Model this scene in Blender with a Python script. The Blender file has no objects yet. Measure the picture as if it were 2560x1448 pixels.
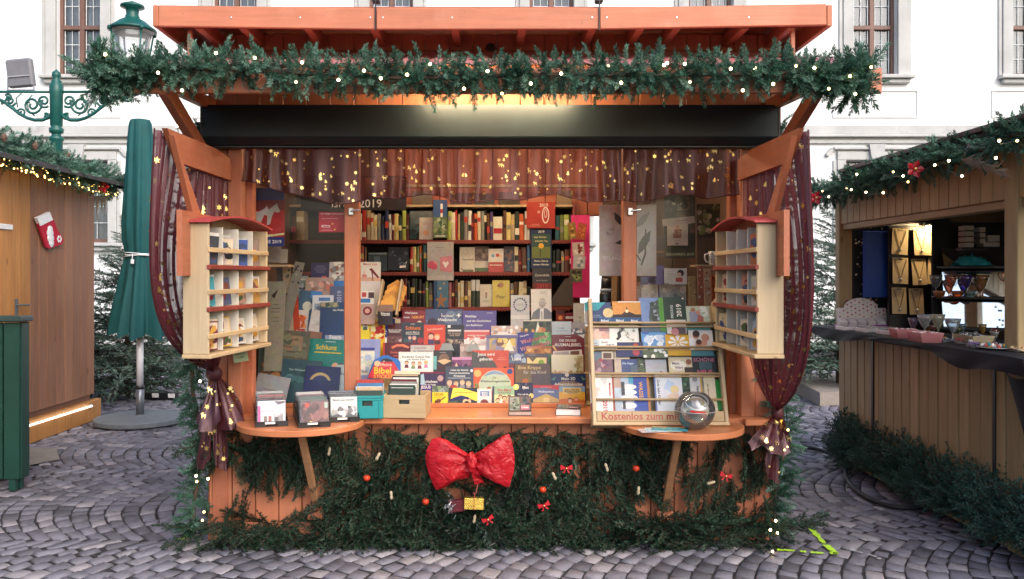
# Christmas-market book stall between two wooden huts, in front of a pale town building.
import bpy, math, random
import numpy as np
from mathutils import Vector, Matrix, Euler

R = math.radians
sc = bpy.context.scene
COL = sc.collection
random.seed(11)
rng = np.random.default_rng(11)

# ------------------------------------------------------------------ camera
FPX, CX, CY, EYE, D0 = 2130.0, 1228.0, 690.0, 1.62, 5.2
cam_d = bpy.data.cameras.new('camera')
cam = bpy.data.objects.new('camera', cam_d)
COL.objects.link(cam)
cam.location = (0, -D0, EYE)
cam.rotation_euler = (R(90), 0, 0)
cam_d.sensor_width = 36.0
cam_d.lens = 36.0 * FPX / 2560.0
cam_d.shift_x = (1280 - CX) / 2560.0
cam_d.shift_y = -(724 - CY) / 2560.0
cam_d.clip_start = 0.05
cam_d.clip_end = 400
sc.camera = cam

# ------------------------------------------------------------------ sky, sun, exposure
SUN_EL, SUN_AZ = 38.0, 148.0          # soft overcast light from above and behind the camera
world = bpy.data.worlds.new('World')
sc.world = world
world.use_nodes = True
wn = world.node_tree
wn.nodes.clear()
sky = wn.nodes.new('ShaderNodeTexSky')
sky.sky_type = 'NISHITA'
sky.sun_disc = False
sky.sun_elevation = R(SUN_EL)
sky.sun_rotation = R(SUN_AZ)
sky.air_density = 1.0
sky.dust_density = 3.0
sky.ozone_density = 1.0
bg = wn.nodes.new('ShaderNodeBackground')
bg.inputs['Strength'].default_value = 0.15
wo = wn.nodes.new('ShaderNodeOutputWorld')
wn.links.new(sky.outputs[0], bg.inputs[0])
wn.links.new(bg.outputs[0], wo.inputs[0])

sun_d = bpy.data.lights.new('sun', 'SUN')
sun_d.energy = 1.0
sun_d.angle = R(60)
sun_d.color = (1.0, 0.98, 0.96)
sun = bpy.data.objects.new('sun', sun_d)
COL.objects.link(sun)
az, el = R(SUN_AZ), R(SUN_EL)
sdir = Vector((math.sin(az) * math.cos(el), math.cos(az) * math.cos(el), math.sin(el)))
sun.rotation_euler = sdir.to_track_quat('Z', 'Y').to_euler()
sun.location = (0, -10, 20)

sc.view_settings.view_transform = 'Standard'
sc.view_settings.look = 'None'
sc.view_settings.gamma = 1.0
sc.view_settings.use_curve_mapping = False
sc.view_settings.exposure = 1.08

sc.render.engine = 'CYCLES'
cy = sc.cycles
cy.use_denoising = True
try:
    cy.denoiser = 'OPENIMAGEDENOISE'
except Exception:
    pass
cy.max_bounces = 7
cy.diffuse_bounces = 3
cy.glossy_bounces = 3
cy.transmission_bounces = 4
cy.transparent_max_bounces = 16
cy.caustics_reflective = False
cy.caustics_refractive = False
cy.sample_clamp_indirect = 6.0
# ------------------------------------------------------------------ helpers
def at(px, py, Y):
    """point of the vertical plane y = Y that the photograph shows at (px, py)"""
    D = D0 + Y
    return Vector(((px - CX) * D / FPX, Y, EYE + (CY - py) * D / FPX))

def atx(px, py, X):
    """point of the plane x = X"""
    D = X * FPX / (px - CX)
    return Vector((X, D - D0, EYE + (CY - py) * D / FPX))

def gat(px, py):
    """point of the ground"""
    D = FPX * EYE / (py - CY)
    return Vector(((px - CX) * D / FPX, D - D0, 0))

def hx(h):
    h = h.lstrip('#')
    c = [int(h[i:i + 2], 16) / 255 for i in (0, 2, 4)]
    return tuple(x / 12.92 if x <= 0.04045 else ((x + 0.055) / 1.055) ** 2.4 for x in c)

def C3(c):
    return hx(c) if isinstance(c, str) else c

# chamfered box topology
def _cbox():
    S = [(a, b, c) for a in (-1, 1) for b in (-1, 1) for c in (-1, 1)]
    idx = {}
    k = 0
    for s in S:
        for a in range(3):
            idx[(s, a)] = k
            k += 1
    F = []
    for a in range(3):
        o = [i for i in range(3) if i != a]
        for sg in (-1, 1):
            q = []
            for (p, r) in ((-1, -1), (1, -1), (1, 1), (-1, 1)):
                s = [0, 0, 0]
                s[a] = sg; s[o[0]] = p; s[o[1]] = r
                q.append(idx[(tuple(s), a)])
            F.append(q)
    for a in range(3):
        b, c = (a + 1) % 3, (a + 2) % 3
        for sb in (-1, 1):
            for sc_ in (-1, 1):
                s1 = [0, 0, 0]; s2 = [0, 0, 0]
                s1[a], s2[a] = -1, 1
                s1[b] = s2[b] = sb
                s1[c] = s2[c] = sc_
                s1, s2 = tuple(s1), tuple(s2)
                F.append([idx[(s1, b)], idx[(s2, b)], idx[(s2, c)], idx[(s1, c)]])
    for s in S:
        F.append([idx[(s, 0)], idx[(s, 1)], idx[(s, 2)]])
    return S, idx, F
_S, _I, _F = _cbox()

def cbox_data(sx, sy, sz, ch):
    h = (sx / 2, sy / 2, sz / 2)
    ch = min(ch, min(h) * 0.45)
    V = [None] * 24
    for s in _S:
        for a in range(3):
            V[_I[(s, a)]] = tuple(s[i] * (h[i] if i == a else h[i] - ch) for i in range(3))
    Fo = []
    for f in _F:
        p = [Vector(V[i]) for i in f]
        n = (p[1] - p[0]).cross(p[2] - p[0])
        c = sum(p, Vector()) / len(p)
        Fo.append(f if n.dot(c) > 0 else f[::-1])
    return V, Fo

class MB:
    """collects pieces of ONE part, then links it as one mesh object"""
    def __init__(s):
        s.v, s.f, s.m = [], [], []

    def add(s, V, F, mi=0, M=None):
        b = len(s.v)
        if M is not None:
            V = [M @ Vector(p) for p in V]
        s.v += [tuple(p) for p in V]
        s.f += [[i + b for i in f] for f in F]
        s.m += [mi] * len(F)
        return s

    def box(s, c, size, ch=0.003, mi=0, rot=None):
        V, F = cbox_data(*size, ch)
        M = Matrix.Translation(Vector(c))
        if rot is not None:
            M = M @ (rot if isinstance(rot, Matrix) else Euler(rot).to_matrix().to_4x4())
        return s.add(V, F, mi, M)

    def span(s, a, b, ch=0.003, mi=0):
        a, b = Vector(a), Vector(b)
        return s.box((a + b) / 2, [abs(b[i] - a[i]) for i in range(3)], ch, mi)

    def bar(s, a, b, w, t, ch=0.003, mi=0, up=(0, 0, 1)):
        """box from a to b, w across 'up x dir', t along up"""
        a, b = Vector(a), Vector(b)
        d = (b - a)
        L = d.length
        x = d.normalized()
        u = Vector(up)
        y = u.cross(x)
        if y.length < 1e-5:
            y = Vector((0, 1, 0)).cross(x)
        y.normalize()
        z = x.cross(y)
        M = Matrix((x, y, z)).transposed().to_4x4()
        M.translation = (a + b) / 2
        V, F = cbox_data(L, w, t, ch)
        return s.add(V, F, mi, M)

    def prism(s, pts, d, mi=0, M=None):
        """polygon pts (x, z) in the plane y=0 extruded to y=d"""
        n = len(pts)
        V = [(p[0], 0, p[1]) for p in pts] + [(p[0], d, p[1]) for p in pts]
        F = [list(range(n)), list(range(2 * n - 1, n - 1, -1))]
        F += [[i, i + n, (i + 1) % n + n, (i + 1) % n] for i in range(n)]
        return s.add(V, F, mi, M)

    def tube(s, pts, r, n=8, mi=0, cap=True):
        pts = [Vector(p) for p in pts]
        rr = r if isinstance(r, (list, tuple)) else [r] * len(pts)
        rings = []
        prev = None
        for i, p in enumerate(pts):
            a = pts[max(0, i - 1)]
            b = pts[min(len(pts) - 1, i + 1)]
            t = (b - a).normalized()
            if prev is None:
                u = Vector((0, 0, 1)) if abs(t.z) < 0.9 else Vector((1, 0, 0))
            else:
                u = prev
            x = (u - t * u.dot(t)).normalized()
            prev = x
            y = t.cross(x)
            rings.append([p + (x * math.cos(q) + y * math.sin(q)) * rr[i] for q in [2 * math.pi * k / n for k in range(n)]])
        V = [v for ring in rings for v in ring]
        F = []
        for i in range(len(rings) - 1):
            for k in range(n):
                F.append([i * n + k, i * n + (k + 1) % n, (i + 1) * n + (k + 1) % n, (i + 1) * n + k])
        if cap:
            F.append(list(range(n))[::-1])
            F.append([(len(rings) - 1) * n + k for k in range(n)])
        return s.add(V, F, mi)

    def lathe(s, prof, c=(0, 0, 0), n=24, mi=0, M=None):
        """profile (r, z) turned about z"""
        V, F = [], []
        c = Vector(c)
        for (r, z) in prof:
            for k in range(n):
                q = 2 * math.pi * k / n
                V.append(c + Vector((r * math.cos(q), r * math.sin(q), z)))
        for i in range(len(prof) - 1):
            for k in range(n):
                F.append([i * n + k, i * n + (k + 1) % n, (i + 1) * n + (k + 1) % n, (i + 1) * n + k])
        if prof[0][0] > 1e-4:
            F.append(list(range(n))[::-1])
        if prof[-1][0] > 1e-4:
            F.append([(len(prof) - 1) * n + k for k in range(n)])
        return s.add(V, F, mi, M)

    def grid(s, P, mi=0, close=False):
        """P[i][j] points"""
        a, b = len(P), len(P[0])
        V = [p for row in P for p in row]
        F = []
        for i in range(a - 1):
            for j in range(b - 1 if not close else b):
                F.append([i * b + j, i * b + (j + 1) % b, (i + 1) * b + (j + 1) % b, (i + 1) * b + j])
        return s.add(V, F, mi)

    def sphere(s, c, r, nu=12, nv=8, mi=0, sc3=(1, 1, 1)):
        prof = [(max(1e-5, r * math.sin(math.pi * i / nv)), -r * math.cos(math.pi * i / nv)) for i in range(nv + 1)]
        M = Matrix.Translation(Vector(c)) @ Matrix.Diagonal((*sc3, 1))
        return s.lathe(prof, (0, 0, 0), nu, mi, M)

    def mesh(s, name, mats, smooth=False):
        me = bpy.data.meshes.new(name)
        me.from_pydata(s.v, [], s.f)
        if not isinstance(mats, (list, tuple)):
            mats = [mats]
        for m in mats:
            me.materials.append(m)
        if len(mats) > 1:
            me.polygons.foreach_set('material_index', s.m)
        if smooth:
            me.polygons.foreach_set('use_smooth', [True] * len(me.polygons))
        me.update()
        return me

    def build(s, name, mats, parent=None, smooth=False, loc=None):
        return link(name, s.mesh(name, mats, smooth), parent, loc)

def link(name, me, parent=None, loc=None):
    o = bpy.data.objects.new(name, me)
    COL.objects.link(o)
    if loc is not None:
        o.location = loc
    if parent is not None:
        o.parent = parent
    return o

def tag(o, label, cat, group=None, kind=None):
    if label: o['label'] = label
    if cat: o['category'] = cat
    if group: o['group'] = group
    if kind: o['kind'] = kind
    return o

def thing(name, label, cat, group=None, loc=(0, 0, 0), rot=None):
    o = bpy.data.objects.new(name, None)
    COL.objects.link(o)
    o.empty_display_size = 0.05
    o.location = loc
    if rot is not None:
        if isinstance(rot, Matrix):
            o.matrix_world = Matrix.Translation(Vector(loc)) @ rot.to_4x4()
        else:
            o.rotation_euler = rot
    return tag(o, label, cat, group)

def structure(o):
    o['kind'] = 'structure'
    return o

ORD = ['first', 'second', 'third', 'fourth', 'fifth', 'sixth', 'seventh', 'eighth', 'ninth', 'tenth', 'eleventh', 'twelfth',
       'thirteenth', 'fourteenth', 'fifteenth', 'sixteenth', 'seventeenth', 'eighteenth', 'nineteenth', 'twentieth',
       'twenty-first', 'twenty-second', 'twenty-third', 'twenty-fourth', 'twenty-fifth', 'twenty-sixth', 'twenty-seventh', 'twenty-eighth']

# ------------------------------------------------------------------ materials
_MATS = {}
class NT:
    def __init__(s, name):
        s.mat = bpy.data.materials.new(name)
        s.mat.use_nodes = True
        s.t = s.mat.node_tree
        s.t.nodes.clear()
        s.out = s.t.nodes.new('ShaderNodeOutputMaterial')
    def n(s, typ, **kw):
        nd = s.t.nodes.new(typ)
        for k, v in kw.items():
            if k.startswith('i_'):
                nd.inputs[k[2:].replace('_', ' ')].default_value = v
            else:
                setattr(nd, k, v)
        return nd
    def l(s, a, b):
        s.t.links.new(a, b)
    def bsdf(s, col=None, rough=0.6, metal=0.0, spec=0.5, coat=0.0):
        b = s.n('ShaderNodeBsdfPrincipled')
        if col is not None:
            b.inputs['Base Color'].default_value = (*C3(col), 1)
        b.inputs['Roughness'].default_value = rough
        b.inputs['Metallic'].default_value = metal
        b.inputs['Specular IOR Level'].default_value = spec
        b.inputs['Coat Weight'].default_value = coat
        s.l(b.outputs[0], s.out.inputs[0])
        s.b = b
        return b
    def objco(s, scale=(1, 1, 1), rnd=True):
        tc = s.n('ShaderNodeTexCoord')
        mp = s.n('ShaderNodeMapping')
        mp.inputs['Scale'].default_value = scale
        s.l(tc.outputs['Object'], mp.inputs[0])
        if rnd:
            oi = s.n('ShaderNodeObjectInfo')
            mu = s.n('ShaderNodeMath', operation='MULTIPLY')
            mu.inputs[1].default_value = 37.0
            s.l(oi.outputs['Random'], mu.inputs[0])
            cb = s.n('ShaderNodeCombineXYZ')
            for k in range(3):
                s.l(mu.outputs[0], cb.inputs[k])
            s.l(cb.outputs[0], mp.inputs['Location'])
        return mp.outputs[0]
    def noise(s, co, scale, detail=3.0, rough=0.55, dist=0.0):
        nd = s.n('ShaderNodeTexNoise')
        nd.inputs['Scale'].default_value = scale
        nd.inputs['Detail'].default_value = detail
        nd.inputs['Roughness'].default_value = rough
        nd.inputs['Distortion'].default_value = dist
        s.l(co, nd.inputs['Vector'])
        return nd.outputs[0]
    def ramp(s, fac, stops):
        r = s.n('ShaderNodeValToRGB')
        e = r.color_ramp.elements
        while len(e) > 1:
            e.remove(e[-1])
        e[0].position = stops[0][0]
        e[0].color = (*C3(stops[0][1]), 1)
        for p, c in stops[1:]:
            q = e.new(p)
            q.color = (*C3(c), 1)
        s.l(fac, r.inputs[0])
        return r.outputs[0]
    def mix(s, fac, a, b, mode='MIX'):
        m = s.n('ShaderNodeMix', data_type='RGBA', blend_type=mode)
        if isinstance(fac, (int, float)):
            m.inputs[0].default_value = fac
        else:
            s.l(fac, m.inputs[0])
        for v, i in ((a, 6), (b, 7)):
            if isinstance(v, (tuple, list, str)):
                m.inputs[i].default_value = (*C3(v), 1)
            else:
                s.l(v, m.inputs[i])
        return m.outputs[2]
    def bump(s, h, strength=0.3, dist=0.01):
        b = s.n('ShaderNodeBump')
        b.inputs['Strength'].default_value = strength
        b.inputs['Distance'].default_value = dist
        s.l(h, b.inputs['Height'])
        s.l(b.outputs[0], s.b.inputs['Normal'])
        return b

def scale_c(c, k):
    c = C3(c)
    return tuple(min(1.0, max(0.0, x * k)) for x in c)

def m_paint(name, col, rough=0.5, var=0.12, nscale=6.0, bump=0.15, spec=0.4, metal=0.0, rnd=0.0, stain=None, coat=0.0):
    if name in _MATS:
        return _MATS[name]
    t = NT(name)
    t.bsdf(None, rough, metal, spec, coat)
    co = t.objco()
    n1 = t.noise(co, nscale, 5)
    c = t.ramp(n1, [(0.25, scale_c(col, 1 - var)), (0.75, scale_c(col, 1 + var))])
    if stain:
        n2 = t.noise(co, nscale * 0.5, 6, 0.7)
        msk = t.ramp(n2, [(0.58, (0, 0, 0)), (0.72, (1, 1, 1))])
        c = t.mix(msk, c, stain)
    if rnd > 0:
        oi = t.n('ShaderNodeObjectInfo')
        hv = t.n('ShaderNodeHueSaturation')
        mr = t.n('ShaderNodeMapRange')
        mr.inputs['To Min'].default_value = 1 - rnd
        mr.inputs['To Max'].default_value = 1 + rnd
        t.l(oi.outputs['Random'], mr.inputs[0])
        t.l(mr.outputs[0], hv.inputs['Value'])
        t.l(c, hv.inputs['Color'])
        c = hv.outputs[0]
    t.l(c, t.b.inputs['Base Color'])
    if bump:
        n3 = t.noise(co, nscale * 9, 4)
        t.bump(n3, bump, 0.004)
    _MATS[name] = t.mat
    return t.mat

def m_wood(name, c1, c2, axis=2, scale=5.0, rough=0.6, rnd=0.15, bump=0.25, stretch=14.0, knots=True, coat=0.0):
    """grain runs along the object axis"""
    if name in _MATS:
        return _MATS[name]
    t = NT(name)
    t.bsdf(None, rough, 0, 0.4, coat)
    s = [stretch * 0.55] * 3
    s[axis] = 0.55
    co = t.objco(tuple(s))
    n1 = t.noise(co, scale, 6, 0.62, 0.6)
    c = t.ramp(n1, [(0.28, c1), (0.5, tuple((a + b) / 2 for a, b in zip(C3(c1), C3(c2)))), (0.72, c2)])
    s2 = [3.0] * 3
    s2[axis] = 1.1
    co2 = t.objco(tuple(s2))
    if knots:
        vo = t.n('ShaderNodeTexVoronoi')
        vo.inputs['Scale'].default_value = 1.7
        t.l(co2, vo.inputs['Vector'])
        k = t.ramp(vo.outputs['Distance'], [(0.035, (1, 1, 1)), (0.085, (0, 0, 0))])
        c = t.mix(k, c, scale_c(c1, 0.45))
    n2 = t.noise(co2, 1.3, 3)
    c = t.mix(t.ramp(n2, [(0.3, (0, 0, 0)), (0.8, (0.5, 0.5, 0.5))]), c, scale_c(c1, 0.7))
    oi = t.n('ShaderNodeObjectInfo')
    hv = t.n('ShaderNodeHueSaturation')
    mr = t.n('ShaderNodeMapRange')
    mr.inputs['To Min'].default_value = 1 - rnd
    mr.inputs['To Max'].default_value = 1 + rnd
    t.l(oi.outputs['Random'], mr.inputs[0])
    t.l(mr.outputs[0], hv.inputs['Value'])
    t.l(c, hv.inputs['Color'])
    t.l(hv.outputs[0], t.b.inputs['Base Color'])
    t.bump(n1, bump, 0.003)
    _MATS[name] = t.mat
    return t.mat

def m_plain(name, col, rough=0.5, metal=0.0, spec=0.5, coat=0.0):
    if name in _MATS:
        return _MATS[name]
    t = NT(name)
    t.bsdf(None, rough, metal, spec, coat)
    co = t.objco()
    n1 = t.noise(co, 14.0, 4)
    t.l(t.ramp(n1, [(0.3, scale_c(col, 0.9)), (0.7, scale_c(col, 1.08))]), t.b.inputs['Base Color'])
    _MATS[name] = t.mat
    return t.mat

def m_emit(name, col, strength):
    t = NT(name)
    e = t.n('ShaderNodeEmission')
    e.inputs[0].default_value = (*C3(col), 1)
    e.inputs[1].default_value = strength
    t.l(e.outputs[0], t.out.inputs[0])
    return t.mat

def m_thin(name, tint=(1, 1, 1), gloss=0.08, rough=0.03, body=0.0, bodycol=(0.8, 0.8, 0.8), fres=1.0):
    """thin clear sheet: transparent plus a Fresnel gloss"""
    t = NT(name)
    tr = t.n('ShaderNodeBsdfTransparent')
    tr.inputs[0].default_value = (*C3(tint), 1)
    gl = t.n('ShaderNodeBsdfGlossy')
    gl.inputs['Roughness'].default_value = rough
    lw = t.n('ShaderNodeFresnel')
    lw.inputs[0].default_value = 1.45
    mu = t.n('ShaderNodeMath', operation='MULTIPLY_ADD')
    mu.inputs[1].default_value = fres
    mu.inputs[2].default_value = gloss
    t.l(lw.outputs[0], mu.inputs[0])
    m1 = t.n('ShaderNodeMixShader')
    t.l(mu.outputs[0], m1.inputs[0])
    t.l(tr.outputs[0], m1.inputs[1])
    t.l(gl.outputs[0], m1.inputs[2])
    last = m1
    if body > 0:
        df = t.n('ShaderNodeBsdfDiffuse')
        df.inputs[0].default_value = (*C3(bodycol), 1)
        m2 = t.n('ShaderNodeMixShader')
        m2.inputs[0].default_value = body
        t.l(m1.outputs[0], m2.inputs[1])
        t.l(df.outputs[0], m2.inputs[2])
        last = m2
    t.l(last.outputs[0], t.out.inputs[0])
    return t.mat

def m_sheer(name, col, opac):
    t = NT(name)
    tr = t.n('ShaderNodeBsdfTransparent')
    tr.inputs[0].default_value = (*scale_c(col, 1.0), 1)
    tr2 = t.n('ShaderNodeBsdfTransparent')
    df = t.n('ShaderNodeBsdfDiffuse')
    df.inputs[0].default_value = (*scale_c(col, 0.55), 1)
    tl = t.n('ShaderNodeBsdfTranslucent')
    tl.inputs[0].default_value = (*scale_c(col, 0.75), 1)
    a = t.n('ShaderNodeMixShader'); a.inputs[0].default_value = 0.45
    t.l(df.outputs[0], a.inputs[1]); t.l(tl.outputs[0], a.inputs[2])
    g = t.n('ShaderNodeBsdfGlossy'); g.inputs['Roughness'].default_value = 0.38
    g.inputs[0].default_value = (0.75, 0.55, 0.6, 1)
    a2 = t.n('ShaderNodeMixShader'); a2.inputs[0].default_value = 0.07
    t.l(a.outputs[0], a2.inputs[1]); t.l(g.outputs[0], a2.inputs[2])
    co = t.objco((3.2, 3.2, .22), False)
    nz = t.noise(co, 7.0, 4)
    mr = t.n('ShaderNodeMapRange')
    mr.inputs['From Min'].default_value = .3; mr.inputs['From Max'].default_value = .7
    mr.inputs['To Min'].default_value = opac - 0.2
    mr.inputs['To Max'].default_value = min(1, opac + 0.2)
    t.l(nz, mr.inputs[0])
    m = t.n('ShaderNodeMixShader')
    t.l(mr.outputs[0], m.inputs[0]); t.l(tr2.outputs[0], m.inputs[1]); t.l(a2.outputs[0], m.inputs[2])
    t.l(m.outputs[0], t.out.inputs[0])
    return t.mat

def m_print(name, rough=0.35, coat=0.0):
    t = NT(name)
    t.bsdf(None, rough, 0, 0.35, coat)
    a = t.n('ShaderNodeAttribute', attribute_name='Col')
    co = t.objco((1, 1, 1))
    n1 = t.noise(co, 38.0, 4, 0.65)
    c = t.mix(0.35, a.outputs['Color'], t.ramp(n1, [(0.25, (0.35, 0.35, 0.35)), (0.75, (0.75, 0.75, 0.75))]), 'OVERLAY')
    nc = t.n('ShaderNodeTexNoise')
    nc.inputs['Scale'].default_value = 17.0; nc.inputs['Detail'].default_value = 5.0
    t.l(co, nc.inputs['Vector'])
    c = t.mix(.32, c, nc.outputs[1], 'SOFT_LIGHT')
    c = t.mix(1.0, c, (.84, .84, .84), 'MULTIPLY')
    t.l(c, t.b.inputs['Base Color'])
    return t.mat

def m_needle(name, dark, mid, light, rough=0.5, spec=0.3):
    t = NT(name)
    t.bsdf(None, rough, 0, spec)
    a = t.n('ShaderNodeAttribute', attribute_name='tint')
    c = t.ramp(a.outputs['Fac'], [(0.0, dark), (0.5, mid), (1.0, light)])
    t.l(c, t.b.inputs['Base Color'])
    tl = t.n('ShaderNodeBsdfTranslucent')
    t.l(c, tl.inputs[0])
    m = t.n('ShaderNodeMixShader'); m.inputs[0].default_value = 0.2
    t.l(t.b.outputs[0], m.inputs[1]); t.l(tl.outputs[0], m.inputs[2])
    t.l(m.outputs[0], t.out.inputs[0])
    return t.mat

def m_cobble():
    t = NT('cobblestone')
    t.bsdf(None, 0.72, 0, 0.4)
    a = t.n('ShaderNodeAttribute', attribute_name='tint')
    tc = t.n('ShaderNodeTexCoord')
    n1 = t.noise(tc.outputs['Object'], 24.0, 6, 0.7)
    n2 = t.noise(tc.outputs['Object'], 1.1, 4, 0.6)
    n4 = t.noise(tc.outputs['Object'], 110.0, 3, 0.6)
    c = t.ramp(a.outputs['Fac'], [(0.0, (0.082, 0.080, 0.096)), (0.3, (0.140, 0.136, 0.162)), (0.7, (0.165, 0.163, 0.196)), (1.0, (0.25, 0.236, 0.25))])
    c = t.mix(0.55, c, t.ramp(n1, [(0.2, (0.3, 0.3, 0.3)), (0.8, (0.75, 0.72, 0.72))]), 'OVERLAY')
    c = t.mix(0.4, c, t.ramp(n2, [(0.3, (0.4, 0.38, 0.38)), (0.7, (0.62, 0.6, 0.62))]), 'OVERLAY')
    sp = t.ramp(n4, [(0.70, (0, 0, 0)), (0.78, (0.5, 0.5, 0.5))])
    c = t.mix(sp, c, (0.28, 0.26, 0.27))
    t.l(c, t.b.inputs['Base Color'])
    rr = t.ramp(n2, [(0.3, (0.45, 0.45, 0.45)), (0.7, (0.72, 0.72, 0.72))])
    t.l(rr, t.b.inputs['Roughness'])
    t.bump(n1, 0.5, 0.006)
    return t.mat

def m_orange(name, col, worn, axis=2):
    t = NT(name)
    t.bsdf(None, .5, 0, .35)
    s = [9.0] * 3
    s[axis] = .7
    co = t.objco(tuple(s)); c2 = t.objco((1, 1, 1))
    g = t.noise(co, 5.0, 5, .6, .4)
    big = t.noise(c2, 2.3, 5, .65)
    c = t.ramp(g, [(.3, scale_c(col, .86)), (.7, scale_c(col, 1.08))])
    c = t.mix(t.ramp(big, [(.42, (0, 0, 0)), (.72, (.75, .75, .75))]), c, worn)
    fade = t.noise(c2, 4.1, 4, .6)
    c = t.mix(t.ramp(fade, [(.55, (0, 0, 0)), (.8, (.35, .35, .35))]), c, (.60, .30, .20))
    chip = t.noise(c2, 33.0, 3, .6)
    c = t.mix(t.ramp(chip, [(.70, (0, 0, 0)), (.74, (.8, .8, .8))]), c, (.16, .085, .055))
    oi = t.n('ShaderNodeObjectInfo'); hv = t.n('ShaderNodeHueSaturation'); mr = t.n('ShaderNodeMapRange')
    mr.inputs['To Min'].default_value = .88; mr.inputs['To Max'].default_value = 1.1
    t.l(oi.outputs['Random'], mr.inputs[0]); t.l(mr.outputs[0], hv.inputs['Value']); t.l(c, hv.inputs['Color'])
    t.l(hv.outputs[0], t.b.inputs['Base Color'])
    t.l(t.ramp(big, [(.3, (.38, .38, .38)), (.7, (.62, .62, .62))]), t.b.inputs['Roughness'])
    t.bump(g, .35, .004)
    return t.mat
ORANGE = m_orange('orange paint upright', (0.45, 0.16, 0.080), (0.35, 0.122, 0.068), 2)
ORANGEX = m_orange('orange paint along', (0.49, 0.178, 0.096), (0.39, 0.14, 0.082), 0)
ORANGE2 = m_orange('orange paint worn', (0.40, 0.13, 0.065), (0.33, 0.105, 0.06), 1)
COUNTER = m_paint('orange counter', (0.47, 0.17, 0.075), 0.3, 0.14, 4.0, 0.2, stain=(0.36, 0.12, 0.055))
REDROOF = m_paint('red roof sheet', (0.36, 0.05, 0.055), 0.45, 0.1, 3)
PINKSHEET = m_paint('canopy sheet paled for sky sheen', (0.50, 0.19, 0.19), 0.35, 0.1, 3)  # sky reflection on the red sheet is put into its paler pink
REDTRIM = m_paint('red brown trim', (0.20, 0.035, 0.025), 0.5, 0.12, 9)
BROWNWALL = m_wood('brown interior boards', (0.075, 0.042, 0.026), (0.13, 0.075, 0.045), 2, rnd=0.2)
PINE = m_wood('pale pine', (0.44, 0.33, 0.20), (0.55, 0.43, 0.28), 2, 5, 0.55, 0.07, 0.12)
PINEX = m_wood('pale pine x', (0.42, 0.29, 0.155), (0.53, 0.39, 0.23), 0, 5, 0.55, 0.07, 0.12)
PINEY = m_wood('pale pine y', (0.42, 0.29, 0.155), (0.53, 0.39, 0.23), 1, 5, 0.55, 0.07, 0.12)
BLACKMET = m_paint('anthracite sheet', (0.010, 0.019, 0.025), 0.42, 0.25, 5, 0.1)
BLACKPL = m_plain('black plastic', (0.012, 0.012, 0.014), 0.35)
STEEL = m_plain('bare steel', (0.55, 0.55, 0.55), 0.3, 1.0)
ALU = m_plain('aluminium', (0.6, 0.61, 0.63), 0.38, 1.0)
GOLD = m_plain('gold foil', (0.85, 0.62, 0.22), 0.32, 1.0)
WHITEP = m_plain('white paper', (0.78, 0.77, 0.74), 0.6)
PAGES = m_paint('page edges', (0.66, 0.61, 0.52), 0.8, 0.15, 60, 0.2)
PRINT = m_print('glossy print', 0.22)
PAPER = m_print('matt print', 0.5)
STEM = m_plain('twig bark', (0.07, 0.045, 0.03), 0.85)
NEED_G = m_needle('garland needles', (0.016, 0.062, 0.040), (0.055, 0.15, 0.098), (0.22, 0.37, 0.29))
NEED_F = m_needle('fir needles', (0.007, 0.026, 0.014), (0.016, 0.048, 0.027), (0.042, 0.085, 0.05))
NEED_B = m_needle('blue fir needles', (0.010, 0.024, 0.018), (0.025, 0.05, 0.038), (0.06, 0.10, 0.085))
NEED_T = m_needle('tree needles', (0.06, 0.11, 0.08), (0.12, 0.19, 0.145), (0.26, 0.35, 0.28))
BULB = m_emit('warm bulb', (1.0, 0.72, 0.38), 9)
LED = m_emit('warm led', (1.0, 0.58, 0.16), 5)
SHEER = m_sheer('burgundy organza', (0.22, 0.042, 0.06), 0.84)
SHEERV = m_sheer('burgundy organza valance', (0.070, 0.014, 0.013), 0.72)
BURG = m_paint('burgundy hem', (0.06, 0.012, 0.016), 0.6, 0.2, 20)
PANE = m_thin('window glass', (0.9, 0.93, 0.95), 0.05, 0.03)
PLEXI = m_thin('clear plastic sheet', (0.96, 0.97, 0.96), 0.0, 0.10, 0.008, fres=.7)
MIRROR = m_plain('mirror', (0.85, 0.86, 0.86), 0.03, 1.0)

# ------------------------------------------------------------------ printed covers
_TXT = {}
def text_mesh(s, bold=True):
    key = (s, bold)
    if key not in _TXT:
        cu = bpy.data.curves.new('lettering', 'FONT')
        cu.body = s
        cu.resolution_u = 2
        if bold:
            cu.offset = 0.018
        ob = bpy.data.objects.new('lettering', cu)
        me = ob.to_mesh()
        V = np.array([v.co[:2] for v in me.vertices], float).reshape(-1, 2)
        F = [list(p.vertices) for p in me.polygons]
        ob.to_mesh_clear()
        bpy.data.objects.remove(ob)
        bpy.data.curves.remove(cu)
        if len(V):
            lo, hi = V.min(0), V.max(0)
            V = V - lo
            w, h = (hi - lo)
        else:
            w = h = 1.0
        _TXT[key] = (V, F, w, h)
    return _TXT[key]

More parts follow.
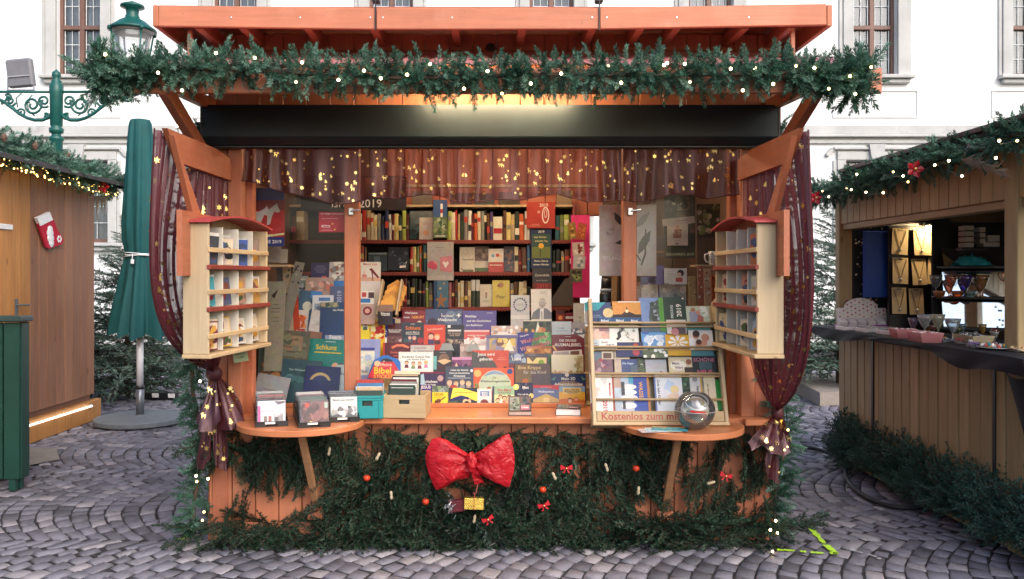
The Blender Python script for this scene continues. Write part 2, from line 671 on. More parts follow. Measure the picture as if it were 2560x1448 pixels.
class Art:
    """flat print: polygons with a colour each; u, v run 0..1 over w x h metres"""
    def __init__(s, w, h):
        s.w, s.h = w, h
        s.v, s.f, s.c = [], [], []
        s.k = 0
    def _add(s, P, F, col, lift=True):
        if lift:
            s.k += 1
        z = 0.0004 + 0.00012 * s.k
        b = len(s.v)
        s.v += [(p[0], p[1], z) for p in P]
        s.f += [[i + b for i in f] for f in F]
        s.c += [C3(col)] * len(P)
    def poly(s, pts, col):
        P = [(u * s.w, v * s.h) for u, v in pts]
        area = sum(P[i][0] * P[(i + 1) % len(P)][1] - P[(i + 1) % len(P)][0] * P[i][1] for i in range(len(P)))
        s._add(P if area > 0 else P[::-1], [list(range(len(P)))], col)
        return s
    def rect(s, u0, v0, u1, v1, col):
        return s.poly([(u0, v0), (u1, v0), (u1, v1), (u0, v1)], col)
    def disc(s, u, v, r, col, ry=None, n=14, a0=0, a1=360):
        ry = ry or r
        q = [R(a0 + (a1 - a0) * i / (n if a1 - a0 >= 360 else n - 1)) for i in range(n)]
        return s.poly([(u + r * math.cos(x), v + ry * s.w / s.h * math.sin(x)) for x in q], col)
    def text(s, t, u, v, col, width=None, height=None, rot=0, bold=True, align='c', maxh=None):
        V, F, w, h = text_mesh(t, bold)
        if not len(V):
            return s
        k = (width * s.w / w) if width else (height * s.h / h)
        if maxh and k * h > maxh * s.h:
            k = maxh * s.h / h
        P = V * k
        ox = {'c': w * k / 2, 'l': 0, 'r': w * k}[align]
        P = P - np.array([ox, h * k / 2])
        c, sn = math.cos(R(rot)), math.sin(R(rot))
        P = P @ np.array([[c, sn], [-sn, c]]) + np.array([u * s.w, v * s.h])
        s._add([tuple(p) for p in P], F, col)
        return s
    def blobs(s, u0, v0, u1, v1, cols, n, r, seed=0):
        rd = random.Random(seed * 77 + n)
        for i in range(n):
            rr = r * rd.uniform(0.5, 1.2)
            u = rd.uniform(u0 + rr * .6, max(u0 + rr * .6, u1 - rr * .6))
            v = rd.uniform(v0 + rr * .4, max(v0 + rr * .4, v1 - rr * .4))
            m = rd.randint(5, 8)
            ph = rd.uniform(0, 6.3)
            s.poly([(min(u1, max(u0, u + rr * rd.uniform(.6, 1.1) * math.cos(ph + 6.283 * k / m))),
                     min(v1, max(v0, v + rr * s.w / s.h * rd.uniform(.6, 1.1) * math.sin(ph + 6.283 * k / m)))) for k in range(m)], rd.choice(cols))
        return s
    def lines(s, u, v, col, n=3, width=0.6, gap=0.06, th=0.018, align='c', seed=1):
        rd = random.Random(seed)
        for i in range(n):
            w = width * rd.uniform(0.6, 1)
            a = u - w / 2 if align == 'c' else u
            s.rect(a, v - i * gap - th, a + w, v - i * gap, col)
        return s
    def kid(s, u, v, r, hair, shirt, skin='e8b090'):
        s.poly([(u - r * 1.1, v - 2.6 * r * s.w / s.h), (u + r * 1.1, v - 2.6 * r * s.w / s.h), (u + r * .8, v - .9 * r * s.w / s.h), (u - r * .8, v - .9 * r * s.w / s.h)], shirt)
        s.disc(u, v + r * .15 * s.w / s.h, r * 1.08, hair, n=10)
        s.disc(u, v - r * .15 * s.w / s.h, r * .85, skin, n=10)
        return s
    def build(s, parent, M, name='cover_print', mat=None):
        if not s.f:
            return None
        me = bpy.data.meshes.new(name)
        me.from_pydata([tuple(M @ Vector(p)) for p in s.v], [], s.f)
        a = me.color_attributes.new('Col', 'FLOAT_COLOR', 'POINT')
        a.data.foreach_set('color', np.array([(*c, 1) for c in s.c], dtype=np.float32).ravel())
        me.materials.append(mat or PRINT)
        me.update()
        o = link(name, me, parent)
        o['kind'] = 'stuff'
        return o

def coloured_mesh(mb, cols, name, mat, parent=None):
    """mesh whose faces take colours from a Col attribute (cols: one per material index)"""
    me = bpy.data.meshes.new(name)
    me.from_pydata(mb.v, [], mb.f)
    pc = np.zeros((len(mb.v), 4), np.float32)
    for f, m in zip(mb.f, mb.m):
        for i in f:
            pc[i] = (*C3(cols[m]), 1)
    a = me.color_attributes.new('Col', 'FLOAT_COLOR', 'POINT')
    a.data.foreach_set('color', pc.ravel())
    me.materials.append(mat)
    me.update()
    return link(name, me, parent)

# ------------------------------------------------------------------ foliage
def tpl_sprig(L, n, nl, nw, flat=False, seed=0, stem=0.0022, curve=0.0):
    r = np.random.default_rng(seed)
    V, Q, MI = [], [], []
    def ctr(t):
        return np.array([t * L, 0, curve * L * t * t])
    segs = 3
    for i in range(segs):
        a, b = ctr(i / segs), ctr((i + 1) / segs)
        b0 = len(V)
        ra, rb = stem * (1 - .5 * i / segs), stem * (1 - .5 * (i + 1) / segs)
        for p, rr in ((a, ra), (b, rb)):
            for q in (0, 2.09, 4.19):
                V.append(p + np.array([0, rr * math.cos(q), rr * math.sin(q)]))
        for k in range(3):
            Q.append([b0 + k, b0 + (k + 1) % 3, b0 + 3 + (k + 1) % 3, b0 + 3 + k]); MI.append(1)
    for i in range(n):
        t = (i + r.uniform(0, 1)) / n * 0.97 + 0.03
        p = ctr(t)
        if flat:
            ph = (0 if r.random() < .5 else math.pi) + r.normal(0, 0.45)
        else:
            ph = r.uniform(0, 2 * math.pi)
        an = R(r.uniform(38, 66)) * (1.0 - 0.55 * max(0, t - 0.75) / 0.25)
        d = np.array([math.cos(an), math.sin(an) * math.cos(ph), math.sin(an) * math.sin(ph)])
        ln = nl * r.uniform(.75, 1.15) * (1 - 0.25 * t)
        w = np.cross(d, r.normal(0, 1, 3)); w /= np.linalg.norm(w) + 1e-9
        b0 = len(V)
        V += [p, p + d * ln * .45 + w * nw, p + d * ln, p + d * ln * .45 - w * nw]
        Q.append([b0, b0 + 1, b0 + 2, b0 + 3]); MI.append(0)
    return np.array(V), np.array(Q), np.array(MI)

def rotz(a):
    return np.array([[math.cos(a), -math.sin(a), 0], [math.sin(a), math.cos(a), 0], [0, 0, 1]])

def basis(d, roll):
    d = np.asarray(d, float); d = d / (np.linalg.norm(d) + 1e-9)
    u = np.array([0, 0, 1.0]) if abs(d[2]) < .95 else np.array([1.0, 0, 0])
    y = np.cross(u, d); y /= np.linalg.norm(y)
    z = np.cross(d, y)
    c, s = math.cos(roll), math.sin(roll)
    return np.array([d, y * c + z * s, -y * s + z * c]).T

def tpl_bough(L, nt, nn, nl, nw, seed=0, ang=52, droop=-0.12, tl=0.5):
    r = np.random.default_rng(seed + 100)
    tw = [tpl_sprig(1.0, nn, 1.0, 1.0, True, seed * 7 + k) for k in range(3)]
    V, Q, MI = [], [], []
    n0 = 0
    def put(kind, Ls, M, o):
        nonlocal n0
        v, q, m = tpl_sprig(Ls, max(6, int(nn * Ls / (L * tl))), nl, nw, True, int(r.integers(1e6)), stem=0.003, curve=-0.12)
        V.append(v @ M.T + o); Q.append(q + n0); MI.append(m); n0 += len(v)
    def ctr(t):
        return np.array([t * L, 0, droop * L * t * t])
    put(0, L, np.eye(3), np.zeros(3))
    for i in range(nt):
        t = 0.12 + 0.85 * (i + r.uniform(.2, .8)) / nt
        sd = 1 if i % 2 else -1
        a = R(ang + r.normal(0, 8)) * sd
        Ls = L * tl * (1.05 - t) * r.uniform(.75, 1.15) + 0.03
        M = rotz(a) @ basis((1, 0, r.normal(-.08, .15)), 0)
        put(0, Ls, M, ctr(t))
    return np.vstack(V), np.vstack(Q), np.concatenate(MI)

def foliage(name, tpls, items, needle, parent=None, kind='stuff'):
    """items: (template, 3x3, position, tint); one joined mesh"""
    Vs, Qs, Ms, Ts = [], [], [], []
    b = 0
    for (k, M, p, tint) in items:
        v, q, m = tpls[k]
        Vs.append(v @ np.asarray(M).T + np.asarray(p)); Qs.append(q + b); Ms.append(m)
        Ts.append(np.full(len(v), tint)); b += len(v)
    V = np.vstack(Vs).astype(np.float32); Q = np.vstack(Qs).astype(np.int32)
    return quads_mesh(name, V, Q, np.concatenate(Ms), np.concatenate(Ts), [needle, STEM], parent, kind)

def quads_mesh(name, V, Q, MI, T, mats, parent=None, kind=None):
    me = bpy.data.meshes.new(name)
    me.vertices.add(len(V)); me.vertices.foreach_set('co', V.astype(np.float32).ravel())
    me.loops.add(Q.size); me.loops.foreach_set('vertex_index', Q.astype(np.int32).ravel())
    me.polygons.add(len(Q))
    me.polygons.foreach_set('loop_start', np.arange(0, Q.size, 4, dtype=np.int32))
    me.polygons.foreach_set('material_index', MI.astype(np.int32))
    a = me.attributes.new('tint', 'FLOAT', 'POINT')
    a.data.foreach_set('value', np.clip(T, 0, 1).astype(np.float32))
    for m in mats:
        me.materials.append(m)
    me.update(calc_edges=True)
    o = link(name, me, parent)
    if kind:
        o['kind'] = kind
    return o

BULB2_ME = MB().sphere((0, 0, 0), 0.0075, 8, 6).mesh('bulb', m_emit('dim warm bulb', (1.0, .66, .28), 3.5), True)
BULB_ME = MB().sphere((0, 0, 0), 0.0078, 8, 6).mesh('bulb', BULB, True)
LED_ME = MB().sphere((0, 0, 0), 0.008, 6, 5).mesh('bulb', LED, True)
# ------------------------------------------------------------------ ground
def mortar():
    t = NT('mortar between stones')
    t.bsdf(None, 0.9, 0, 0.2)
    tc = t.n('ShaderNodeTexCoord')
    n = t.noise(tc.outputs['Object'], 30, 5, .7)
    n2 = t.noise(tc.outputs['Object'], 1.2, 3)
    c = t.ramp(n, [(0.3, (0.022, 0.020, 0.022)), (0.7, (0.05, 0.046, 0.05))])
    t.l(t.mix(t.ramp(n2, [(.4, (0, 0, 0)), (.7, (.2, .2, .2))]), c, (0.05, 0.045, 0.045)), t.b.inputs['Base Color'])
    t.bump(n, .6, .01)
    return t.mat
ground = MB().add([(-60, -30, -0.014), (60, -30, -0.014), (60, 60, -0.014), (-60, 60, -0.014)], [[0, 1, 2, 3]]).build('ground', mortar())
structure(ground)
COBBLE = m_cobble()

def stones():
    hw, A, s = 0.965, 0.50, 0.117
    out = []
    r = np.random.default_rng(5)
    for k in range(-2, 7):
        yc = 0.05 + 2 * hw * (k + 0.5)
        Dm = D0 + yc + hw
        if Dm < 4.2:
            continue
        xm = 0.66 * Dm + 0.8
        n = 15
        for j in range(int(-xm / s), int((xm + A) / s) + 1):
            ph = r.uniform(-.4, .4) / n
            ts = -1 + 2 * (np.arange(n + 1) + r.normal(0, .09, n + 1)) / n + ph
            ts[0], ts[-1] = -1.035, 1.035
            for i in range(n):
                g = 0.0040 + abs(r.normal(0, .0026))
                t0, t1 = ts[i], ts[i + 1]
                dt = 1.7 * g / hw
                t0 += dt; t1 -= dt
                def P(t, jj, off):
                    if jj > j:                       # joints stand square to the arc
                        t = t - s * 2 * A * t / (hw * hw + 4 * A * A * t * t)
                    return np.array([(jj * s) - A * (1 - t * t) + off, yc + hw * t])
                q = np.array([P(t0, j, g), P(t0, j + 1, -g), P(t1, j + 1, -g), P(t1, j, g)])
                q += r.normal(0, .0038, (4, 2))
                c = q.mean(0)
                D = c[1] + D0
                if D < 4.25 or abs(c[0]) > 0.63 * D + .35 or D > 15.2:
                    continue
                if abs(c[0]) < 1.55 and 0.15 < c[1] < 1.95: continue
                if c[0] < -4.7 and c[1] < 4.3: continue
                if c[0] > 3.3 and c[1] < 2.2: continue
                z = r.normal(-0.003, .0025)
                tl = r.normal(0, .004, 4)
                V = []
                for m, (ins, dz) in enumerate(((0.013, 0.0), (0.0, -0.009), (-0.004, -0.04))):
                    for e in range(4):
                        d = (c - q[e]); L = np.linalg.norm(d)
                        p = q[e] + d / L * ins
                        V.append((p[0], p[1], min(0.004, z + tl[e] * (m == 0)) + dz))
                tint = float(np.clip(r.normal(.48, .30), 0, 1))
                out.append((D, c, np.array(V), tint))
    return out
ST = stones()
QST = np.array([[0, 1, 2, 3], [4, 5, 1, 0], [5, 6, 2, 1], [6, 7, 3, 2], [7, 4, 0, 3], [8, 9, 5, 4], [9, 10, 6, 5], [10, 11, 7, 6], [11, 8, 4, 7]])
def seen(c):
    x, y = c[0], c[1]
    D = y + D0
    px, py = CX + FPX * x / D, CY + FPX * EYE / D
    if not (5 < px < 2555 and py < 1446): return False
    if abs(x) < 1.85 and y > -0.15: return False
    if x > 2.75 and y < 2.4: return False
    if y > 0 and abs(x) < 1.9 * D / D0: return False
    return True
order = sorted([i for i, q in enumerate(ST) if seen(q[1])], key=lambda i: ST[i][0])
near = set(order[:300])
for i in order[:300]:
    D, c, V, t = ST[i]
    o = quads_mesh('cobblestone', V - np.array([c[0], c[1], 0]), QST, np.zeros(9), np.full(12, t), [COBBLE], ground)
    o.location = (c[0], c[1], 0)
Vs = np.vstack([ST[i][2] for i in range(len(ST)) if i not in near])
nn_ = len(Vs) // 12
Qs = np.vstack([QST + 12 * i for i in range(nn_)])
Ts = np.concatenate([np.full(12, ST[i][3]) for i in range(len(ST)) if i not in near])
quads_mesh('cobblestones', Vs, Qs, np.zeros(len(Qs)), Ts, [COBBLE], ground, 'stuff')

# fallen needles and crumbs before the stall
rq = np.random.default_rng(9)
V_, Q_ = [], []
for i in range(900):
    x, yy = rq.uniform(-2.3, 2.6), -.12 - abs(rq.normal(0, .22))
    a, L = rq.uniform(0, 6.28), rq.uniform(.010, .026)
    d = np.array([math.cos(a), math.sin(a), 0]) * L; w = np.array([-math.sin(a), math.cos(a), 0]) * (.0012 if i % 7 else .004)
    p = np.array([x, yy, .0055 + .001 * rq.random()])
    b = len(V_); V_ += [p - w, p + d * .5 - w, p + d, p + w]; Q_.append([b, b + 1, b + 2, b + 3])
quads_mesh('fallen_needles', np.array(V_), np.array(Q_), np.array([0 if i % 7 else 1 for i in range(900)]), np.full(len(V_), .4), [NEED_F, m_plain('brown leaf crumbs', (.16, .10, .06), .9)], ground, 'stuff')
# sprayed yellow-green marks and pale spilled paint on the stones
LIME = m_paint('lime spray paint', (0.45, 0.75, 0.03), 0.6, 0.25, 30)
def stroke(pts, w, mat, name, seed=0, gaps=0.0):
    rd = random.Random(seed)
    m = MB()
    for a, b in zip(pts[:-1], pts[1:]):
        a, b = gat(*a), gat(*b)
        d = (b - a); n = Vector((-d.y, d.x, 0)).normalized()
        K = max(3, int(d.length / .03))
        for k in range(K):
            if rd.random() < gaps: continue
            p, q = a + d * k / K, a + d * (k + 1.15) / K
            w0, w1 = w * rd.uniform(.5, 1.2), w * rd.uniform(.5, 1.2)
            z = Vector((0, 0, 0.0052 + .0004 * (k % 3)))
            m.add([p + n * w0 + z, p - n * w0 + z, q - n * w1 + z, q + n * w1 + z], [[0, 1, 2, 3]])
    return m.build(name, mat, ground)
stroke([(1942, 1376), (2000, 1380), (2040, 1384), (2092, 1386)], .017, LIME, 'paint_marking', 1, .12)
stroke([(2022, 1316), (2042, 1340), (2060, 1360), (2090, 1386)], .019, LIME, 'paint_marking', 2, .15)
stroke([(448, 1352), (478, 1340)], .03, LIME, 'paint_marking', 3)
stroke([(470, 1332), (488, 1325)], .02, LIME, 'paint_marking', 6)
stroke([(578, 1364), (606, 1364)], .010, LIME, 'paint_marking', 4)
stroke([(640, 1360), (664, 1362)], .008, LIME, 'paint_marking', 5)
SPILL = m_paint('dried white spill', (0.45, 0.43, 0.44), 0.7, 0.2, 30)
stroke([(2100, 1372), (2140, 1380), (2185, 1392), (2200, 1400)], .011, SPILL, 'paint_marking', 7, .35)
stroke([(2140, 1345), (2190, 1362), (2230, 1368)], .008, SPILL, 'paint_marking', 8, .5)
m = MB()
a, b, c_, d_ = gat(58, 1120), gat(140, 1122), gat(150, 1150), gat(58, 1168)
zz = Vector((0, 0, .006))
m.add([a + zz, d_ + zz, c_ + zz, b + zz], [[0, 1, 2, 3]])
m.build('concrete_patch', m_paint('concrete patch', (0.22, 0.20, 0.18), .85, .2, 8, .5), ground)

# ------------------------------------------------------------------ town building
FY = 14.8                                # facade plane, 20 m from the camera
PLASTER = m_paint('cream plaster', (0.74, 0.75, 0.74), 0.85, 0.05, 0.6, 0.2, stain=(0.64, 0.65, 0.64))
STONE = m_paint('weathered sandstone', (0.44, 0.44, 0.43), 0.85, 0.18, 1.3, 0.5, stain=(0.27, 0.27, 0.28))
WINBROWN = m_wood('brown window wood', (0.13, 0.065, 0.05), (0.20, 0.11, 0.085), 2, 4, .5, .05)
GARDINE = m_paint('grey net curtain', (0.20, 0.22, 0.24), .9, .3, 2.5, .2)
LEAD = m_plain('pale glazing bar', (0.62, 0.64, 0.66), .5)
town = thing('town_building', 'pale cream plaster building with stone-framed brown windows behind the market huts', 'building', loc=(0, FY, 0))
FXS = [(p - CX) * 20 / FPX for p in (197, 587, 977, 1379, 1776, 2187, 2585)]
FXS = [FXS[0] - 3.7, *FXS, FXS[-1] + 3.75]
wins = []
for x in FXS:
    wins.append((x, 0.52, 6.32, 9.4, 1))
    wins.append((x, 0.70, 2.40, 4.33, 0))
xs = sorted({-18, 18, *[round(w[0] - w[1], 4) for w in wins], *[round(w[0] + w[1], 4) for w in wins]})
zs = [0, 2.40, 4.33, 6.32, 9.4, 11]
m = MB()
for i in range(len(xs) - 1):
    for j in range(len(zs) - 1):
        xc, zc = (xs[i] + xs[i + 1]) / 2, (zs[j] + zs[j + 1]) / 2
        if any(abs(xc - w[0]) < w[1] and w[2] < zc < w[3] for w in wins): continue
        m.add([(xs[i], 0, zs[j]), (xs[i + 1], 0, zs[j]), (xs[i + 1], 0, zs[j + 1]), (xs[i], 0, zs[j + 1])], [[0, 1, 2, 3]])
for w in wins:
    x0, x1, z0, z1 = w[0] - w[1], w[0] + w[1], w[2], w[3]
    for q in ([(x0, z0), (x0, z1)], [(x0, z1), (x1, z1)], [(x1, z1), (x1, z0)], [(x1, z0), (x0, z0)]):
        (a, b), (c, d) = q
        m.add([(a, 0, b), (c, 0, d), (c, .35, d), (a, .35, b)], [[0, 1, 2, 3]])
m.span((-18, .36, 0), (18, .5, 11), 0)
m.build('wall', PLASTER, town)
m = MB()
m.span((-18, -.10, 4.93), (18, .01, 5.14), .01)
m.span((-18, -.16, 4.86), (18, .01, 4.925), .02)
m.span((-18, -.07, 4.72), (18, .01, 4.80), .01)
m.build('cornice', STONE, town)
MB().span((-18, -.06, 0), (18, .01, .75), .01).build('plinth', STONE, town)
for (x, hw, z0, z1, up) in wins:
    m = MB()                                            # stone surround
    sw = .24 if up else .2
    pj = -.07
    for sgn in (-1, 1):
        a = x + sgn * hw
        m.span((a, pj, z0), (a + sgn * sw, .012, z1), .01)
        m.span((a + sgn * (sw + .004), pj + .03, z0), (a + sgn * (sw + .09), .012, z1), .01)
    if not up:
        m.span((x - hw - sw, pj, z1 + .004), (x + hw + sw, .012, z1 + .2), .01)
        m.span((x - hw - .3, pj - .04, z1 + .24), (x + hw + .3, .012, z1 + .31), .015)
        m.bar((x - hw - .3, pj + .02, z1 + .27), (x - hw - .45, pj + .02, z1 + .1), .1, .07, .01, up=(0, 1, 0))
        m.bar((x + hw + .3, pj + .02, z1 + .27), (x + hw + .45, pj + .02, z1 + .1), .1, .07, .01, up=(0, 1, 0))
    w = m.build('window', STONE, town)
    if not up:
        MB().prism([(x - .13, z1 - .0), (x + .13, z1 - .0), (x + .19, z1 + .36), (x - .19, z1 + .36)], .14, 0, Matrix.Translation((0, -.155, 0))).build('keystone', STONE, w)
    m = MB()
    m.span((x - hw - .34, -.2, z0 - .09), (x + hw + .34, .03, z0 - .005), .015)
    m.span((x - hw - .26, -.12, z0 - .2), (x + hw + .26, .02, z0 - .095), .02)
    m.build('sill', STONE, w)
    m = MB()                                            # frame with sashes
    ty = .20
    tr = z0 + (1.17 if up else 1.30)
    for sx in (-1, 1):
        m.span((x + sx * hw, ty - .05, z0), (x + sx * (hw - .075), ty + .05, z1), .008)
    m.span((x - .055, ty - .056, z0 + .002), (x + .055, ty + .05, z1), .008)
    m.span((x - hw + .076, ty - .06, tr - .05), (x + hw - .076, ty + .045, tr + .05), .01)
    m.span((x - hw + .076, ty - .045, z0), (x + hw - .076, ty + .045, z0 + .09), .008)
    m.build('window_frame', WINBROWN, w)
    b = MB()
    for sx in (-1, 1):
        xa, xb = x + sx * .055, x + sx * (hw - .075)
        xa, xb = min(xa, xb), max(xa, xb)
        for (za, zb, rows) in ((z0 + .09, tr - .05, 2), (tr + .05, z1, 3)):
            for e in (xa + .03, xb - .03):
                b.span((e - .008, ty - .012, za + .012), (e + .008, ty + .012, zb - .012), .002)
            for k in range(1, rows + 1):
                zz = za + (zb - za) * k / (rows + 1)
                b.span((xa + .01, ty - .008, zz - .008), (xb - .01, ty + .008, zz + .008), .002)
            b.span(((xa + xb) / 2 - .006, ty - .007, za + .01), ((xa + xb) / 2 + .006, ty + .007, zb - .01), .002)
    b.build('glazing_bar', LEAD, w)
    MB().add([(x - hw, ty + .03, z0), (x + hw, ty + .03, z0), (x + hw, ty + .03, z1), (x - hw, ty + .03, z1)], [[0, 1, 2, 3]]).build('pane', PANE, w)
    P = [[(x - hw + 2 * hw * k / 60, .30 + .022 * math.sin(k * 1.05 + 2 * math.sin(k * .3)), z) for k in range(61)] for z in (z0, z1)]
    MB().grid(P).build('net_curtain', GARDINE, w, True)
    if up:                                              # recessed panel field under the window
        m = MB()
        for (a, bz, c, dz) in ((x - 1.0, 5.95, x + 1.0, 5.975), (x - 1.0, 5.33, x + 1.0, 5.355)):
            m.span((a, -.03, bz), (c, .01, dz), .004)
        for a in (x - 1.0, x + .975):
            m.span((a, -.026, 5.357), (a + .025, .01, 5.948), .004)
        m.build('panel_moulding', PLASTER, town)

# ------------------------------------------------------------------ street lamp with scroll arms
GREEN = m_paint('green cast iron paint', (0.008, 0.078, 0.068), 0.35, 0.2, 8, .1)
LY = 5.8
lx = at(141, 690, LY).x
def lz(py): return at(0, py, LY).z
lamp = thing('street_lamp', 'green cast-iron street lamp with scrolled arms and a bell-shaped lantern', 'street lamp', loc=(lx, LY, 0))
zt = lz(175); za = lz(230)
m = MB()
prof = [(.16, 0), (.16, .3), (.1, .4), (.085, 1.2), (.075, lz(352) - .02), (.09, lz(350)), (.095, lz(345)), (.06, lz(340)), (.055, lz(335)), (.085, lz(332)), (.09, lz(322)), (.06, lz(318)), (.075, lz(314)), (.08, lz(236)), (.085, lz(232)), (.085, lz(212)), (.06, lz(208)), (.065, lz(203)), (.03, lz(198)), (.055, lz(192)), (.05, lz(182)), (.015, lz(176)), (.001, lz(173))]
m.lathe(prof, n=16)
m.build('post', GREEN, lamp, True)
def spiral(c, r0, turns, a0, sgn, n=26):
    return [(c[0] + sgn * r0 * (1 - .8 * k / n) * math.cos(a0 + turns * 6.283 * k / n), 0, c[1] + r0 * (1 - .8 * k / n) * math.sin(a0 + turns * 6.283 * k / n)) for k in range(n + 1)]
for sgn in (-1, 1):
    m = MB()
    L = .98
    m.bar((sgn * .07, 0, za), (sgn * L, 0, za), .03, .03)
    # lower curved strut
    pts = [(sgn * a, 0, za + b) for a, b in ((.06, -.27), (.10, -.33), (.18, -.365), (.28, -.365), (.38, -.335), (.48, -.28), (.58, -.20), (.68, -.125), (.80, -.075), (.95, -.055))]
    m.tube(pts, .022, 6)
    m.tube(spiral((sgn * .62, za - .075), .05, 1.3, .6, sgn), .014, 6)
    m.tube(spiral((sgn * .16, za - .12), .085, 1.5, 4.0, sgn), .015, 6)
    m.tube(spiral((sgn * .78, za - .04), .04, 1.3, 3.4, sgn), .012, 6)
    m.tube(spiral((sgn * .31, za - .17), .125, 1.7, 2.6, sgn), .016, 6)
    m.tube(spiral((sgn * .60, za - .12), .075, 1.5, 3.4, sgn), .015, 6)
    m.tube(spiral((sgn * .13, za - .32), .045, 1.3, 1.0, sgn), .016, 6)
    m.tube(spiral((sgn * .93, za - .075), .065, 1.5, 1.2, sgn), .016, 6)
    m.tube(spiral((sgn * .45, za - .27), .055, 1.2, .4, sgn), .014, 6)
    m.tube([(sgn * .31, 0, za - .04), (sgn * .38, 0, za - .12), (sgn * .36, 0, za - .24), (sgn * .28, 0, za - .31)], .009, 6)
    m.tube([(sgn * .45, 0, za - .02), (sgn * .52, 0, za - .08), (sgn * .50, 0, za - .2)], .009, 6)
    for (qx, qz) in ((.36, -.13), (.55, -.21), (.7, -.15), (.2, -.12)):
        m.sphere((sgn * qx, 0, za + qz), .018, 8, 6)
    m.build('bracket', GREEN, lamp, True)
lo = (at(331, 690, LY).x - lx)
m = MB()
def L_(py): return lz(py)
m.lathe([(.002, L_(2)), (.02, L_(4)), (.145, L_(14)), (.15, L_(19)), (.085, L_(23)), (.075, L_(38)), (.09, L_(42)), (.085, L_(46)), (.17, L_(55)), (.25, L_(68)), (.295, L_(74)), (.30, L_(78)), (.27, L_(80))][::-1], (lo, 0, 0), 28)
lan = m.build('lantern', GREEN, lamp, True)
MB().lathe([(.265, L_(80.5)), (.15, L_(82)), (.02, L_(84))][::-1], (lo, 0, 0), 24).build('reflector', m_plain('white enamel', (.75, .75, .75), .3), lan, True)
MB().lathe([(.13, L_(225)), (.235, L_(86))], (lo, 0, 0), 24).build('glass', m_thin('lantern glass', (.93, .95, .96), .1, .05, .12), lan, True)
m = MB()
for k in range(4):
    q = math.pi / 4 + k * math.pi / 2
    m.tube([(lo + .14 * math.cos(q), .14 * math.sin(q), L_(228)), (lo + .275 * math.cos(q), .275 * math.sin(q), L_(80))], .012, 6)
    m.sphere((lo + .29 * math.cos(q), .29 * math.sin(q), L_(79)), .03, 8, 6)
m.lathe([(.05, L_(240)), (.15, L_(230)), (.15, L_(224)), (.12, L_(222))], (lo, 0, 0), 20)
m.build('cage', GREEN, lan, True)

# floodlight standing on the left arm
fl = at(52, 215, LY)
flood = thing('floodlight', 'grey box floodlight standing on the left arm of the street lamp', 'floodlight', loc=(fl.x, LY, za + .02))
m = MB()
rot = Euler((R(6), R(-4), R(-4))).to_matrix().to_4x4()
m.box((0, 0, .22), (.34, .10, .36), .03, 0, rot)
m.build('housing', m_paint('grey lacquered housing', (.17, .17, .19), .4), flood)
m = MB(); m.box((-.0, -.056, .17), (.30, .012, .012), .003, 0, rot); m.build('visor', m_plain('pale grey visor', (.42, .42, .46), .35), flood)
m = MB()
m.bar((-.17, 0, 0), (-.16, 0, .2), .02, .02); m.bar((.17, 0, 0), (.16, 0, .2), .02, .02); m.bar((-.17, 0, .005), (.17, 0, .005), .02, .012)
m.build('bracket', m_plain('galvanised steel', (.4, .4, .42), .4, 1), flood)

# ------------------------------------------------------------------ left hut
LX = -4.47
HUTWOOD = m_wood('honey stained planks', (0.36, 0.145, 0.035), (0.52, 0.24, 0.07), 2, 4, .5, .12, .2)
HUTDARK = m_wood('brown stained planks', (0.20, 0.085, 0.045), (0.31, 0.145, 0.078), 2, 4, .5, .12, .2)
lhut = thing('wooden_hut', 'honey-brown plank hut left of the orange book stall', 'hut', loc=(LX, 0, 0))
y = -1.2; k = 0
yend = 4.38
while y < yend - .02:
    w = .158 if k % 3 else .19
    w = min(w, yend - y)
    mm = MB().box((0, 0, 0), (.028, w - .006, 2.34), .004).mesh('plank', HUTDARK if (y > 3.0) else HUTWOOD)
    o = link('plank', mm, lhut, (.0 + random.uniform(-.002, .002), y + w / 2, .30 + 1.17))
    y += w; k += 1
MB().span((-.06, -1.2, 0), (.03, 4.5, .23), .006).build('base_board', HUTWOOD, lhut)
MB().span((-2.2, -1.2, .02), (-.03, 4.36, 2.62), .01).build('inner_wall', HUTDARK, lhut)
MB().span((-.05, -1.2, 2.60), (.05, 4.6, 2.72), .006).build('eave_board', HUTDARK, lhut)
m = MB()
m.add([(.35, -1.6, 2.66), (.35, 4.75, 2.66), (-1.6, 4.75, 3.4), (-1.6, -1.6, 3.4), (.35, -1.6, 2.62), (.35, 4.75, 2.62), (-1.6, 4.75, 3.36), (-1.6, -1.6, 3.36)],
      [[0, 1, 2, 3], [7, 6, 5, 4], [0, 4, 5, 1], [1, 5, 6, 2], [2, 6, 7, 3], [3, 7, 4, 0]])
m.build('roof', m_paint('tar paper', (.05, .045, .045), .9), lhut)
hp = atx(48, 768, LX + .03)
m = MB()
m.box((.012, hp.y - .02, hp.z), (.02, .05, .16), .006)
m.tube([(.02, hp.y - .02, hp.z + .02), (.06, hp.y - .02, hp.z + .02), (.065, hp.y + .11, hp.z + .015)], .011, 8)
m.build('door_handle', m_plain('dull grey metal', (.18, .19, .2), .4, .8), lhut)
m = MB(); m.box((.02, atx(8, 567, LX).y, atx(8, 567, LX).z), (.02, .22, .05), .004); m.build('door_sign', WHITEP, lhut)
# rope light along the foot of the hut
rope = thing('rope_light', 'lit white rope light along the foot of the left hut', 'light')
a, b = atx(75, 1064, LX + .055), atx(230, 1015, LX + .055)
MB().tube([a + (b - a) * k / 30 + Vector((0, 0, .003 * (k % 2))) for k in range(31)], .009, 6).build('tube', m_emit('rope light glow', (1, .93, .82), 2.5), rope, True)
for p in (a, b):
    MB().box(p + Vector((-.012, 0, 0)), (.02, .03, .04), .003).build('clip', ALU, rope)

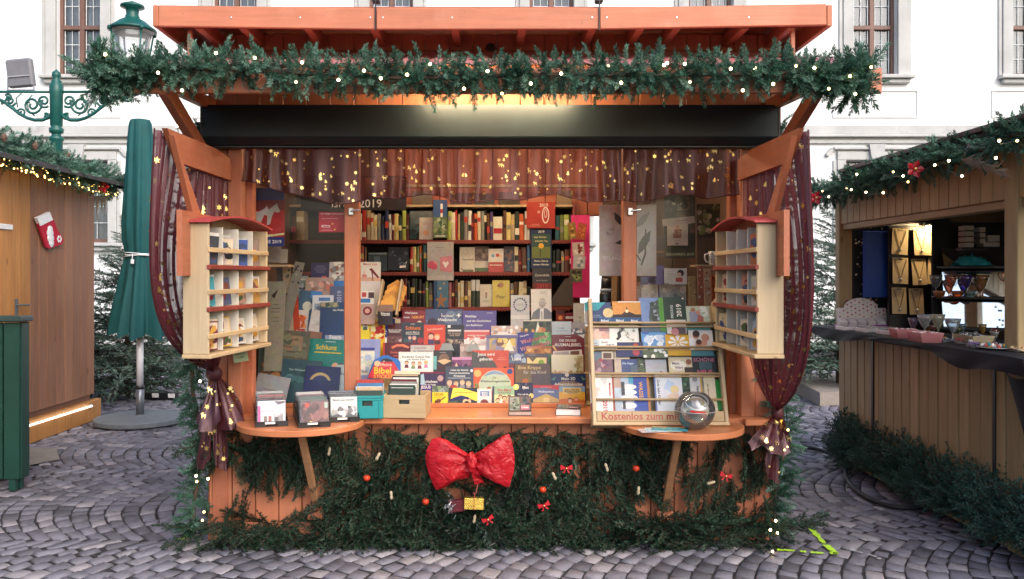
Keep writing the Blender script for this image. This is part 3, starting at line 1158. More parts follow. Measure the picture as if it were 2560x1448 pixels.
# stocking on the door
sk = atx(121, 575, LX + .03)
stocking = thing('christmas_stocking', 'red and white Christmas stocking hung on the left hut', 'stocking', loc=sk)
def sy(px, py):
    p = atx(px, py, LX + .035)
    return (p.y - sk.y, p.z - sk.z)
out = [sy(*p) for p in ((92, 560), (112, 618), (118, 622), (152, 610), (156, 600), (150, 590), (140, 575), (127, 542), (94, 552))]
V = []
F = []
n = len(out)
V = [(.0, p[0], p[1]) for p in out] + [(.022, p[0], p[1]) for p in out]
F = [list(range(n))[::-1], [i + n for i in range(n)]] + [[i, (i + 1) % n, (i + 1) % n + n, i + n] for i in range(n)]
MB().add(V, F).build('foot', m_paint('red felt', (.42, .012, .035), .9, .12, 30, .3), stocking)
cu = [sy(*p) for p in ((86, 545), (95, 565), (126, 550), (118, 530))]
n = 4
V = [(-.001, p[0], p[1]) for p in cu] + [(.032, p[0], p[1]) for p in cu]
F = [list(range(n))[::-1], [i + n for i in range(n)]] + [[i, (i + 1) % n, (i + 1) % n + n, i + n] for i in range(n)]
FELTW = m_paint('white plush', (.75, .74, .74), .95, .08, 60, .6)
MB().add(V, F).build('cuff', FELTW, stocking)
m = MB()
c0 = sy(121, 588)
for kk, (du, dv, r) in enumerate(((0, .06, .035), (.0, 0.02, .045), (.01, -.03, .045), (.025, -.075, .036), (.03, -.1, .022))):
    m.sphere((.022, c0[0] + du * 1.0, c0[1] + dv), r, 10, 6, 0, (.25, 1.5, 1))
c1 = sy(144, 598)
for kk in range(6):
    q = kk * 1.047
    m.sphere((.024, c1[0] + .035 * math.cos(q), c1[1] + .025 * math.sin(q)), .016, 8, 5, 0, (.3, 1, 1))
m.build('patch', FELTW, stocking, True)

# green cabinet at the left edge
gp = gat(50, 1228)
CABG = m_paint('dark green paint', (0.008, 0.045, 0.034), .4, .2, 6, .15, rnd=.08)
cab = thing('green_cabinet', 'dark green slatted cabinet with a flat top at the left edge', 'cabinet', loc=(gp.x, gp.y, 0))
ztop = 1.62 - 100 * (D0 + gp.y) / FPX
k = 0
for i in range(7):
    MB().box((-.06 - i * .125, 0, ztop / 2 + .02), (.115, .03, ztop - .14), .006).build('slat', CABG, cab)
for i in range(1):
    MB().box((-.01, .07 + i * .125, ztop / 2 + .02), (.03, .115, ztop - .14), .006).build('slat', CABG, cab)
MB().span((-.9, .02, .08), (-.03, .12, ztop - .07), .01).build('carcass', CABG, cab)
MB().span((-.95, -.05, ztop - .045), (.03, .14, ztop), .012).build('top', m_paint('grey green top', (.03, .055, .055), .35), cab)
for (a, b) in ((-.06, .02), (-.06, .1)):
    MB().box((a, b, .045), (.05, .05, .09), .005).build('foot', CABG, cab)

# small icicle ornament far behind, hanging from the left hut eave
ic = at(244, 500, 4.6)
ici = MB()
for (dx, L, r) in ((-.10, .08, .02), (-.05, .14, .022), (.0, .28, .026), (.05, .12, .022), (.09, .2, .02)):
    ici.lathe([(.001, -L), (r * .6, -L * .5), (r, 0), (.001, .02)], (dx, 0, 0), 8)
ici.box((0, 0, .02), (.28, .03, .05), .01)
o = ici.build('icicle_ornament', WHITEP, None, True, ic)
tag(o, 'white icicle ornament hanging at the far corner of the left hut', 'ornament')

# ------------------------------------------------------------------ closed parasol
pb = gat(350, 1058)
para = thing('closed_parasol', 'closed dark green parasol on a round grey base left of the book stall', 'parasol', loc=pb)
DP = D0 + pb.y
def pz(py): return EYE + (CY - py) * DP / FPX
TEAL = m_paint('teal canopy cloth', (0.005, 0.070, 0.072), .75, .18, 5, .25)
def canopy():
    m = MB()
    prof = [(300, 24, 2), (310, 29, 3), (350, 33, 4), (420, 37, 6), (500, 42, 8), (560, 46, 9), (600, 44, 8), (632, 36, 5), (640, 35, 5), (660, 42, 8), (700, 52, 12), (750, 64, 16), (790, 74, 20), (815, 80, 23), (835, 82, 25)]
    n = 72
    P = []
    for i, (py, hwp, amp) in enumerate(prof):
        row = []
        r0 = hwp * DP / FPX; am = amp * DP / FPX
        for k in range(n):
            q = 2 * math.pi * k / n
            w = math.sin(8 * q + .5 * math.sin(3 * q)) * .5 + .28 * math.sin(13 * q + 1.2 + .01 * py) + .22 * math.sin(5 * q + .004 * py)
            r = r0 - am * .9 + am * w
            zz = pz(py) + ((-.05 * w - .03 * math.cos(q + .7)) if py > 800 else 0)
            row.append((r * math.cos(q) * 1.0, r * math.sin(q) * .8, zz))
        P.append(row)
    m.grid(P, 0, True)
    m.add([(0, 0, pz(296))] + P[0], [[0, i + 1, (i + 1) % n + 1] for i in range(n)])
    return m
canopy().build('canopy', TEAL, para, True)
m = MB()
for j in range(3):
    m.tube([(36 * DP / FPX * math.cos(q), 36 * DP / FPX * .8 * math.sin(q), pz(634 + j * 3) + .008 * math.sin(q * 2 + j * 2)) for q in [6.283 * k / 30 for k in range(31)]], .006, 6)
m.tube([(-.03, -.125, pz(636)), (-.03, -.135, pz(650))], .005, 6)
m.build('tie_cord', m_plain('white cord', (.72, .72, .74), .6), para, True)
MB().box((-.025, -.14, pz(655)), (.035, .02, .05), .006).build('cord_lock', m_plain('white plastic', (.75, .75, .78), .4), para)
MB().lathe([(.043, .04), (.043, pz(965))], n=16).build('base_tube', m_plain('grey steel tube', (.16, .17, .19), .35, .6), para, True)
MB().lathe([(.036, pz(965)), (.036, pz(820))], n=16).build('pole', m_plain('white lacquered pole', (.75, .75, .78), .35), para, True)
MB().lathe([(.046, pz(972)), (.046, pz(964))], n=16).build('clamp_ring', BLACKPL, para, True)
MB().lathe([(.45, .0), (.475, .02), (.475, .06), (.46, .075), (.06, .08), (.045, .09), (.045, .1)], n=40).build('base', m_paint('grey concrete', (.135, .15, .165), .75, .12, 10, .3), para)
# ------------------------------------------------------------------ right hut
RX = 3.07
RWOOD = m_wood('weathered pine planks', (0.29, 0.20, 0.095), (0.42, 0.31, 0.155), 2, 4, .6, .13, .25)
RWOODY = m_wood('weathered pine beam', (0.27, 0.185, 0.09), (0.39, 0.285, 0.14), 1, 4, .6, .08, .25)
RDARK = m_paint('near black interior cloth', (0.012, 0.013, 0.016), .9, .3, 8)
rhut = thing('wooden_hut', 'weathered pine hut with a dark counter of jewellery at the right', 'hut', loc=(RX, 0, 0))
y = 2.30; k = 0
while y > -1.6:
    w = .128
    gap = (1.35 < y < 1.40) or (-0.30 < y < -0.26)
    o = link('plank', MB().box((0, 0, 0), (.024, w - .009, 1.10), .005).mesh('plank', RWOOD), rhut, (random.uniform(-.003, .003), y - w / 2, .56))
    y -= w
MB().span((.02, -1.6, .0), (.06, 2.29, 1.12), .003).build('lower_frame', RDARK, rhut)
for yy in (1.62, -.03):
    MB().box((-.016, yy, .62), (.012, .03, .98), .003).build('joint_strip', BLACKPL, rhut)
for (yy, w, zt) in ((2.26, .09, 2.3), (-.23, .13, 2.42)):
    MB().box((.02, yy, 1.16 + (zt - 1.16) / 2), (.12, w, zt - 1.16), .006).build('post', RWOOD, rhut)
MB().box((.01, -.23, .58), (.05, .15, 1.16), .005).build('post', RWOOD, rhut)
y = 2.32
while y > -1.6:
    link('header_plank', MB().box((0, 0, 0), (.022, .118, .30), .004).mesh('header_plank', RWOOD), rhut, (-.02, y - .06, 2.22))
    y -= .124
MB().span((-.012, -1.6, 2.02), (.08, 2.3, 2.07), .004).build('lintel', RWOODY, rhut)
# roof edge: white fascia with a brown capping
MB().span((-.16, -1.6, 2.39), (-.13, 1.75, 2.465), .004).build('fascia', m_paint('white fascia', (.8, .8, .78), .5, .05), rhut)
MB().span((-.20, -1.6, 2.468), (-.06, 1.85, 2.50), .004).build('roof_capping', m_paint('brown capping', (.10, .06, .055), .5), rhut)
m = MB()
m.add([(-.18, -1.6, 2.46), (-.18, 1.85, 2.46), (1.6, 2.35, 2.49), (1.6, -1.6, 2.49), (-.18, -1.6, 2.44), (-.18, 1.85, 2.44), (1.6, 2.35, 2.47), (1.6, -1.6, 2.47)],
      [[0, 1, 2, 3], [7, 6, 5, 4], [0, 4, 5, 1], [1, 5, 6, 2], [2, 6, 7, 3], [3, 7, 4, 0]])
m.build('roof', m_paint('roof felt', (.06, .055, .055), .9), rhut)
MB().span((1.5, -1.6, 0), (1.55, 2.3, 2.44), .003).build('back_wall', RDARK, rhut)
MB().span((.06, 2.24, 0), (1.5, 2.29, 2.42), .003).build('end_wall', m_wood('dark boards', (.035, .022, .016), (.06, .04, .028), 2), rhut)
# counter with dark cloth
CLOTH = m_paint('dark blue grey cloth', (0.006, 0.009, 0.017), .7, .3, 5, .2)
m = MB()
m.span((-.24, -.6, 1.135), (.45, 2.42, 1.18), .01)
m.build('counter', CLOTH, rhut)
m = MB()
rows = []
for j in range(7):
    v = j / 6
    row = []
    for i in range(40):
        u = i / 39
        yy = 2.42 - u * 3.1
        dep = .05 + .04 * math.sin(u * 9) + (.035 * math.exp(-((u - .80) / .05) ** 2)) + (.03 * max(0, u - .93) / .07)
        row.append((-.246 - .012 * math.sin(u * 40 + v * 3) * v, yy, 1.178 - dep * v))
    rows.append(row)
m.grid(rows)
m.build('counter_cloth', CLOTH, rhut, True)
# warm lamp inside, above the necklace board
lampm = MB().box((0, 0, 0), (.16, .05, .03), .004).mesh('lamp_bar', m_emit('warm display lamp', (1, .70, .36), 60))
dl = thing('display_lamp', 'small warm lamp bar above the necklace cards in the right hut', 'lamp', loc=(RX + .62, 1.86, 2.02))
link('lamp_bar', lampm, dl)
MB().box((0, .02, .03), (.2, .08, .03), .004).build('housing', BLACKPL, dl)

# spotted cloth behind, blue panel
sp = thing('spotted_backcloth', 'dark cloth with pale dots behind the necklaces in the right hut', 'cloth', loc=(RX + .07, 2.2, 1.2))
MB().span((0, 0, 0), (.85, .012, 1.15), .002).build('cloth', RDARK, sp)
m = MB(); rd = random.Random(3)
for i in range(330):
    m.sphere((rd.uniform(.01, .84), -.003, rd.uniform(.02, 1.13)), rd.choice((.004, .006, .009)), 6, 4, 0, (1, .3, 1))
o = m.build('dots', m_plain('pale gold dots', (.7, .55, .36), .35, .6), sp)
o['kind'] = 'stuff'
p0, p1 = at(2157, 715, 2.1), at(2236, 578, 2.1)
o = MB().span((p0.x, 2.08, p0.z - .1), (p1.x, 2.11, p1.z), .012).build('blue_panel', m_paint('cobalt blue board', (.008, .05, .28), .45, .08), None)
tag(o, 'plain cobalt blue panel standing in the right hut', 'panel')
# necklace board
NB = thing('necklace_board', 'black grid board holding the necklace cards in the right hut', 'display board')
a, b = at(2222, 800, 2.0), at(2366, 560, 2.0)
m = MB()
m.span((a.x, 2.0, 1.18), (b.x, 2.03, b.z), .004)
m.build('board', BLACKPL, NB)
a, b = at(2222, 565, 1.97), at(2300, 566, 1.97)
MB().span((a.x, 1.93, a.z), (b.x, 2.0, a.z + .025), .003).build('ledge', WHITEP, NB)
KRAFT = m_paint('kraft card', (.55, .42, .24), .7, .08, 8)
CH = m_plain('thin dark chain', (.12, .08, .04), .4, .7)
cards = [(2250, 604, 40, 5, 'top left'), (2303, 606, 37, 0, 'top middle'), (2340, 606, 40, -2, 'top right'), (2251, 677, 39, 3, 'middle left'), (2298, 680, 36, -1, 'centre'), (2338, 679, 38, 6, 'middle right'), (2248, 752, 36, 1, 'bottom left'), (2291, 754, 36, 0, 'bottom middle')]
for (px, py, wpx, rr, nm) in cards:
    c = at(px, py, 1.95)
    k = (D0 + 1.95) / FPX
    t = thing('necklace_card', 'necklace on a kraft card, %s of the cards in the right hut' % nm, 'necklace', 'necklace cards', loc=c, rot=(R(-6), R(rr), 0))
    w, h = wpx * k, 66 * k
    MB().box((0, 0, 0), (w, .004, h), .001).build('card', KRAFT, t)
    m = MB()
    m.tube([(-w * .36, -.006, h * .42), (0, -.006, -h * .30), (w * .36, -.006, h * .42)], .0028, 5)
    m.build('chain', CH, t)
    MB().sphere((0, -.008, -h * .33), .013, 8, 6).build('pendant', STEEL, t, True)
    MB().box((0, -.004, h * .44), (w * .3, .003, .008), .001).build('hang_slot', BLACKPL, t)
# ring-shaped ornaments above
for i, (px, py) in enumerate(((2231, 528), (2255, 528), (2279, 527), (2242, 548), (2266, 548), (2289, 547))):
    c = at(px, py, 1.96)
    t = thing('spiral_ornament', 'shiny spiral ornament, %s from left in the %s row above the necklaces' % (ORD[i % 3], 'upper' if i < 3 else 'lower'), 'ornament', 'spiral ornaments', loc=c)
    m = MB()
    m.tube([((.033 - .0022 * k * .5) * math.cos(k * .52), 0, (.033 - .0022 * k * .5) * math.sin(k * .52)) for k in range(26)], .0055, 6)
    m.build('spiral', STEEL, t, True)
    MB().sphere((0, 0, 0), .009, 8, 6).build('bead', GOLD, t, True)

# mirrored shelves and glassware
GLASSC = m_thin('clear glassware', (.95, .97, .97), .12, .03, .06)
def glassm(nm, c):
    return m_thin('glass ' + nm, c, .1, .03, .28, scale_c(c, .8))
MS = thing('mirror_shelf', 'black shelf unit with mirrored backs in the right hut', 'shelf unit')
mb = MB()
A, B = at(2345, 690, 1.6), at(2482, 690, 1.6)
for z0, z1 in ((1.22, 1.42), (1.46, 1.66), (1.70, 1.84)):
    m = MB(); 
    m.add([(A.x + .02, 1.55, z0), (B.x + .1, 1.30, z0), (B.x + .1, 1.33, z1), (A.x + .02, 1.58, z1)], [[0, 1, 2, 3]])
    m.build('mirror', MIRROR, MS)
for z in (1.20, 1.44, 1.68):
    m = MB()
    m.add([(A.x - .06, 1.50, z), (B.x + .1, 1.20, z), (B.x + .12, 1.36, z), (A.x + .0, 1.62, z), (A.x - .06, 1.50, z + .015), (B.x + .1, 1.20, z + .015), (B.x + .12, 1.36, z + .015), (A.x, 1.62, z + .015)],
          [[3, 2, 1, 0], [4, 5, 6, 7], [0, 1, 5, 4], [1, 2, 6, 5], [2, 3, 7, 6], [3, 0, 4, 7]])
    m.build('shelf', BLACKPL, MS)
MB().span((A.x - .02, 1.64, 1.18), (B.x + .25, 1.67, 2.05), .004).build('back_panel', RDARK, MS)
MB().span((B.x + .02, 1.0, 1.18), (B.x + .06, 1.24, 1.9), .004).build('side_panel', BLACKPL, MS)
def goblet(c, h, r, mat, label, lean=0):
    m = MB()
    m.lathe([(r * .8, 0), (r * .7, h * .03), (r * .12, h * .08), (r * .1, h * .35), (r * .5, h * .5), (r * .9, h * .8), (r * 1.05, h), (r * .98, h), (r * .8, h * .8)], n=14)
    o = m.build('glass_vase', mat, None, True, c)
    return tag(o, label, 'vase', 'glass vases in the right hut')
for i, (px, py, col, nm) in enumerate(((2340, 770, (.35, .4, .42), 'smoke grey'), (2372, 768, (.85, .40, .25), 'salmon orange'), (2405, 770, (.18, .12, .55), 'violet blue'), (2440, 765, (.85, .5, .18), 'amber'))):
    p = at(px, py, 1.42)
    goblet((p.x, 1.42 - .03 * i, 1.457), .17, .045, glassm(nm, col), 'tall %s glass vase on the mirrored shelf' % nm)
for i, (px, col, nm) in enumerate(((2343, (.9, .35, .1), 'orange'), (2385, (.85, .3, .12), 'red-orange'), (2412, (.5, .75, .72), 'pale turquoise'))):
    p = at(px, 770, 1.36)
    m = MB(); m.lathe([(.02, 0), (.035, .01), (.042, .035), (.045, .05), (.04, .05), (.034, .02)], n=12)
    o = m.build('glass_bowl', glassm(nm + ' bowl', col), None, True, (p.x, 1.33 - .02 * i, 1.457))
    tag(o, 'small %s glass bowl in front of the mirror' % nm, 'bowl', 'glass bowls in the right hut')
# crumpled turquoise cloth on the top shelf
m = MB(); rd = random.Random(9)
P = []
c0, c1 = at(2385, 678, 1.4), at(2478, 678, 1.32)
for i in range(10):
    row = []
    for j in range(18):
        u, v = j / 17, i / 9
        row.append((c0.x + (c1.x - c0.x) * u + .01 * rd.uniform(-1, 1), 1.45 - .14 * v - .1 * u + .01 * rd.uniform(-1, 1), 1.70 + .085 * math.sin(math.pi * v) * math.sin(math.pi * min(1, u * 1.1 + .05)) ** .6 * rd.uniform(.7, 1.2)))
    P.append(row)
o = MB().grid(P).build('silk_scarf', m_paint('turquoise silk', (.02, .22, .26), .35, .5, 14), None, True)
tag(o, 'crumpled turquoise scarf lying on the top mirrored shelf', 'scarf')
# small white boxes stacked at the back
BOXW = m_paint('pale box card', (.40, .36, .31), .8, .1)
for i, (px, py, w, h) in enumerate(((2415, 613, 22, 12), (2415, 599, 22, 12), (2415, 585, 22, 12), (2448, 603, 14, 12), (2448, 589, 14, 12), (2448, 575, 14, 12), (2415, 571, 22, 12), (2470, 612, 40, 12), (2475, 597, 30, 16))):
    c = at(px, py, 1.50); k = (D0 + 1.5) / FPX
    o = MB().box((0, 0, 0), (w * k, .1, h * k - .002), .002).build('gift_box', BOXW, None, False, c)
    tag(o, 'small pale box in the dark back shelf of the right hut, %s of the stack' % ORD[i], 'box', 'boxes at the back of the right hut')
o = MB().span(at(2405, 620, 1.44), at(2490, 626, 1.56), .002).build('box_shelf', BLACKPL, MS)
# polka-dot display with trays
pd = at(2165, 792, 2.05)
pk = thing('dotted_display', 'white display board with red polka dots and an arched top on the right hut counter', 'display', loc=(pd.x, 2.12, 1.18))
k = (D0 + 2.12) / FPX
pts = [(-62 * k, .0), (62 * k, 0), (62 * k, 48 * k), (42 * k, 48 * k)] + [(42 * k * math.cos(q), 48 * k + 26 * k * math.sin(q)) for q in [math.pi * i / 12 for i in range(1, 12)]] + [(-42 * k, 48 * k), (-62 * k, 48 * k)]
WPD = m_plain('white board', (.68, .64, .62), .5)
MB().prism(pts, .012, 0, Euler((R(-8), 0, 0)).to_matrix().to_4x4()).build('board', WPD, pk)
m = MB()
for i in range(7):
    for j in range(12):
        u, v = -55 * k + j * 10 * k, (6 + i * 10 + (j % 2) * 5) * k
        if v > 45 * k and abs(u) > 36 * k or v > 66 * k: continue
        m.sphere((u, -.003 + v * math.tan(R(8)), v), .0075, 8, 4, (i + j) % 3 == 0, (1, .25, 1))
o = m.build('dots', [m_plain('dark red dots', (.30, .03, .03), .5), m_plain('grey dots', (.45, .45, .47), .5)], pk)
o['kind'] = 'stuff'
tr = thing('jewellery_tray', 'purple tray with pale jewellery boxes at the corner of the right counter', 'tray', loc=(pd.x - .03, 2.16, 1.18))
MB().box((0, -.08, .012), (.42, .12, .024), .003).build('tray', m_plain('purple card', (.2, .04, .2), .5), tr)
for i in range(5):
    MB().box((-.16 + i * .08, -.08, .045), (.066, .08, .04), .004, 0, (R(20), 0, 0)).build('insert', WPD, tr)
for i, (xx, yy, L) in enumerate(((2.98, 1.75, .5), (3.04, 1.5, .5), (3.08, 1.22, .42))):
    t = thing('flat_box', 'flat white jewellery case on the right counter, %s from the far end' % ORD[i], 'box', 'flat white cases', loc=(xx, yy, 1.18), rot=(0, 0, R(4 * i - 3)))
    MB().box((0, 0, .015), (.28, .18, .03), .003).build('case', WPD, t)
    MB().box((0, 0, .034), (.26, .16, .006), .002).build('lid', m_thin('clear lid', (.95, .95, .96), .06, .05, .2), t)
PINKP = m_thin('pink translucent plastic', (.85, .42, .42), .06, .2, .6, (.62, .25, .25))
for i, (xx, yy, L) in enumerate(((2.93, .86, .14), (2.90, .50, .24))):
    t = thing('pink_basket', ('small' if i == 0 else 'long') + ' pink plastic basket of beads on the right counter', 'basket', loc=(xx, yy, 1.18), rot=(0, 0, R(-4)))
    m = MB()
    w = .075
    V = [(-w * .8, -L * .45, 0), (w * .8, -L * .45, 0), (w * .8, L * .45, 0), (-w * .8, L * .45, 0), (-w, -L * .5, .065), (w, -L * .5, .065), (w, L * .5, .065), (-w, L * .5, .065)]
    m.add(V, [[3, 2, 1, 0], [0, 1, 5, 4], [1, 2, 6, 5], [2, 3, 7, 6], [3, 0, 4, 7]])
    m.build('basket', PINKP, t)
    m = MB(); rd = random.Random(i)
    for q in range(26):
        m.sphere((rd.uniform(-.055, .055), rd.uniform(-L * .42, L * .42), rd.uniform(.02, .055)), .014, 6, 5)
    m.build('beads', WPD, t, True)['kind'] = 'stuff'
t = thing('yellow_basket', 'pale yellow plastic basket of glass pieces on the right counter', 'basket', loc=(3.10, .28, 1.18))
m = MB(); L = .24; w = .07
m.add([(-w * .8, -L * .45, 0), (w * .8, -L * .45, 0), (w * .8, L * .45, 0), (-w * .8, L * .45, 0), (-w, -L * .5, .06), (w, -L * .5, .06), (w, L * .5, .06), (-w, L * .5, .06)], [[3, 2, 1, 0], [0, 1, 5, 4], [1, 2, 6, 5], [2, 3, 7, 6], [3, 0, 4, 7]])
m.build('basket', m_thin('cream translucent plastic', (.85, .75, .5), .06, .2, .6, (.6, .5, .32)), t)
m = MB(); rd = random.Random(5)
for q in range(22):
    m.sphere((rd.uniform(-.05, .05), rd.uniform(-.1, .1), rd.uniform(.03, .07)), .016, 6, 5)
m.build('pieces', GLASSC, t, True)['kind'] = 'stuff'
for i, (px, yy, r, h, nm, col) in enumerate(((2283, 1.05, .035, .13, 'lilac', (.6, .45, .6)), (2312, .95, .05, .16, 'clear', (.9, .95, .95)), (2345, .75, .045, .17, 'yellow-footed clear', (.9, .9, .7)), (2382, .55, .05, .15, 'grey clear', (.75, .82, .85)))):
    p = at(px, 800, yy)
    goblet((p.x, yy, 1.182), h, r, glassm(nm, col), '%s glass vase standing on the right counter' % nm)
pl = thing('bead_plate', 'round plate of coloured beads at the near end of the right counter', 'plate', loc=(3.02, -.12, 1.182))
MB().lathe([(.06, 0), (.11, .012), (.115, .016), (.05, .006)], n=24).build('plate', m_plain('white china', (.7, .7, .7), .2), pl, True)
m = MB(); rd = random.Random(12)
for q in range(46):
    a = rd.uniform(0, 6.28); r = .09 * rd.random() ** .5
    m.sphere((r * math.cos(a), r * math.sin(a), .02 + .012 * rd.random()), .011, 6, 5, rd.randint(0, 3))
m.build('beads', [m_plain('bead red', (.5, .08, .06), .2), m_plain('bead white', (.8, .78, .75), .2), m_plain('bead teal', (.05, .3, .35), .2), m_plain('bead gold', (.6, .4, .1), .3, .8)], pl, True)['kind'] = 'stuff'
cd = thing('folded_card', 'folded cream card lying beside the bead plate', 'card', loc=(3.10, -.27, 1.19), rot=(R(14), R(-20), R(30)))
MB().box((0, 0, 0.03), (.15, .12, .003), .001).build('leaf', KRAFT, cd)
MB().box((-.03, -.09, .01), (.12, .08, .003), .001, 0, (R(-25), 0, 0)).build('leaf', m_paint('pastel printed card', (.45, .45, .3), .5, .3, 20), cd)
# small goods crowding the counter
rd = random.Random(41)
goods = [('amber', (.6, .3, .06)), ('rose', (.6, .25, .28)), ('ice blue', (.45, .6, .68)), ('moss green', (.25, .34, .12)), ('honey', (.65, .42, .12)), ('ruby red', (.5, .05, .06)), ('pearl white', (.75, .73, .7)), ('violet', (.3, .16, .42)), ('turquoise', (.06, .4, .42)), ('copper brown', (.4, .18, .08))]
for i, (nm, c) in enumerate(goods):
    yy = 1.15 - .15 * i + rd.uniform(-.03, .03)
    o = goblet((3.28 + rd.uniform(-.06, .06), yy, 1.182), rd.uniform(.06, .12), rd.uniform(.022, .034), glassm('mini ' + nm, c), 'tiny %s glass ornament at the back of the right counter' % nm)
    t = thing('bead_box', 'little clear box of %s beads on the right counter' % nm, 'bead box', 'bead boxes on the right counter', loc=(3.00 + rd.uniform(-.07, .06), yy - .08, 1.182), rot=(0, 0, rd.uniform(-.2, .2)))
    MB().box((0, 0, .011), (.075, .055, .022), .003).build('box', m_thin('box plastic', (.92, .93, .94), .06, .05, .12), t)
    m = MB()
    for q in range(9):
        m.sphere((rd.uniform(-.028, .028), rd.uniform(-.018, .018), .022 + .006 * rd.random()), .0085, 6, 5)
    m.build('beads', m_plain('beads ' + nm, c, .2), t, True)['kind'] = 'stuff'
# wire spiral stand behind the near post
sw = thing('wire_stand', 'copper wire ornament stand behind the near post of the right hut', 'ornament stand', loc=(3.42, -.16, 1.18))
MB().lathe([(.05, 0), (.05, .01), (.008, .02), (.006, .62), (.001, .63)], n=12).build('rod', STEEL, sw, True)
m = MB()
for q in range(5):
    m.tube([(.07 * math.cos(a) * math.cos(q * .63), .07 * math.cos(a) * math.sin(q * .63), .90 + .07 * math.sin(a)) for a in [6.283 * k / 20 for k in range(21)]], .004, 5)
m.build('cage_ball', m_plain('copper', (.7, .28, .12), .3, 1), sw, True)
m = MB(); rd = random.Random(2)
for q in range(40):
    m.sphere((rd.gauss(0, .04), rd.gauss(0, .04), rd.uniform(.1, .6)), .012, 6, 5)
m.build('hanging_beads', STEEL, sw, True)['kind'] = 'stuff'
# dark bag hanging at the right edge
m = MB()
P = []
for i in range(8):
    v = i / 7
    P.append([(RX - .06 - .05 * math.sin(math.pi * u) , -.62 + .42 * u * (1 - .6 * v) + .0, 1.10 - .45 * v - .06 * math.sin(3 * u)) for u in [j / 10 for j in range(11)]])
o = m.grid(P).build('dark_cloth', CLOTH, None, True)
tag(o, 'dark blue cloth hanging over the counter at the right edge', 'cloth')
# dark stage platform behind
q = gat(1995, 985)
pf = thing('wooden_platform', 'low grey plank platform under the fir tree beside the right hut', 'platform', loc=(0, 0, 0))
c = [gat(1988, 982), gat(2050, 1016), gat(2130, 1010), gat(2130, 965), gat(2010, 962)]
PLW = m_wood('grey weathered boards', (.20, .17, .15), (.30, .26, .23), 1, 4, .7, .06)
h = .17
n = len(c)
V = [(p.x, p.y, 0) for p in c] + [(p.x, p.y, h) for p in c]
MB().add(V, [list(range(n, 2 * n))] + [[i, (i + 1) % n, (i + 1) % n + n, i + n] for i in range(n)]).build('platform', PLW, pf)
# black cable
m = MB()
cp = [gat(*p) for p in ((1940, 1118), (2000, 1122), (2060, 1134), (2095, 1150), (2112, 1180), (2118, 1205), (2140, 1232), (2175, 1255), (2220, 1272), (2275, 1278), (2310, 1276))]
pts = []
for i in range(len(cp) - 1):
    p0, p1, p2, p3 = cp[max(0, i - 1)], cp[i], cp[i + 1], cp[min(len(cp) - 1, i + 2)]
    for k in range(6):
        t = k / 6
        pts.append(.5 * ((2 * p1) + (p2 - p0) * t + (2 * p0 - 5 * p1 + 4 * p2 - p3) * t * t + (3 * p1 - p0 - 3 * p2 + p3) * t ** 3) + Vector((0, 0, .022)))
o = m.tube(pts, .017, 8).build('power_cable', m_plain('black rubber', (.010, .011, .015), .7), None, True)
tag(o, 'thick black cable curving over the cobbles to the right hut', 'cable')
m = MB()
cp = [gat(*p) + Vector((0, 0, .016)) for p in ((2092, 1148), (2130, 1165), (2160, 1180), (2200, 1200))]
o = m.tube(cp, .011, 8).build('thin_cable', m_plain('black rubber', (.010, .011, .015), .7), None, True)
tag(o, 'thin straight black cable beside the thick one at the right hut', 'cable')
# ------------------------------------------------------------------ the orange book stall
stall = thing('market_stall', 'orange painted wooden book stall with open front, flat roof and half-round shelves', 'market stall')
def S(name, mb, mat, parent=None, smooth=False):
    return mb.build(name, mat, parent or stall, smooth)

# lower front: vertical planks
pw = .1417
x = -1.72; i = 0
me_pl = [MB().box((0, 0, 0), (pw - .005, .022, .70), .004).mesh('plank', ORANGE)]
while x < 1.67:
    link('plank', me_pl[0], stall, (x + pw / 2, random.uniform(-.0015, .0015), .375))
    x += pw
S('base_board', MB().span((-1.72, -.03, .015), (1.69, -.0125, .125), .004), ORANGEX)
S('front_frame', MB().span((-1.70, .014, .02), (1.67, .05, .73), .003), REDTRIM)
# side walls
for sx in (-1, 1):
    S('side_wall', MB().span((sx * 1.70, .02, .02), (sx * 1.735, 2.10, 3.0), .004), ORANGE)
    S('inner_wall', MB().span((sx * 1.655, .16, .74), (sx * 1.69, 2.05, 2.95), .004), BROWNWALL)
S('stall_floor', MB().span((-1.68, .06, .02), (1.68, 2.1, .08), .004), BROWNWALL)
# counter
S('counter', MB().span((-1.58, -.12, .735), (1.655, .36, .773), .006), COUNTER)
S('counter_end', MB().span((1.50, -.17, .733), (1.66, -.12, .771), .006), COUNTER)
S('display_lip', MB().span((-1.45, .285, .773), (.60, .305, .80), .003), COUNTER)
# corner posts and mullions
for sx in (-1, 1):
    S('post', MB().span((sx * 1.509, -.05, .72), (sx * 1.594, .05, 2.47), .006), ORANGE)
    S('post', MB().span((sx * 1.60, -.02, .05), (sx * 1.70, .012, 2.60), .006), ORANGE2)
    S('post', MB().span((sx * 1.47, .052, .77), (sx * 1.56, .13, 2.5), .005), ORANGE2)
for (xc, w) in ((-.863, .092), (.857, .084)):
    p = S('mullion', MB().span((xc - w / 2, .06, .773), (xc + w / 2, .14, 2.5), .005), ORANGE)
    z = at(0, 529, .05).z
    m = MB(); m.box((xc, .045, z), (.03, .012, .045), .004); m.tube([(xc, .04, z), (xc + .01, .02, z + .004), (xc + .06, .015, z + .008)], .004, 6)
    m.build('latch', STEEL, p)
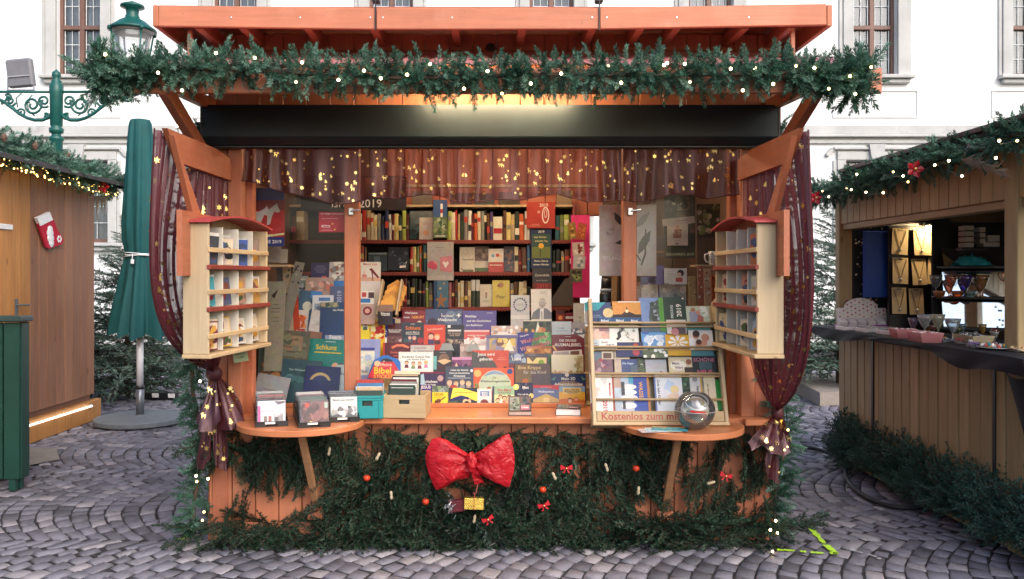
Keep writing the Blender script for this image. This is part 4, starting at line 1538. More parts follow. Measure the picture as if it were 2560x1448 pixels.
# upper wall planks (above the shutter box up to the roof)
x = -1.70
meu = MB().box((0, 0, 0), (.1445 - .005, .022, .62), .004).mesh('plank', ORANGE)
while x < 1.68:
    link('plank', meu, stall, (x + .0722, random.uniform(-.0015, .0015), 2.78))
    x += .1445
S('wall_board', MB().span((-1.70, -.03, 2.945), (1.70, -.0125, 2.99), .004), REDTRIM)
hole = at(1227, 120, -.02)
S('round_vent', MB().lathe([(.026, -.012), (.03, 0), (.026, .012)], (0, 0, 0), 16, 0, Matrix.Translation((hole.x, -.02, hole.z)) @ Euler((R(90), 0, 0)).to_matrix().to_4x4()), BLACKPL)
# roof: rafters, three fascia boards, deck
RZ = 3.0
for k, px in enumerate((500, 610, 770, 935, 1137, 1305, 1480, 1600, 1690, 1860, 1975)):
    xr = (px - CX) * 4.82 / FPX
    S('rafter', MB().bar((xr, -.40, RZ + .045), (xr, 2.25, RZ + .085), .045, .075, .004), ORANGE2)
xl, xa, xb, xr_ = -1.86, -.645, .605, 1.875
S('fascia_board', MB().bar((xl, -.425, RZ + .075), (xa - .003, -.425, RZ + .058), .028, .118, .004), ORANGEX)
S('fascia_board', MB().bar((xa + .003, -.425, RZ + .058), (xb - .003, -.425, RZ + .060), .028, .118, .004), ORANGEX)
S('fascia_board', MB().bar((xb + .003, -.425, RZ + .060), (xr_, -.425, RZ + .082), .028, .118, .004), ORANGEX)
for sx, xe in ((-1, xl), (1, xr_)):
    S('barge_board', MB().bar((xe + sx * .016, -.44, RZ + .075), (xe + sx * .016, 2.3, RZ + .06), .03, .12, .004), ORANGE)
    S('roof_strut', MB().span((sx * 1.715 - .012, -.36, 2.86), (sx * 1.715 + .012, -.33, RZ + .02), .003), ORANGE)
m = MB(); m.bar((xl, .95, RZ + .122), (xr_, .95, RZ + .122), 2.72, .022, .004)
S('roof_deck', m, ORANGE2)
m = MB(); m.bar((xl, .97, RZ + .139), (xr_, .97, RZ + .139), 2.70, .008, .003)
S('roof_sheet', m, REDROOF)
for px in (940, 1497):
    p = at(px, 14, -.42)
    m = MB(); m.box((p.x, -.42, RZ + .165), (.045, .05, .03), .008); m.tube([(p.x, -.445, RZ + .17), (p.x, -.446, RZ - .01)], .004, 6)
    S('roof_clamp', m, BLACKPL)
# screw heads on the fascia
for px in (577, 750, 925, 957, 1130, 1480, 1517, 1692, 1872):
    p = at(px, 44, -.441)
    S('screw', MB().sphere((p.x, -.4405, p.z), .006, 8, 4, 0, (1, .3, 1)), STEEL)
# lower canopy: sloping red sheet, beam and side braces
cy0, cz0, cy1, cz1 = -.02, 2.955, -.80, 2.715
m = MB()
Vv = []
N = 90
for (yy, zz) in ((cy0, cz0), (cy1, cz1)):
    for k in range(N + 1):
        Vv.append((-2.0 + 4.0 * k / N, yy, zz + .006 * math.cos(k * math.pi)))
m.add(Vv, [[k, k + 1, N + 2 + k, N + 1 + k] for k in range(N)])
m.add([(a, b, c - .006) for a, b, c in Vv], [[N + 1 + k, N + 2 + k, k + 1, k] for k in range(N)])
S('canopy_sheet', m, PINKSHEET)
S('canopy_beam', MB().span((-2.02, -.80, 2.565), (2.02, -.765, 2.695), .004), ORANGEX)
for k in range(6):
    xx = -1.75 + 3.5 * k / 5
    S('canopy_rafter', MB().bar((xx, cy0, cz0 - .05), (xx, -.765, cz1 - .05), .045, .06, .004), ORANGE2)
for sx in (-1, 1):
    S('canopy_brace', MB().bar((sx * 1.70, -.78, 2.60), (sx * 1.70, -.02, 2.28), .05, .085, .004), ORANGE)
    S('canopy_arm', MB().bar((sx * 1.70, -.765, 2.63), (sx * 1.70, 0, 2.66), .05, .07, .004), ORANGE)
# rolled shutter box
sa, sb = at(503, 263, -.17), at(1948, 345, -.17)
m = MB()
zt_, zb_ = sa.z, sb.z
prof = [(-.17, zt_ + .002), (-.17, zb_ + .01), (-.165, zb_), (-.13, zb_ - .035), (-.02, zb_ - .035), (-.02, zt_ + .002)]
n = len(prof)
V = [(sa.x, p[0], p[1]) for p in prof] + [(sb.x, p[0], p[1]) for p in prof]
m.add(V, [list(range(n)), list(range(2 * n - 1, n - 1, -1))] + [[i, i + n, (i + 1) % n + n, (i + 1) % n] for i in range(n)])
sb_ = S('shutter_box', m, BLACKMET)
S('shutter_slat', MB().span((sa.x + .06, -.12, zb_ - .05), (sb.x - .06, -.06, zb_ - .037), .003), BLACKPL)
for xx in (sa.x, sb.x):
    m = MB(); m.span((xx - .006, -.174, zb_ - .002), (xx + .006, -.015, zt_ + .006), .002)
    m.build('end_cap', BLACKPL, sb_)
# half-round folding shelves with a diagonal strut and foot block
def half_shelf(xc, ztop, hw, dep, strut, label):
    pts = [(xc + hw, -.125)] + [(xc + hw * math.cos(q), -.125 - dep * math.sin(q) ** .9) for q in [math.pi * k / 40 for k in range(1, 40)]] + [(xc - hw, -.125)]
    nn = len(pts)
    V, F = [], []
    for dz, ins in ((0, .004), (-.004, 0), (-.032, 0), (-.036, .004)):
        for (a, b) in pts:
            V.append((xc + (a - xc) * (1 - ins / hw), b + ins, ztop + dz))
    F.append(list(range(nn))[::-1]); F.append([3 * nn + k for k in range(nn)])
    for r_ in range(3):
        F += [[r_ * nn + k, r_ * nn + (k + 1) % nn, (r_ + 1) * nn + (k + 1) % nn, (r_ + 1) * nn + k] for k in range(nn)]
    sh = S('half_round_shelf', MB().add(V, F), COUNTER)
    a, b = strut
    MB().bar(a, b, .042, .03, .004).build('strut', m_wood('brown stained strut', (.26, .125, .06), (.36, .19, .095), 0), sh)
    MB().box(Vector(a) + Vector((0, 0, .018)), (.12, .1, .02), .003).build('cleat', ORANGE, sh)
    MB().box(Vector(b) + Vector((0, -.012, -.035)), (.10, .06, .07), .005).build('foot_block', ORANGE, sh)
half_shelf(-1.125, .768, .37, .40, ((-1.077, -.36, .715), (-1.055, -.045, .225)), '')
half_shelf(1.125, .748, .36, .40, ((1.06, -.36, .695), (1.045, -.045, .205)), '')

# side wings: an open frame swung forward on each side
XW = {-1: 1.58, 1: 1.50}
for sx in (-1, 1):
    X0 = sx * XW[sx]
    Mx = lambda yy, zz, X=X0: (X, yy, zz)
    m = MB()
    def plate(pts, X=X0, th=.028, mm=None):
        n = len(pts)
        V = [(X - th / 2, a, b) for a, b in pts] + [(X + th / 2, a, b) for a, b in pts]
        mm.add(V, [list(range(n)), list(range(2 * n - 1, n - 1, -1))] + [[i, i + n, (i + 1) % n + n, (i + 1) % n] for i in range(n)])
        return mm
    S('wing_top_board', plate([(-1.08, 2.335), (-.92, 2.19), (-.055, 2.195), (-.055, 2.32), (-.35, 2.345)], mm=MB()), ORANGE2)
    S('wing_diagonal', plate([(-1.075, 2.30), (-.93, 2.17), (-.53, 1.80), (-.66, 1.74)], X=X0 + .03 * (-sx), mm=MB()), ORANGE2)
    S('wing_panel', plate([(-1.02, 1.62), (-1.02, 1.945), (-.10, 1.945), (-.10, 1.62)], X=X0 - sx * .05, mm=MB()), ORANGE2)

# interior back wall with an open doorway on the right
x = -1.64
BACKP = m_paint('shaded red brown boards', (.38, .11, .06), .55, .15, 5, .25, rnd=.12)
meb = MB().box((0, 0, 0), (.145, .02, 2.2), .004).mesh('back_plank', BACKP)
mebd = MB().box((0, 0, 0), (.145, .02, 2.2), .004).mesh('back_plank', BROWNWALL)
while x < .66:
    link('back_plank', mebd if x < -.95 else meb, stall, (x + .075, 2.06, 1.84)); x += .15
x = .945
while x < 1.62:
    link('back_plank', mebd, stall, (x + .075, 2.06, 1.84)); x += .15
meb2 = MB().box((0, 0, 0), (.145, .02, .81), .004).mesh('back_plank', BACKP)
x = .67
while x < .93:
    link('back_plank', meb2, stall, (x + .075, 2.062, 2.535)); x += .15
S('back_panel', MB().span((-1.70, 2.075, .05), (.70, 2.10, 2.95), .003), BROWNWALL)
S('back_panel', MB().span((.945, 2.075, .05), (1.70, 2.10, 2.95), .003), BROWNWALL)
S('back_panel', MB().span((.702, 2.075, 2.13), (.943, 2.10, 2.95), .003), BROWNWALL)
S('ceiling_board', MB().span((-1.65, .17, 2.93), (1.65, 2.05, 2.945), .003), ORANGE2)
# back shelves with zigzag edging
SY = 1.78
zsh = [at(0, p, SY).z for p in (512, 600, 680, 768)]
xsL, xsR = at(640, 0, SY).x, at(1432, 0, SY).x
for k, z in enumerate(zsh):
    s_ = S('back_shelf', MB().span((xsL, SY, z - .018), (xsR, 2.05, z), .002), PINEX if k == 0 else REDTRIM)
    if k:
        m = MB(); n = int((xsR - xsL) / .026)
        for j in range(n):
            a = xsL + j * .026
            m.prism([(a, z - .004), (a + .026, z - .004), (a + .026, z - .022), (a + .013, z - .036), (a, z - .022)][::-1], .004, 0, Matrix.Translation((0, SY - .006, 0)))
        m.build('zigzag_edging', REDTRIM, s_)
S('shelf_back', MB().span((xsL, 2.03, zsh[3] - .3), (xsR, 2.046, zsh[0]), .002), m_paint('dark shelf back', (.02, .013, .011), .8))
S('shelf_side', MB().span((xsR, SY + .01, zsh[3] - .4), (xsR + .02, 2.04, zsh[0] + .02), .002), REDTRIM)
zb = at(0, 466, SY).z
S('cross_beam', MB().span((xsL, SY - .03, zb - .012), (xsR + .2, SY + .02, zb + .012), .003), PINEX)
for (px, w, h, c) in ((1050, 30, 36, (.3, .25, .2)), (1150, 60, 30, (.25, .1, .12)), (1260, 40, 34, (.12, .14, .16)), (1440, 44, 30, (.35, .25, .16))):
    pass
# display steps inside (books stand on them)
STEPS = [(.45, .78), (.57, .868), (.69, .953), (.81, 1.038), (.93, 1.12), (1.05, 1.20)]
for (yy, zz) in STEPS:
    S('display_step', MB().span((-1.45, yy - .045, .76), (1.45, yy + .075, zz), .003), PINEX)
S('top_plank', MB().span((-.10, 1.02, 1.205), (.75, 1.17, 1.245), .004), PINEX)

# clear sheets behind the mullions in the outer bays
for (x0, x1) in ((-1.46, -.915), (.905, 1.46)):
    o = S('clear_sheet', MB().add([(x0, .145, .80), (x1, .145, .80), (x1, .145, 2.42), (x0, .145, 2.42)], [[0, 1, 2, 3]]), PLEXI)

# ------------------------------------------------------------------ lamps of the stall
TUBE = m_emit('warm white tube', (1.0, .76, .43), 115)
TUBEI = m_emit('warm interior tube', (1.0, .76, .47), 44)
t = thing('tube_lamp', 'lit tube lamp under the front canopy above the black shutter box', 'lamp', loc=(.04, -.36, 2.70))
MB().box((0, 0, .022), (.98, .055, .04), .006).build('housing', m_plain('grey lamp housing', (.35, .35, .37), .4), t)
MB().tube([(-.44, .012, -.01), (.44, .012, -.01)], .012, 10).build('tube', TUBE, t, True)
for i, (xx, yy, zz, L) in enumerate(((0.0, .48, 2.56, 2.3), (.05, 1.30, 2.78, 1.0))):
    t = thing('tube_lamp', ('front' if i == 0 else 'rear') + ' tube lamp under the ceiling inside the book stall', 'lamp', loc=(xx, yy, zz))
    MB().box((0, 0, .03), (L + .1, .06, .03), .006).build('housing', m_plain('grey lamp housing', (.35, .35, .37), .4), t)
    MB().tube([(-L / 2, 0, 0), (L / 2, 0, 0)], .014, 10).build('tube', TUBEI, t, True)
# ------------------------------------------------------------------ books and printed things
CAMP = Vector((0, -D0, EYE))
def on_plane(px, py, P, n):
    d = Vector(((px - CX) / FPX, 1, (CY - py) / FPX))
    return CAMP + d * (n.dot(P - CAMP) / n.dot(d))

def panel(name, label, cat, rect, Y, col, fn=None, base=None, lean=8, th=.010, roll=0, yaw=0, pages=True, group=None, mat=None, bottom=None):
    """a leaning book, calendar or card whose visible face fills rect = (x0, y0, x1, y1) of the photograph at depth Y"""
    x0, y0, x1, y1 = rect
    l, w_ = R(lean), R(yaw)
    Rm = Euler((-l, 0, 0)).to_matrix()
    Rm = Euler((0, 0, w_)).to_matrix() @ Rm
    n = Rm @ Vector((0, -1, 0))
    P = at((x0 + x1) / 2, y1, Y)
    B = P
    T = on_plane((x0 + x1) / 2, y0, P, n)
    L_, R_ = on_plane(x0, (y0 + y1) / 2, P, n), on_plane(x1, (y0 + y1) / 2, P, n)
    w, h = (R_ - L_).length, (T - B).length
    ext = 0.0
    if base is not None:
        ext = max(0.0, (B.z - base) / math.cos(l))
    t = thing(name, label, cat, group, loc=B, rot=Rm @ Euler((0, R(-roll), 0)).to_matrix())
    m = MB()
    if pages:
        m.box((0, .0012, h / 2 - ext / 2), (w, .0024, h + ext), .0006)
        m.box((0, th - .0012, h / 2 - ext / 2), (w, .0024, h + ext), .0006)
        m.box((-w / 2 + .0012, th / 2, h / 2 - ext / 2), (.0024, th - .0049, h + ext), .0006)
        coloured_mesh(m, [col], 'cover', mat or PRINT, t)
        MB().box((.001, th / 2, h / 2 - ext / 2), (w - .007, th - .0052, h + ext - .006), .0004).build('pages', PAGES, t)
    else:
        m.box((0, th / 2, h / 2 - ext / 2), (w, th, h + ext), .0008)
        coloured_mesh(m, [col], 'sheet', mat or PRINT, t)
    if fn:
        a = Art(w, h)
        fn(a)
        a.build(t, Matrix.Translation((-w / 2, 0, 0)) @ Matrix(((1, 0, 0, 0), (0, 0, -1, 0), (0, 1, 0, 0), (0, 0, 0, 1))), mat=mat)
    return t

ROW = {1: (.325, .775), 2: (.43, .78), 3: (.55, .868), 4: (.67, .953), 5: (.79, 1.038), 6: (.91, 1.12), 7: (1.06, 1.245)}
def book(label, rect, row, col, fn=None, cat='book', name='book', **kw):
    Y, base = ROW[row]
    th = kw.pop('th', random.uniform(.007, .016))
    return panel(name, label, cat, rect, Y, col, fn, base, kw.pop('lean', 11), th, group='books on the stepped display', **kw)

W_, K_ = 'e9e4da', '1c1a1a'
# -- front row
book('purple booklet with the word JESUS in the front row', (1048, 962, 1079, 1013), 1, '4a2f78', lambda a: a.text('JESUS', .5, .86, W_, .8).blobs(0, 0, 1, .6, ['6a4aa0', '3a2460', 'd07a80', '8a6ab8'], 12, .2, 1).disc(.5, .25, .2, 'e0a0a0'))
book('yellow song book with a guitar in the front row', (1080, 965, 1121, 1012), 1, 'f0cc30', lambda a: a.rect(0, .66, 1, 1, '6f7a70').blobs(0, .66, 1, 1, ['55604f', '8f9a90', '7f8f60'], 14, .14, 2).text('LIEDER', .42, .55, '8a6a10', .6).disc(.4, .2, .14, '7a4a28', ).disc(.28, .14, .12, '5a3018').poly([(.4, .2), (.8, .44), (.84, .4), (.46, .16)], '4a2a18').lines(.4, .45, 'c09a20', 2, .6, .06))
book('yellow and navy picture book with a big hat in the front row', (1119, 970, 1193, 1012), 1, '2c2f3a', lambda a: a.poly([(.1, .35), (.18, 1), (.45, 1), (1, .72), (1, .2), (.5, .5)], 'f2d24c').text('Die Weihnachtsgeschichte', .55, .72, '8a6a20', .6).poly([(.05, .2), (.2, .42), (.45, .56), (.7, .45), (.85, .2), (.6, .35)], '20245a').disc(.6, .18, .09, 'e8b48c').disc(.72, .2, .07, 'e8b48c').poly([(0, 0), (.3, 0), (.35, .25), (0, .2)], '4a5236').disc(.65, .05, .1, K_))
book('small white book with a blue title box in the front row', (1193, 972, 1229, 1011), 1, 'd8d2cc', lambda a: a.rect(.2, .52, .85, .85, '6f86a8').text('Meine', .52, .74, W_, .4).text('Bibel', .52, .6, W_, .35).disc(.5, .05, .3, '7a3a34'))
book('green children bible with red title in the front row', (1231, 966, 1286, 1013), 1, '8fb08c', lambda a: a.rect(0, 0, .09, 1, '3a4250').rect(.09, .0, 1, .55, 'd2d496').text('Die Bibel', .55, .80, 'b03030', .62).text('für kleine Hände', .55, .66, '7a4a30', .6).kid(.36, .42, .1, '8a4a28', 'e8e0d0').kid(.55, .36, .1, '4a2a20', 'c07a60').kid(.76, .42, .09, '2a2020', 'e8e0d0').kid(.24, .25, .09, '3a2a20', '6a7a50').kid(.66, .2, .08, 'c89048', 'd0b090'))
book('navy night-sky book with a yellow moon in the front row', (1287, 957, 1333, 1010), 1, '23233e', lambda a: a.disc(.08, .80, .16, 'f0d878').text('Wer will die', .45, .45, W_, .6).text('Max', .6, .78, W_, .35).disc(.9, .38, .13, 'e8c868').rect(.35, .05, .8, .25, 'a82838').blobs(0, .3, 1, 1, ['e8e8f0'], 7, .025, 3))
book('Christmas book with red arch and tan stable roof in the front row', (1333, 963, 1398, 1011), 1, '5f6a90', lambda a: a.poly([(0, 1), (0, .84), (.5, .86), (1, .72), (1, 1)], 'b23038').text('Weihnachten', .5, .66, 'dcdcec', .62).poly([(0, .25), (.5, .55), (1, .25), (1, .05), (0, .05)], 'c0a060').rect(.4, .1, .62, .34, 'd8b880').rect(0, 0, 1, .1, '8a4050').lines(.5, .9, 'e0a0a0', 1, .7, .05))
book('blue to orange sunset book with two children in the front row', (1398, 966, 1463, 1012), 1, 'e0a838', lambda a: a.rect(0, .7, 1, 1, '7fa0b8').rect(.15, .58, .85, .92, 'e8c878').text('Das schönste', .5, .84, '5a4020', .5).text('Bilderbuch', .5, .74, '5a4020', .6).text('Gott liebt mich', .5, .64, '5a4020', .4).poly([(0, .3), (.5, .35), (1, .25), (1, 0), (0, 0)], 'c86a28').kid(.42, .22, .09, '3a1a18', 'b04038').kid(.66, .3, .07, 'a06030', 'c86038'))
# -- second row
book('dark purple picture book with white script, left in the second row', (1036, 930, 1112, 970), 2, '3a2848', lambda a: a.text('Geschichten', .45, .4, W_, .6).text('von Bethlehem', .45, .2, W_, .5).poly([(.0, .1), (.05, .7), (.3, .9), (.35, .2)], 'a8bcc8').disc(.85, .6, .1, 'b09088').rect(0, .9, 1, 1, '7a2030'))
book('slate blue book with a choir of angels in the second row', (1113, 916, 1184, 976), 2, '454a58', lambda a: a.text('Lukas, der kleinste', .5, .84, W_, .62).text('Stern am himmlischen', .5, .72, W_, .72).text('Firmament', .5, .6, W_, .4).rect(.1, .5, .9, .52, 'b8bcc8').disc(.93, .82, .05, 'f0f0f0').kid(.15, .3, .09, 'c0a080', '9a8a80').kid(.38, .26, .09, 'b08858', 'a09488').kid(.6, .32, .09, 'a88868', '8f8a88').kid(.82, .26, .09, 'c8a070', 'a8948a').disc(.3, .04, .16, 'a83a30'))
book('orange Christmas story book with a pale arch in the second row', (1184, 920, 1285, 975), 2, 'dc5a34', lambda a: a.poly([(.14, .0), (.13, .3), (.2, .6), (.35, .82), (.5, .9), (.65, .86), (.82, .68), (.92, .4), (.93, 0)], 'b8c0a4').poly([(.36, .78), (.5, .88), (.64, .82), (.8, .66), (.5, .72), (.24, .62)], '7f94ac').text('Die', .52, .56, '404840', .09).text('Weihnachtsgeschichte', .53, .38, '303a36', .72).disc(.1, .75, .09, 'e8a860').disc(.9, .84, .07, '3a4a80').disc(.38, .04, .06, 'a86030').rect(.03, .05, .12, .3, '7a7a40'))
book('brown crib book with a faint title in the second row', (1286, 909, 1377, 966), 2, '5c4a44', lambda a: a.rect(0, 0, .02, 1, '4a2018').rect(.03, .05, .48, .95, '6f5a3c').text('Eine Krippe', .42, .80, 'c8ac74', .62).text('für das Kind', .56, .62, 'b0a098', .62).text('Max Lucado', .78, .46, 'cfc8c4', .28).disc(.3, .2, .09, 'b06030').rect(.48, .08, 1, .55, '54464a'))
book('navy advent calendar with a brown arch in the second row', (1378, 934, 1465, 972), 2, '24305c', lambda a: a.poly([(0, .0), (.1, .3), (.35, .5), (.65, .5), (.9, .3), (1, 0)], '8a6848').text('Mein 3D', .5, .66, W_, .4).text('Adventskalender', .5, .30, W_, .82).disc(.46, .92, .06, 'e8e0d0').poly([(0, .6), (.14, .8), (.1, .55)], '4f8a70').poly([(1, .6), (.86, .85), (.9, .55)], '4f8a70'))
# -- third row
book('pale blue activity pad beside the left post', (897, 848, 948, 938), 3, '8f98c8', lambda a: a.rect(0, 0, .75, .68, 'dcdccb').blobs(0, .1, .75, .62, ['a8b8d0', 'c8cfc0', '8fa4c8', 'e4e0d4'], 20, .2, 5).text('Gott', .28, .1, '303040', .3).rect(0, .68, .75, .76, '4a4a90'))
book('white book with four children about Gods plan', (996, 880, 1084, 931), 3, 'eae6de', lambda a: a.rect(.04, .06, .96, .95, 'cfcbc6').rect(.055, .085, .945, .925, 'f0ece4').text('Entdecke Gottes Plan', .5, .76, '3a3434', .8).text('mit deinem Kind', .5, .63, '4a4444', .5).kid(.23, .46, .055, '4a3428', '6a3038').kid(.42, .42, .055, '6a4a30', '7a8a58').kid(.6, .42, .055, 'b06838', '804048').kid(.78, .46, .055, 'e0a848', 'e088a0'))
book('dark teal book showing an open book in the third row', (1083, 876, 1131, 924), 3, '3a3434', lambda a: a.rect(0, 0, .18, .7, '6fa8a8').disc(.55, .55, .28, '7a6048').poly([(.2, .45), (.55, .25), (.95, .45), (.6, .55)], 'd8b484').rect(.2, .0, .95, .22, '4a2a2c').lines(.5, .9, 'b8b4b0', 1, .5))
book('small mauve book with a night scene in the third row', (1130, 893, 1179, 920), 3, '7a4468', lambda a: a.rect(0, .75, 1, 1, 'c890b0').blobs(0, 0, 1, .7, ['5a3050', '8a5878', '40243a'], 14, .15, 6).poly([(.15, .1), (.22, .5), (.32, .1)], 'f0b898'))
book('red and grey nativity book with a white serif title', (1180, 876, 1272, 922), 3, 'c24f38', lambda a: a.poly([(0, 0), (0, .95), (.3, .8), (.62, .35), (.7, 0)], '55504c').text('Jesus wird', .38, .76, W_, .46).text('geboren', .38, .5, W_, .36).lines(.8, .6, 'e09a84', 2, .26, .09).disc(.9, .0, .06, '2a1818'))
book('grey-blue cloudy book in the third row', (1272, 884, 1317, 918), 3, '50586a', lambda a: a.blobs(0, .3, 1, 1, ['8090a8', 'a8b4c4', '606c80'], 14, .2, 7).text('Liebe', .45, .6, W_, .5).rect(0, 0, .6, .25, '7a3840'))
book('night-blue book with a gold stable and green ball in the third row', (1315, 885, 1371, 916), 3, '5a4a58', lambda a: a.rect(.05, .0, .92, .7, 'f0d488').poly([(.1, .75), (.3, .35), (.5, .75)], '6a5a40').disc(.68, .3, .13, '8fa830').lines(.3, .92, 'd8d0d0', 1, .5))
book('cream glossy book under the colouring bible', (1379, 887, 1459, 936), 3, 'f4ecc8', lambda a: a.rect(.0, .0, 1, .12, 'd8b070').rect(.8, .1, 1, .95, 'c8b888').blobs(.7, .0, 1, .9, ['a89058', 'd8c898', 'b8a878'], 20, .07, 8).blobs(0, 0, 1, .2, ['c89858', 'e8d0a0'], 16, .06, 9))  # cover colour lightened to hold the bright reflection on the gloss
# -- fourth row
book('dark red travel book with an orange ribbon banner', (957, 857, 1026, 905), 4, '5a1f24', lambda a: a.rect(0, 0, .06, 1, 'b83a30').poly([(.28, .78), (.5, .92), (.75, .92), (.95, .78), (.92, .7), (.7, .8), (.5, .8), (.34, .68)], 'e07850').text('Gottes Reise', .55, .5, 'd86858', .56).text('mit dir', .55, .33, 'c85848', .34).rect(.06, 0, 1, .2, 'b06048'))
book('grey book about the candy cane secret', (1026, 861, 1086, 890), 4, 'c0b8b2', lambda a: a.text('Geheimnis', .4, .7, '7a706c', .5).text('der Zuckerstange', .5, .4, '6a605c', .8).rect(0, .92, 1, 1, 'a03840'))
book('pale pinkish board behind the open book', (1150, 860, 1216, 884), 4, 'c4a8a0', lambda a: a.rect(.55, .1, .95, .8, 'eae6e0').blobs(0, 0, .5, 1, ['b09890', 'd8c0b8'], 8, .15, 1))
book('grey and gold stable scene book in the fourth row', (1216, 838, 1293, 888), 4, '8a84a0', lambda a: a.rect(.1, .0, .95, .85, 'c8a868').blobs(.1, 0, .95, .85, ['e8d080', 'a89078', 'd8b860', '8a8aa0', '7a5a48'], 26, .16, 11).poly([(.55, .2), (.75, .8), (.9, .2)], 'f0e4c0').rect(.0, .85, 1, 1, '6a6488'))
book('colourful Christmas seek-and-find book', (1294, 831, 1379, 884), 4, '4f7a48', lambda a: a.poly([(0, 1), (.5, 1), (.35, 0), (0, 0)], '3a3480').poly([(.2, 0), (.3, .3), (.7, .4), (1, .2), (1, 0)], 'c07a38').blobs(.25, 0, 1, .35, ['d89848', 'a86028', 'e8c070', '8a4a20'], 18, .1, 12).blobs(.55, .5, 1, 1, ['5f9a50', '3f7a40', '88b870'], 12, .14, 13).text('Das große', .2, .84, W_, .26, rot=14).text('Weihnachts-', .5, .68, 'f0e0dc', .82, rot=14).text('Wimmel-Buch', .52, .36, 'f0e0dc', .9, rot=14).text('Weihnachts-', .5, .685, 'b02c38', .8, rot=14).text('Wimmel-Buch', .52, .365, 'b02c38', .88, rot=14))
book('maroon colouring bible with white capitals', (1380, 837, 1461, 893), 4, '6f1f22', lambda a: a.text('DIE GROSSE', .5, .74, W_, .52).text('AUSMALBIBEL', .5, .55, W_, .84).poly([(.04, 0), (.03, .25), (.92, .34), (.93, 0)], 'dccfc6').poly([(.1, 0), (.08, .2), (.5, .25), (.55, 0)], 'a89a98').poly([(.55, .06), (.58, .26), (.84, .28), (.85, .06)], '6f4a34').poly([(.0, .5), (.1, .26), (.16, .28), (.06, .54)], 'e0a868').poly([(.8, 1), (1, .84), (1, 1)], 'e4dcd4').lines(.5, .92, 'd8c8c0', 1, .3))
# -- fifth row
book('yellow comic booklet next to the left post', (897, 796, 926, 850), 5, 'f0d428', lambda a: a.rect(.3, .5, .75, .8, 'e8e4d8').rect(.35, .45, .7, .62, '4a5a40').text('Spiel', .4, .9, 'c03820', .7).disc(.55, .72, .14, 'c84838'))
book('yellow and red comic cover in the fifth row', (923, 798, 962, 850), 5, 'e8b830', lambda a: a.blobs(0, 0, 1, .7, ['c83828', 'e87838', 'f0e0a0', 'a82820'], 18, .2, 14).text('Comic', .5, .85, 'a03018', .8))
book('navy booklet with a white cat in the fifth row', (943, 812, 970, 858), 5, '2a3878', lambda a: a.rect(0, 0, 1, .3, 'e8e4dc').disc(.4, .18, .12, '4a4a48').text('Nachts', .5, .65, W_, .7).text('allein', .5, .52, W_, .6).blobs(0, .7, 1, 1, ['f0f0f0'], 5, .05, 1))
book('dark maroon novel with white title beside the dark comic', (967, 808, 1005, 858), 5, '53292a', lambda a: a.text('Flucht von den', .52, .66, W_, .85).text('Abenteuern', .5, .57, W_, .75).rect(0, 0, 1, .35, '704040').blobs(.1, .05, 1, .35, ['c8a8a0', '8a5a54', '4a2a28'], 8, .12, 15))
book('dark comic novel with an orange jagged title', (1003, 806, 1059, 857), 5, '34383c', lambda a: a.text('Schlunz', .52, .72, 'e87838', .68).text('und der Mann in', .5, .52, W_, .6).text('Weihnachtsstiefeln', .5, .43, W_, .62).kid(.38, .24, .08, '8a7a98', '5a6070').kid(.58, .22, .09, 'c09898', '7a3040').disc(.85, .1, .14, 'a83030').disc(.2, .1, .1, '3f5a58').lines(.5, .92, W_, 1, .3))
book('red-orange family book with two children', (1059, 812, 1113, 861), 5, 'd44a30', lambda a: a.text('Familienzeit', .52, .78, 'f0a890', .72, rot=5).disc(.34, .44, .15, '6a2a24').disc(.34, .38, .12, 'f0b8a0').disc(.62, .38, .13, 'e8a040').disc(.62, .34, .11, 'f0c0a0').rect(.2, .0, .48, .24, '4a3a60').rect(.5, 0, .78, .2, '5a2a28'))
book('black crime novel with white label strip', (1113, 813, 1160, 860), 5, '302f30', lambda a: a.rect(.12, .86, .28, 1, W_).rect(.14, .66, .84, .75, 'e0dcd8').text('Die Rückkehr', .5, .57, 'b8a088', .7).text('zum Stall', .5, .47, 'b8a088', .55).rect(0, 0, 1, .25, '6a5850').blobs(0, 0, 1, .3, ['a08878', '4a3a34', 'c0a890'], 12, .1, 16))
book('red and white song book under the purple one', (1159, 825, 1224, 864), 5, 'd06058', lambda a: a.rect(0, 0, 1, .4, 'f0e4de').rect(.02, .88, .98, .98, 'e8c8c0').text('WINTER GESCHENK', .5, .64, W_, .7).text('Zeit', .5, .48, 'f0d0c8', .3).blobs(0, .3, 1, .5, ['f4ece8', 'e0a098'], 10, .1, 17))
book('pale snowy picture book in the fifth row', (1228, 815, 1302, 842), 5, 'c8b0a4', lambda a: a.rect(0, 0, 1, .45, 'f0e8e0').blobs(0, .2, 1, 1, ['d8c4b8', 'f4f0ea', 'b09888', 'e0b090'], 16, .1, 18))
book('dark green nativity picture in the fifth row', (1308, 801, 1379, 836), 5, '3c4028', lambda a: a.poly([(.42, 0), (.52, .95), (.64, 0)], 'f0ead0').blobs(0, .0, 1, .5, ['d89858', 'c87838', '5a6030', 'e8c888'], 12, .1, 19).blobs(0, .6, 1, 1, ['20281c', '4a5030'], 8, .12, 20).rect(0, .93, 1, 1, 'e0d8b8'))
book('pale blue song book in the fifth row', (1380, 804, 1429, 840), 5, 'b4c0c4', lambda a: a.text('Lieder', .5, .55, '6f8088', .3).text('zur Weihnacht', .5, .35, '6f8088', .55))
book('small brown crib picture beside the pale blue song book', (1428, 806, 1463, 840), 5, '8a7a70', lambda a: a.rect(0, .0, 1, .5, '4a4048').blobs(0, 0, 1, .6, ['d8d0c8', '3a3438', 'b89878'], 10, .16, 21))
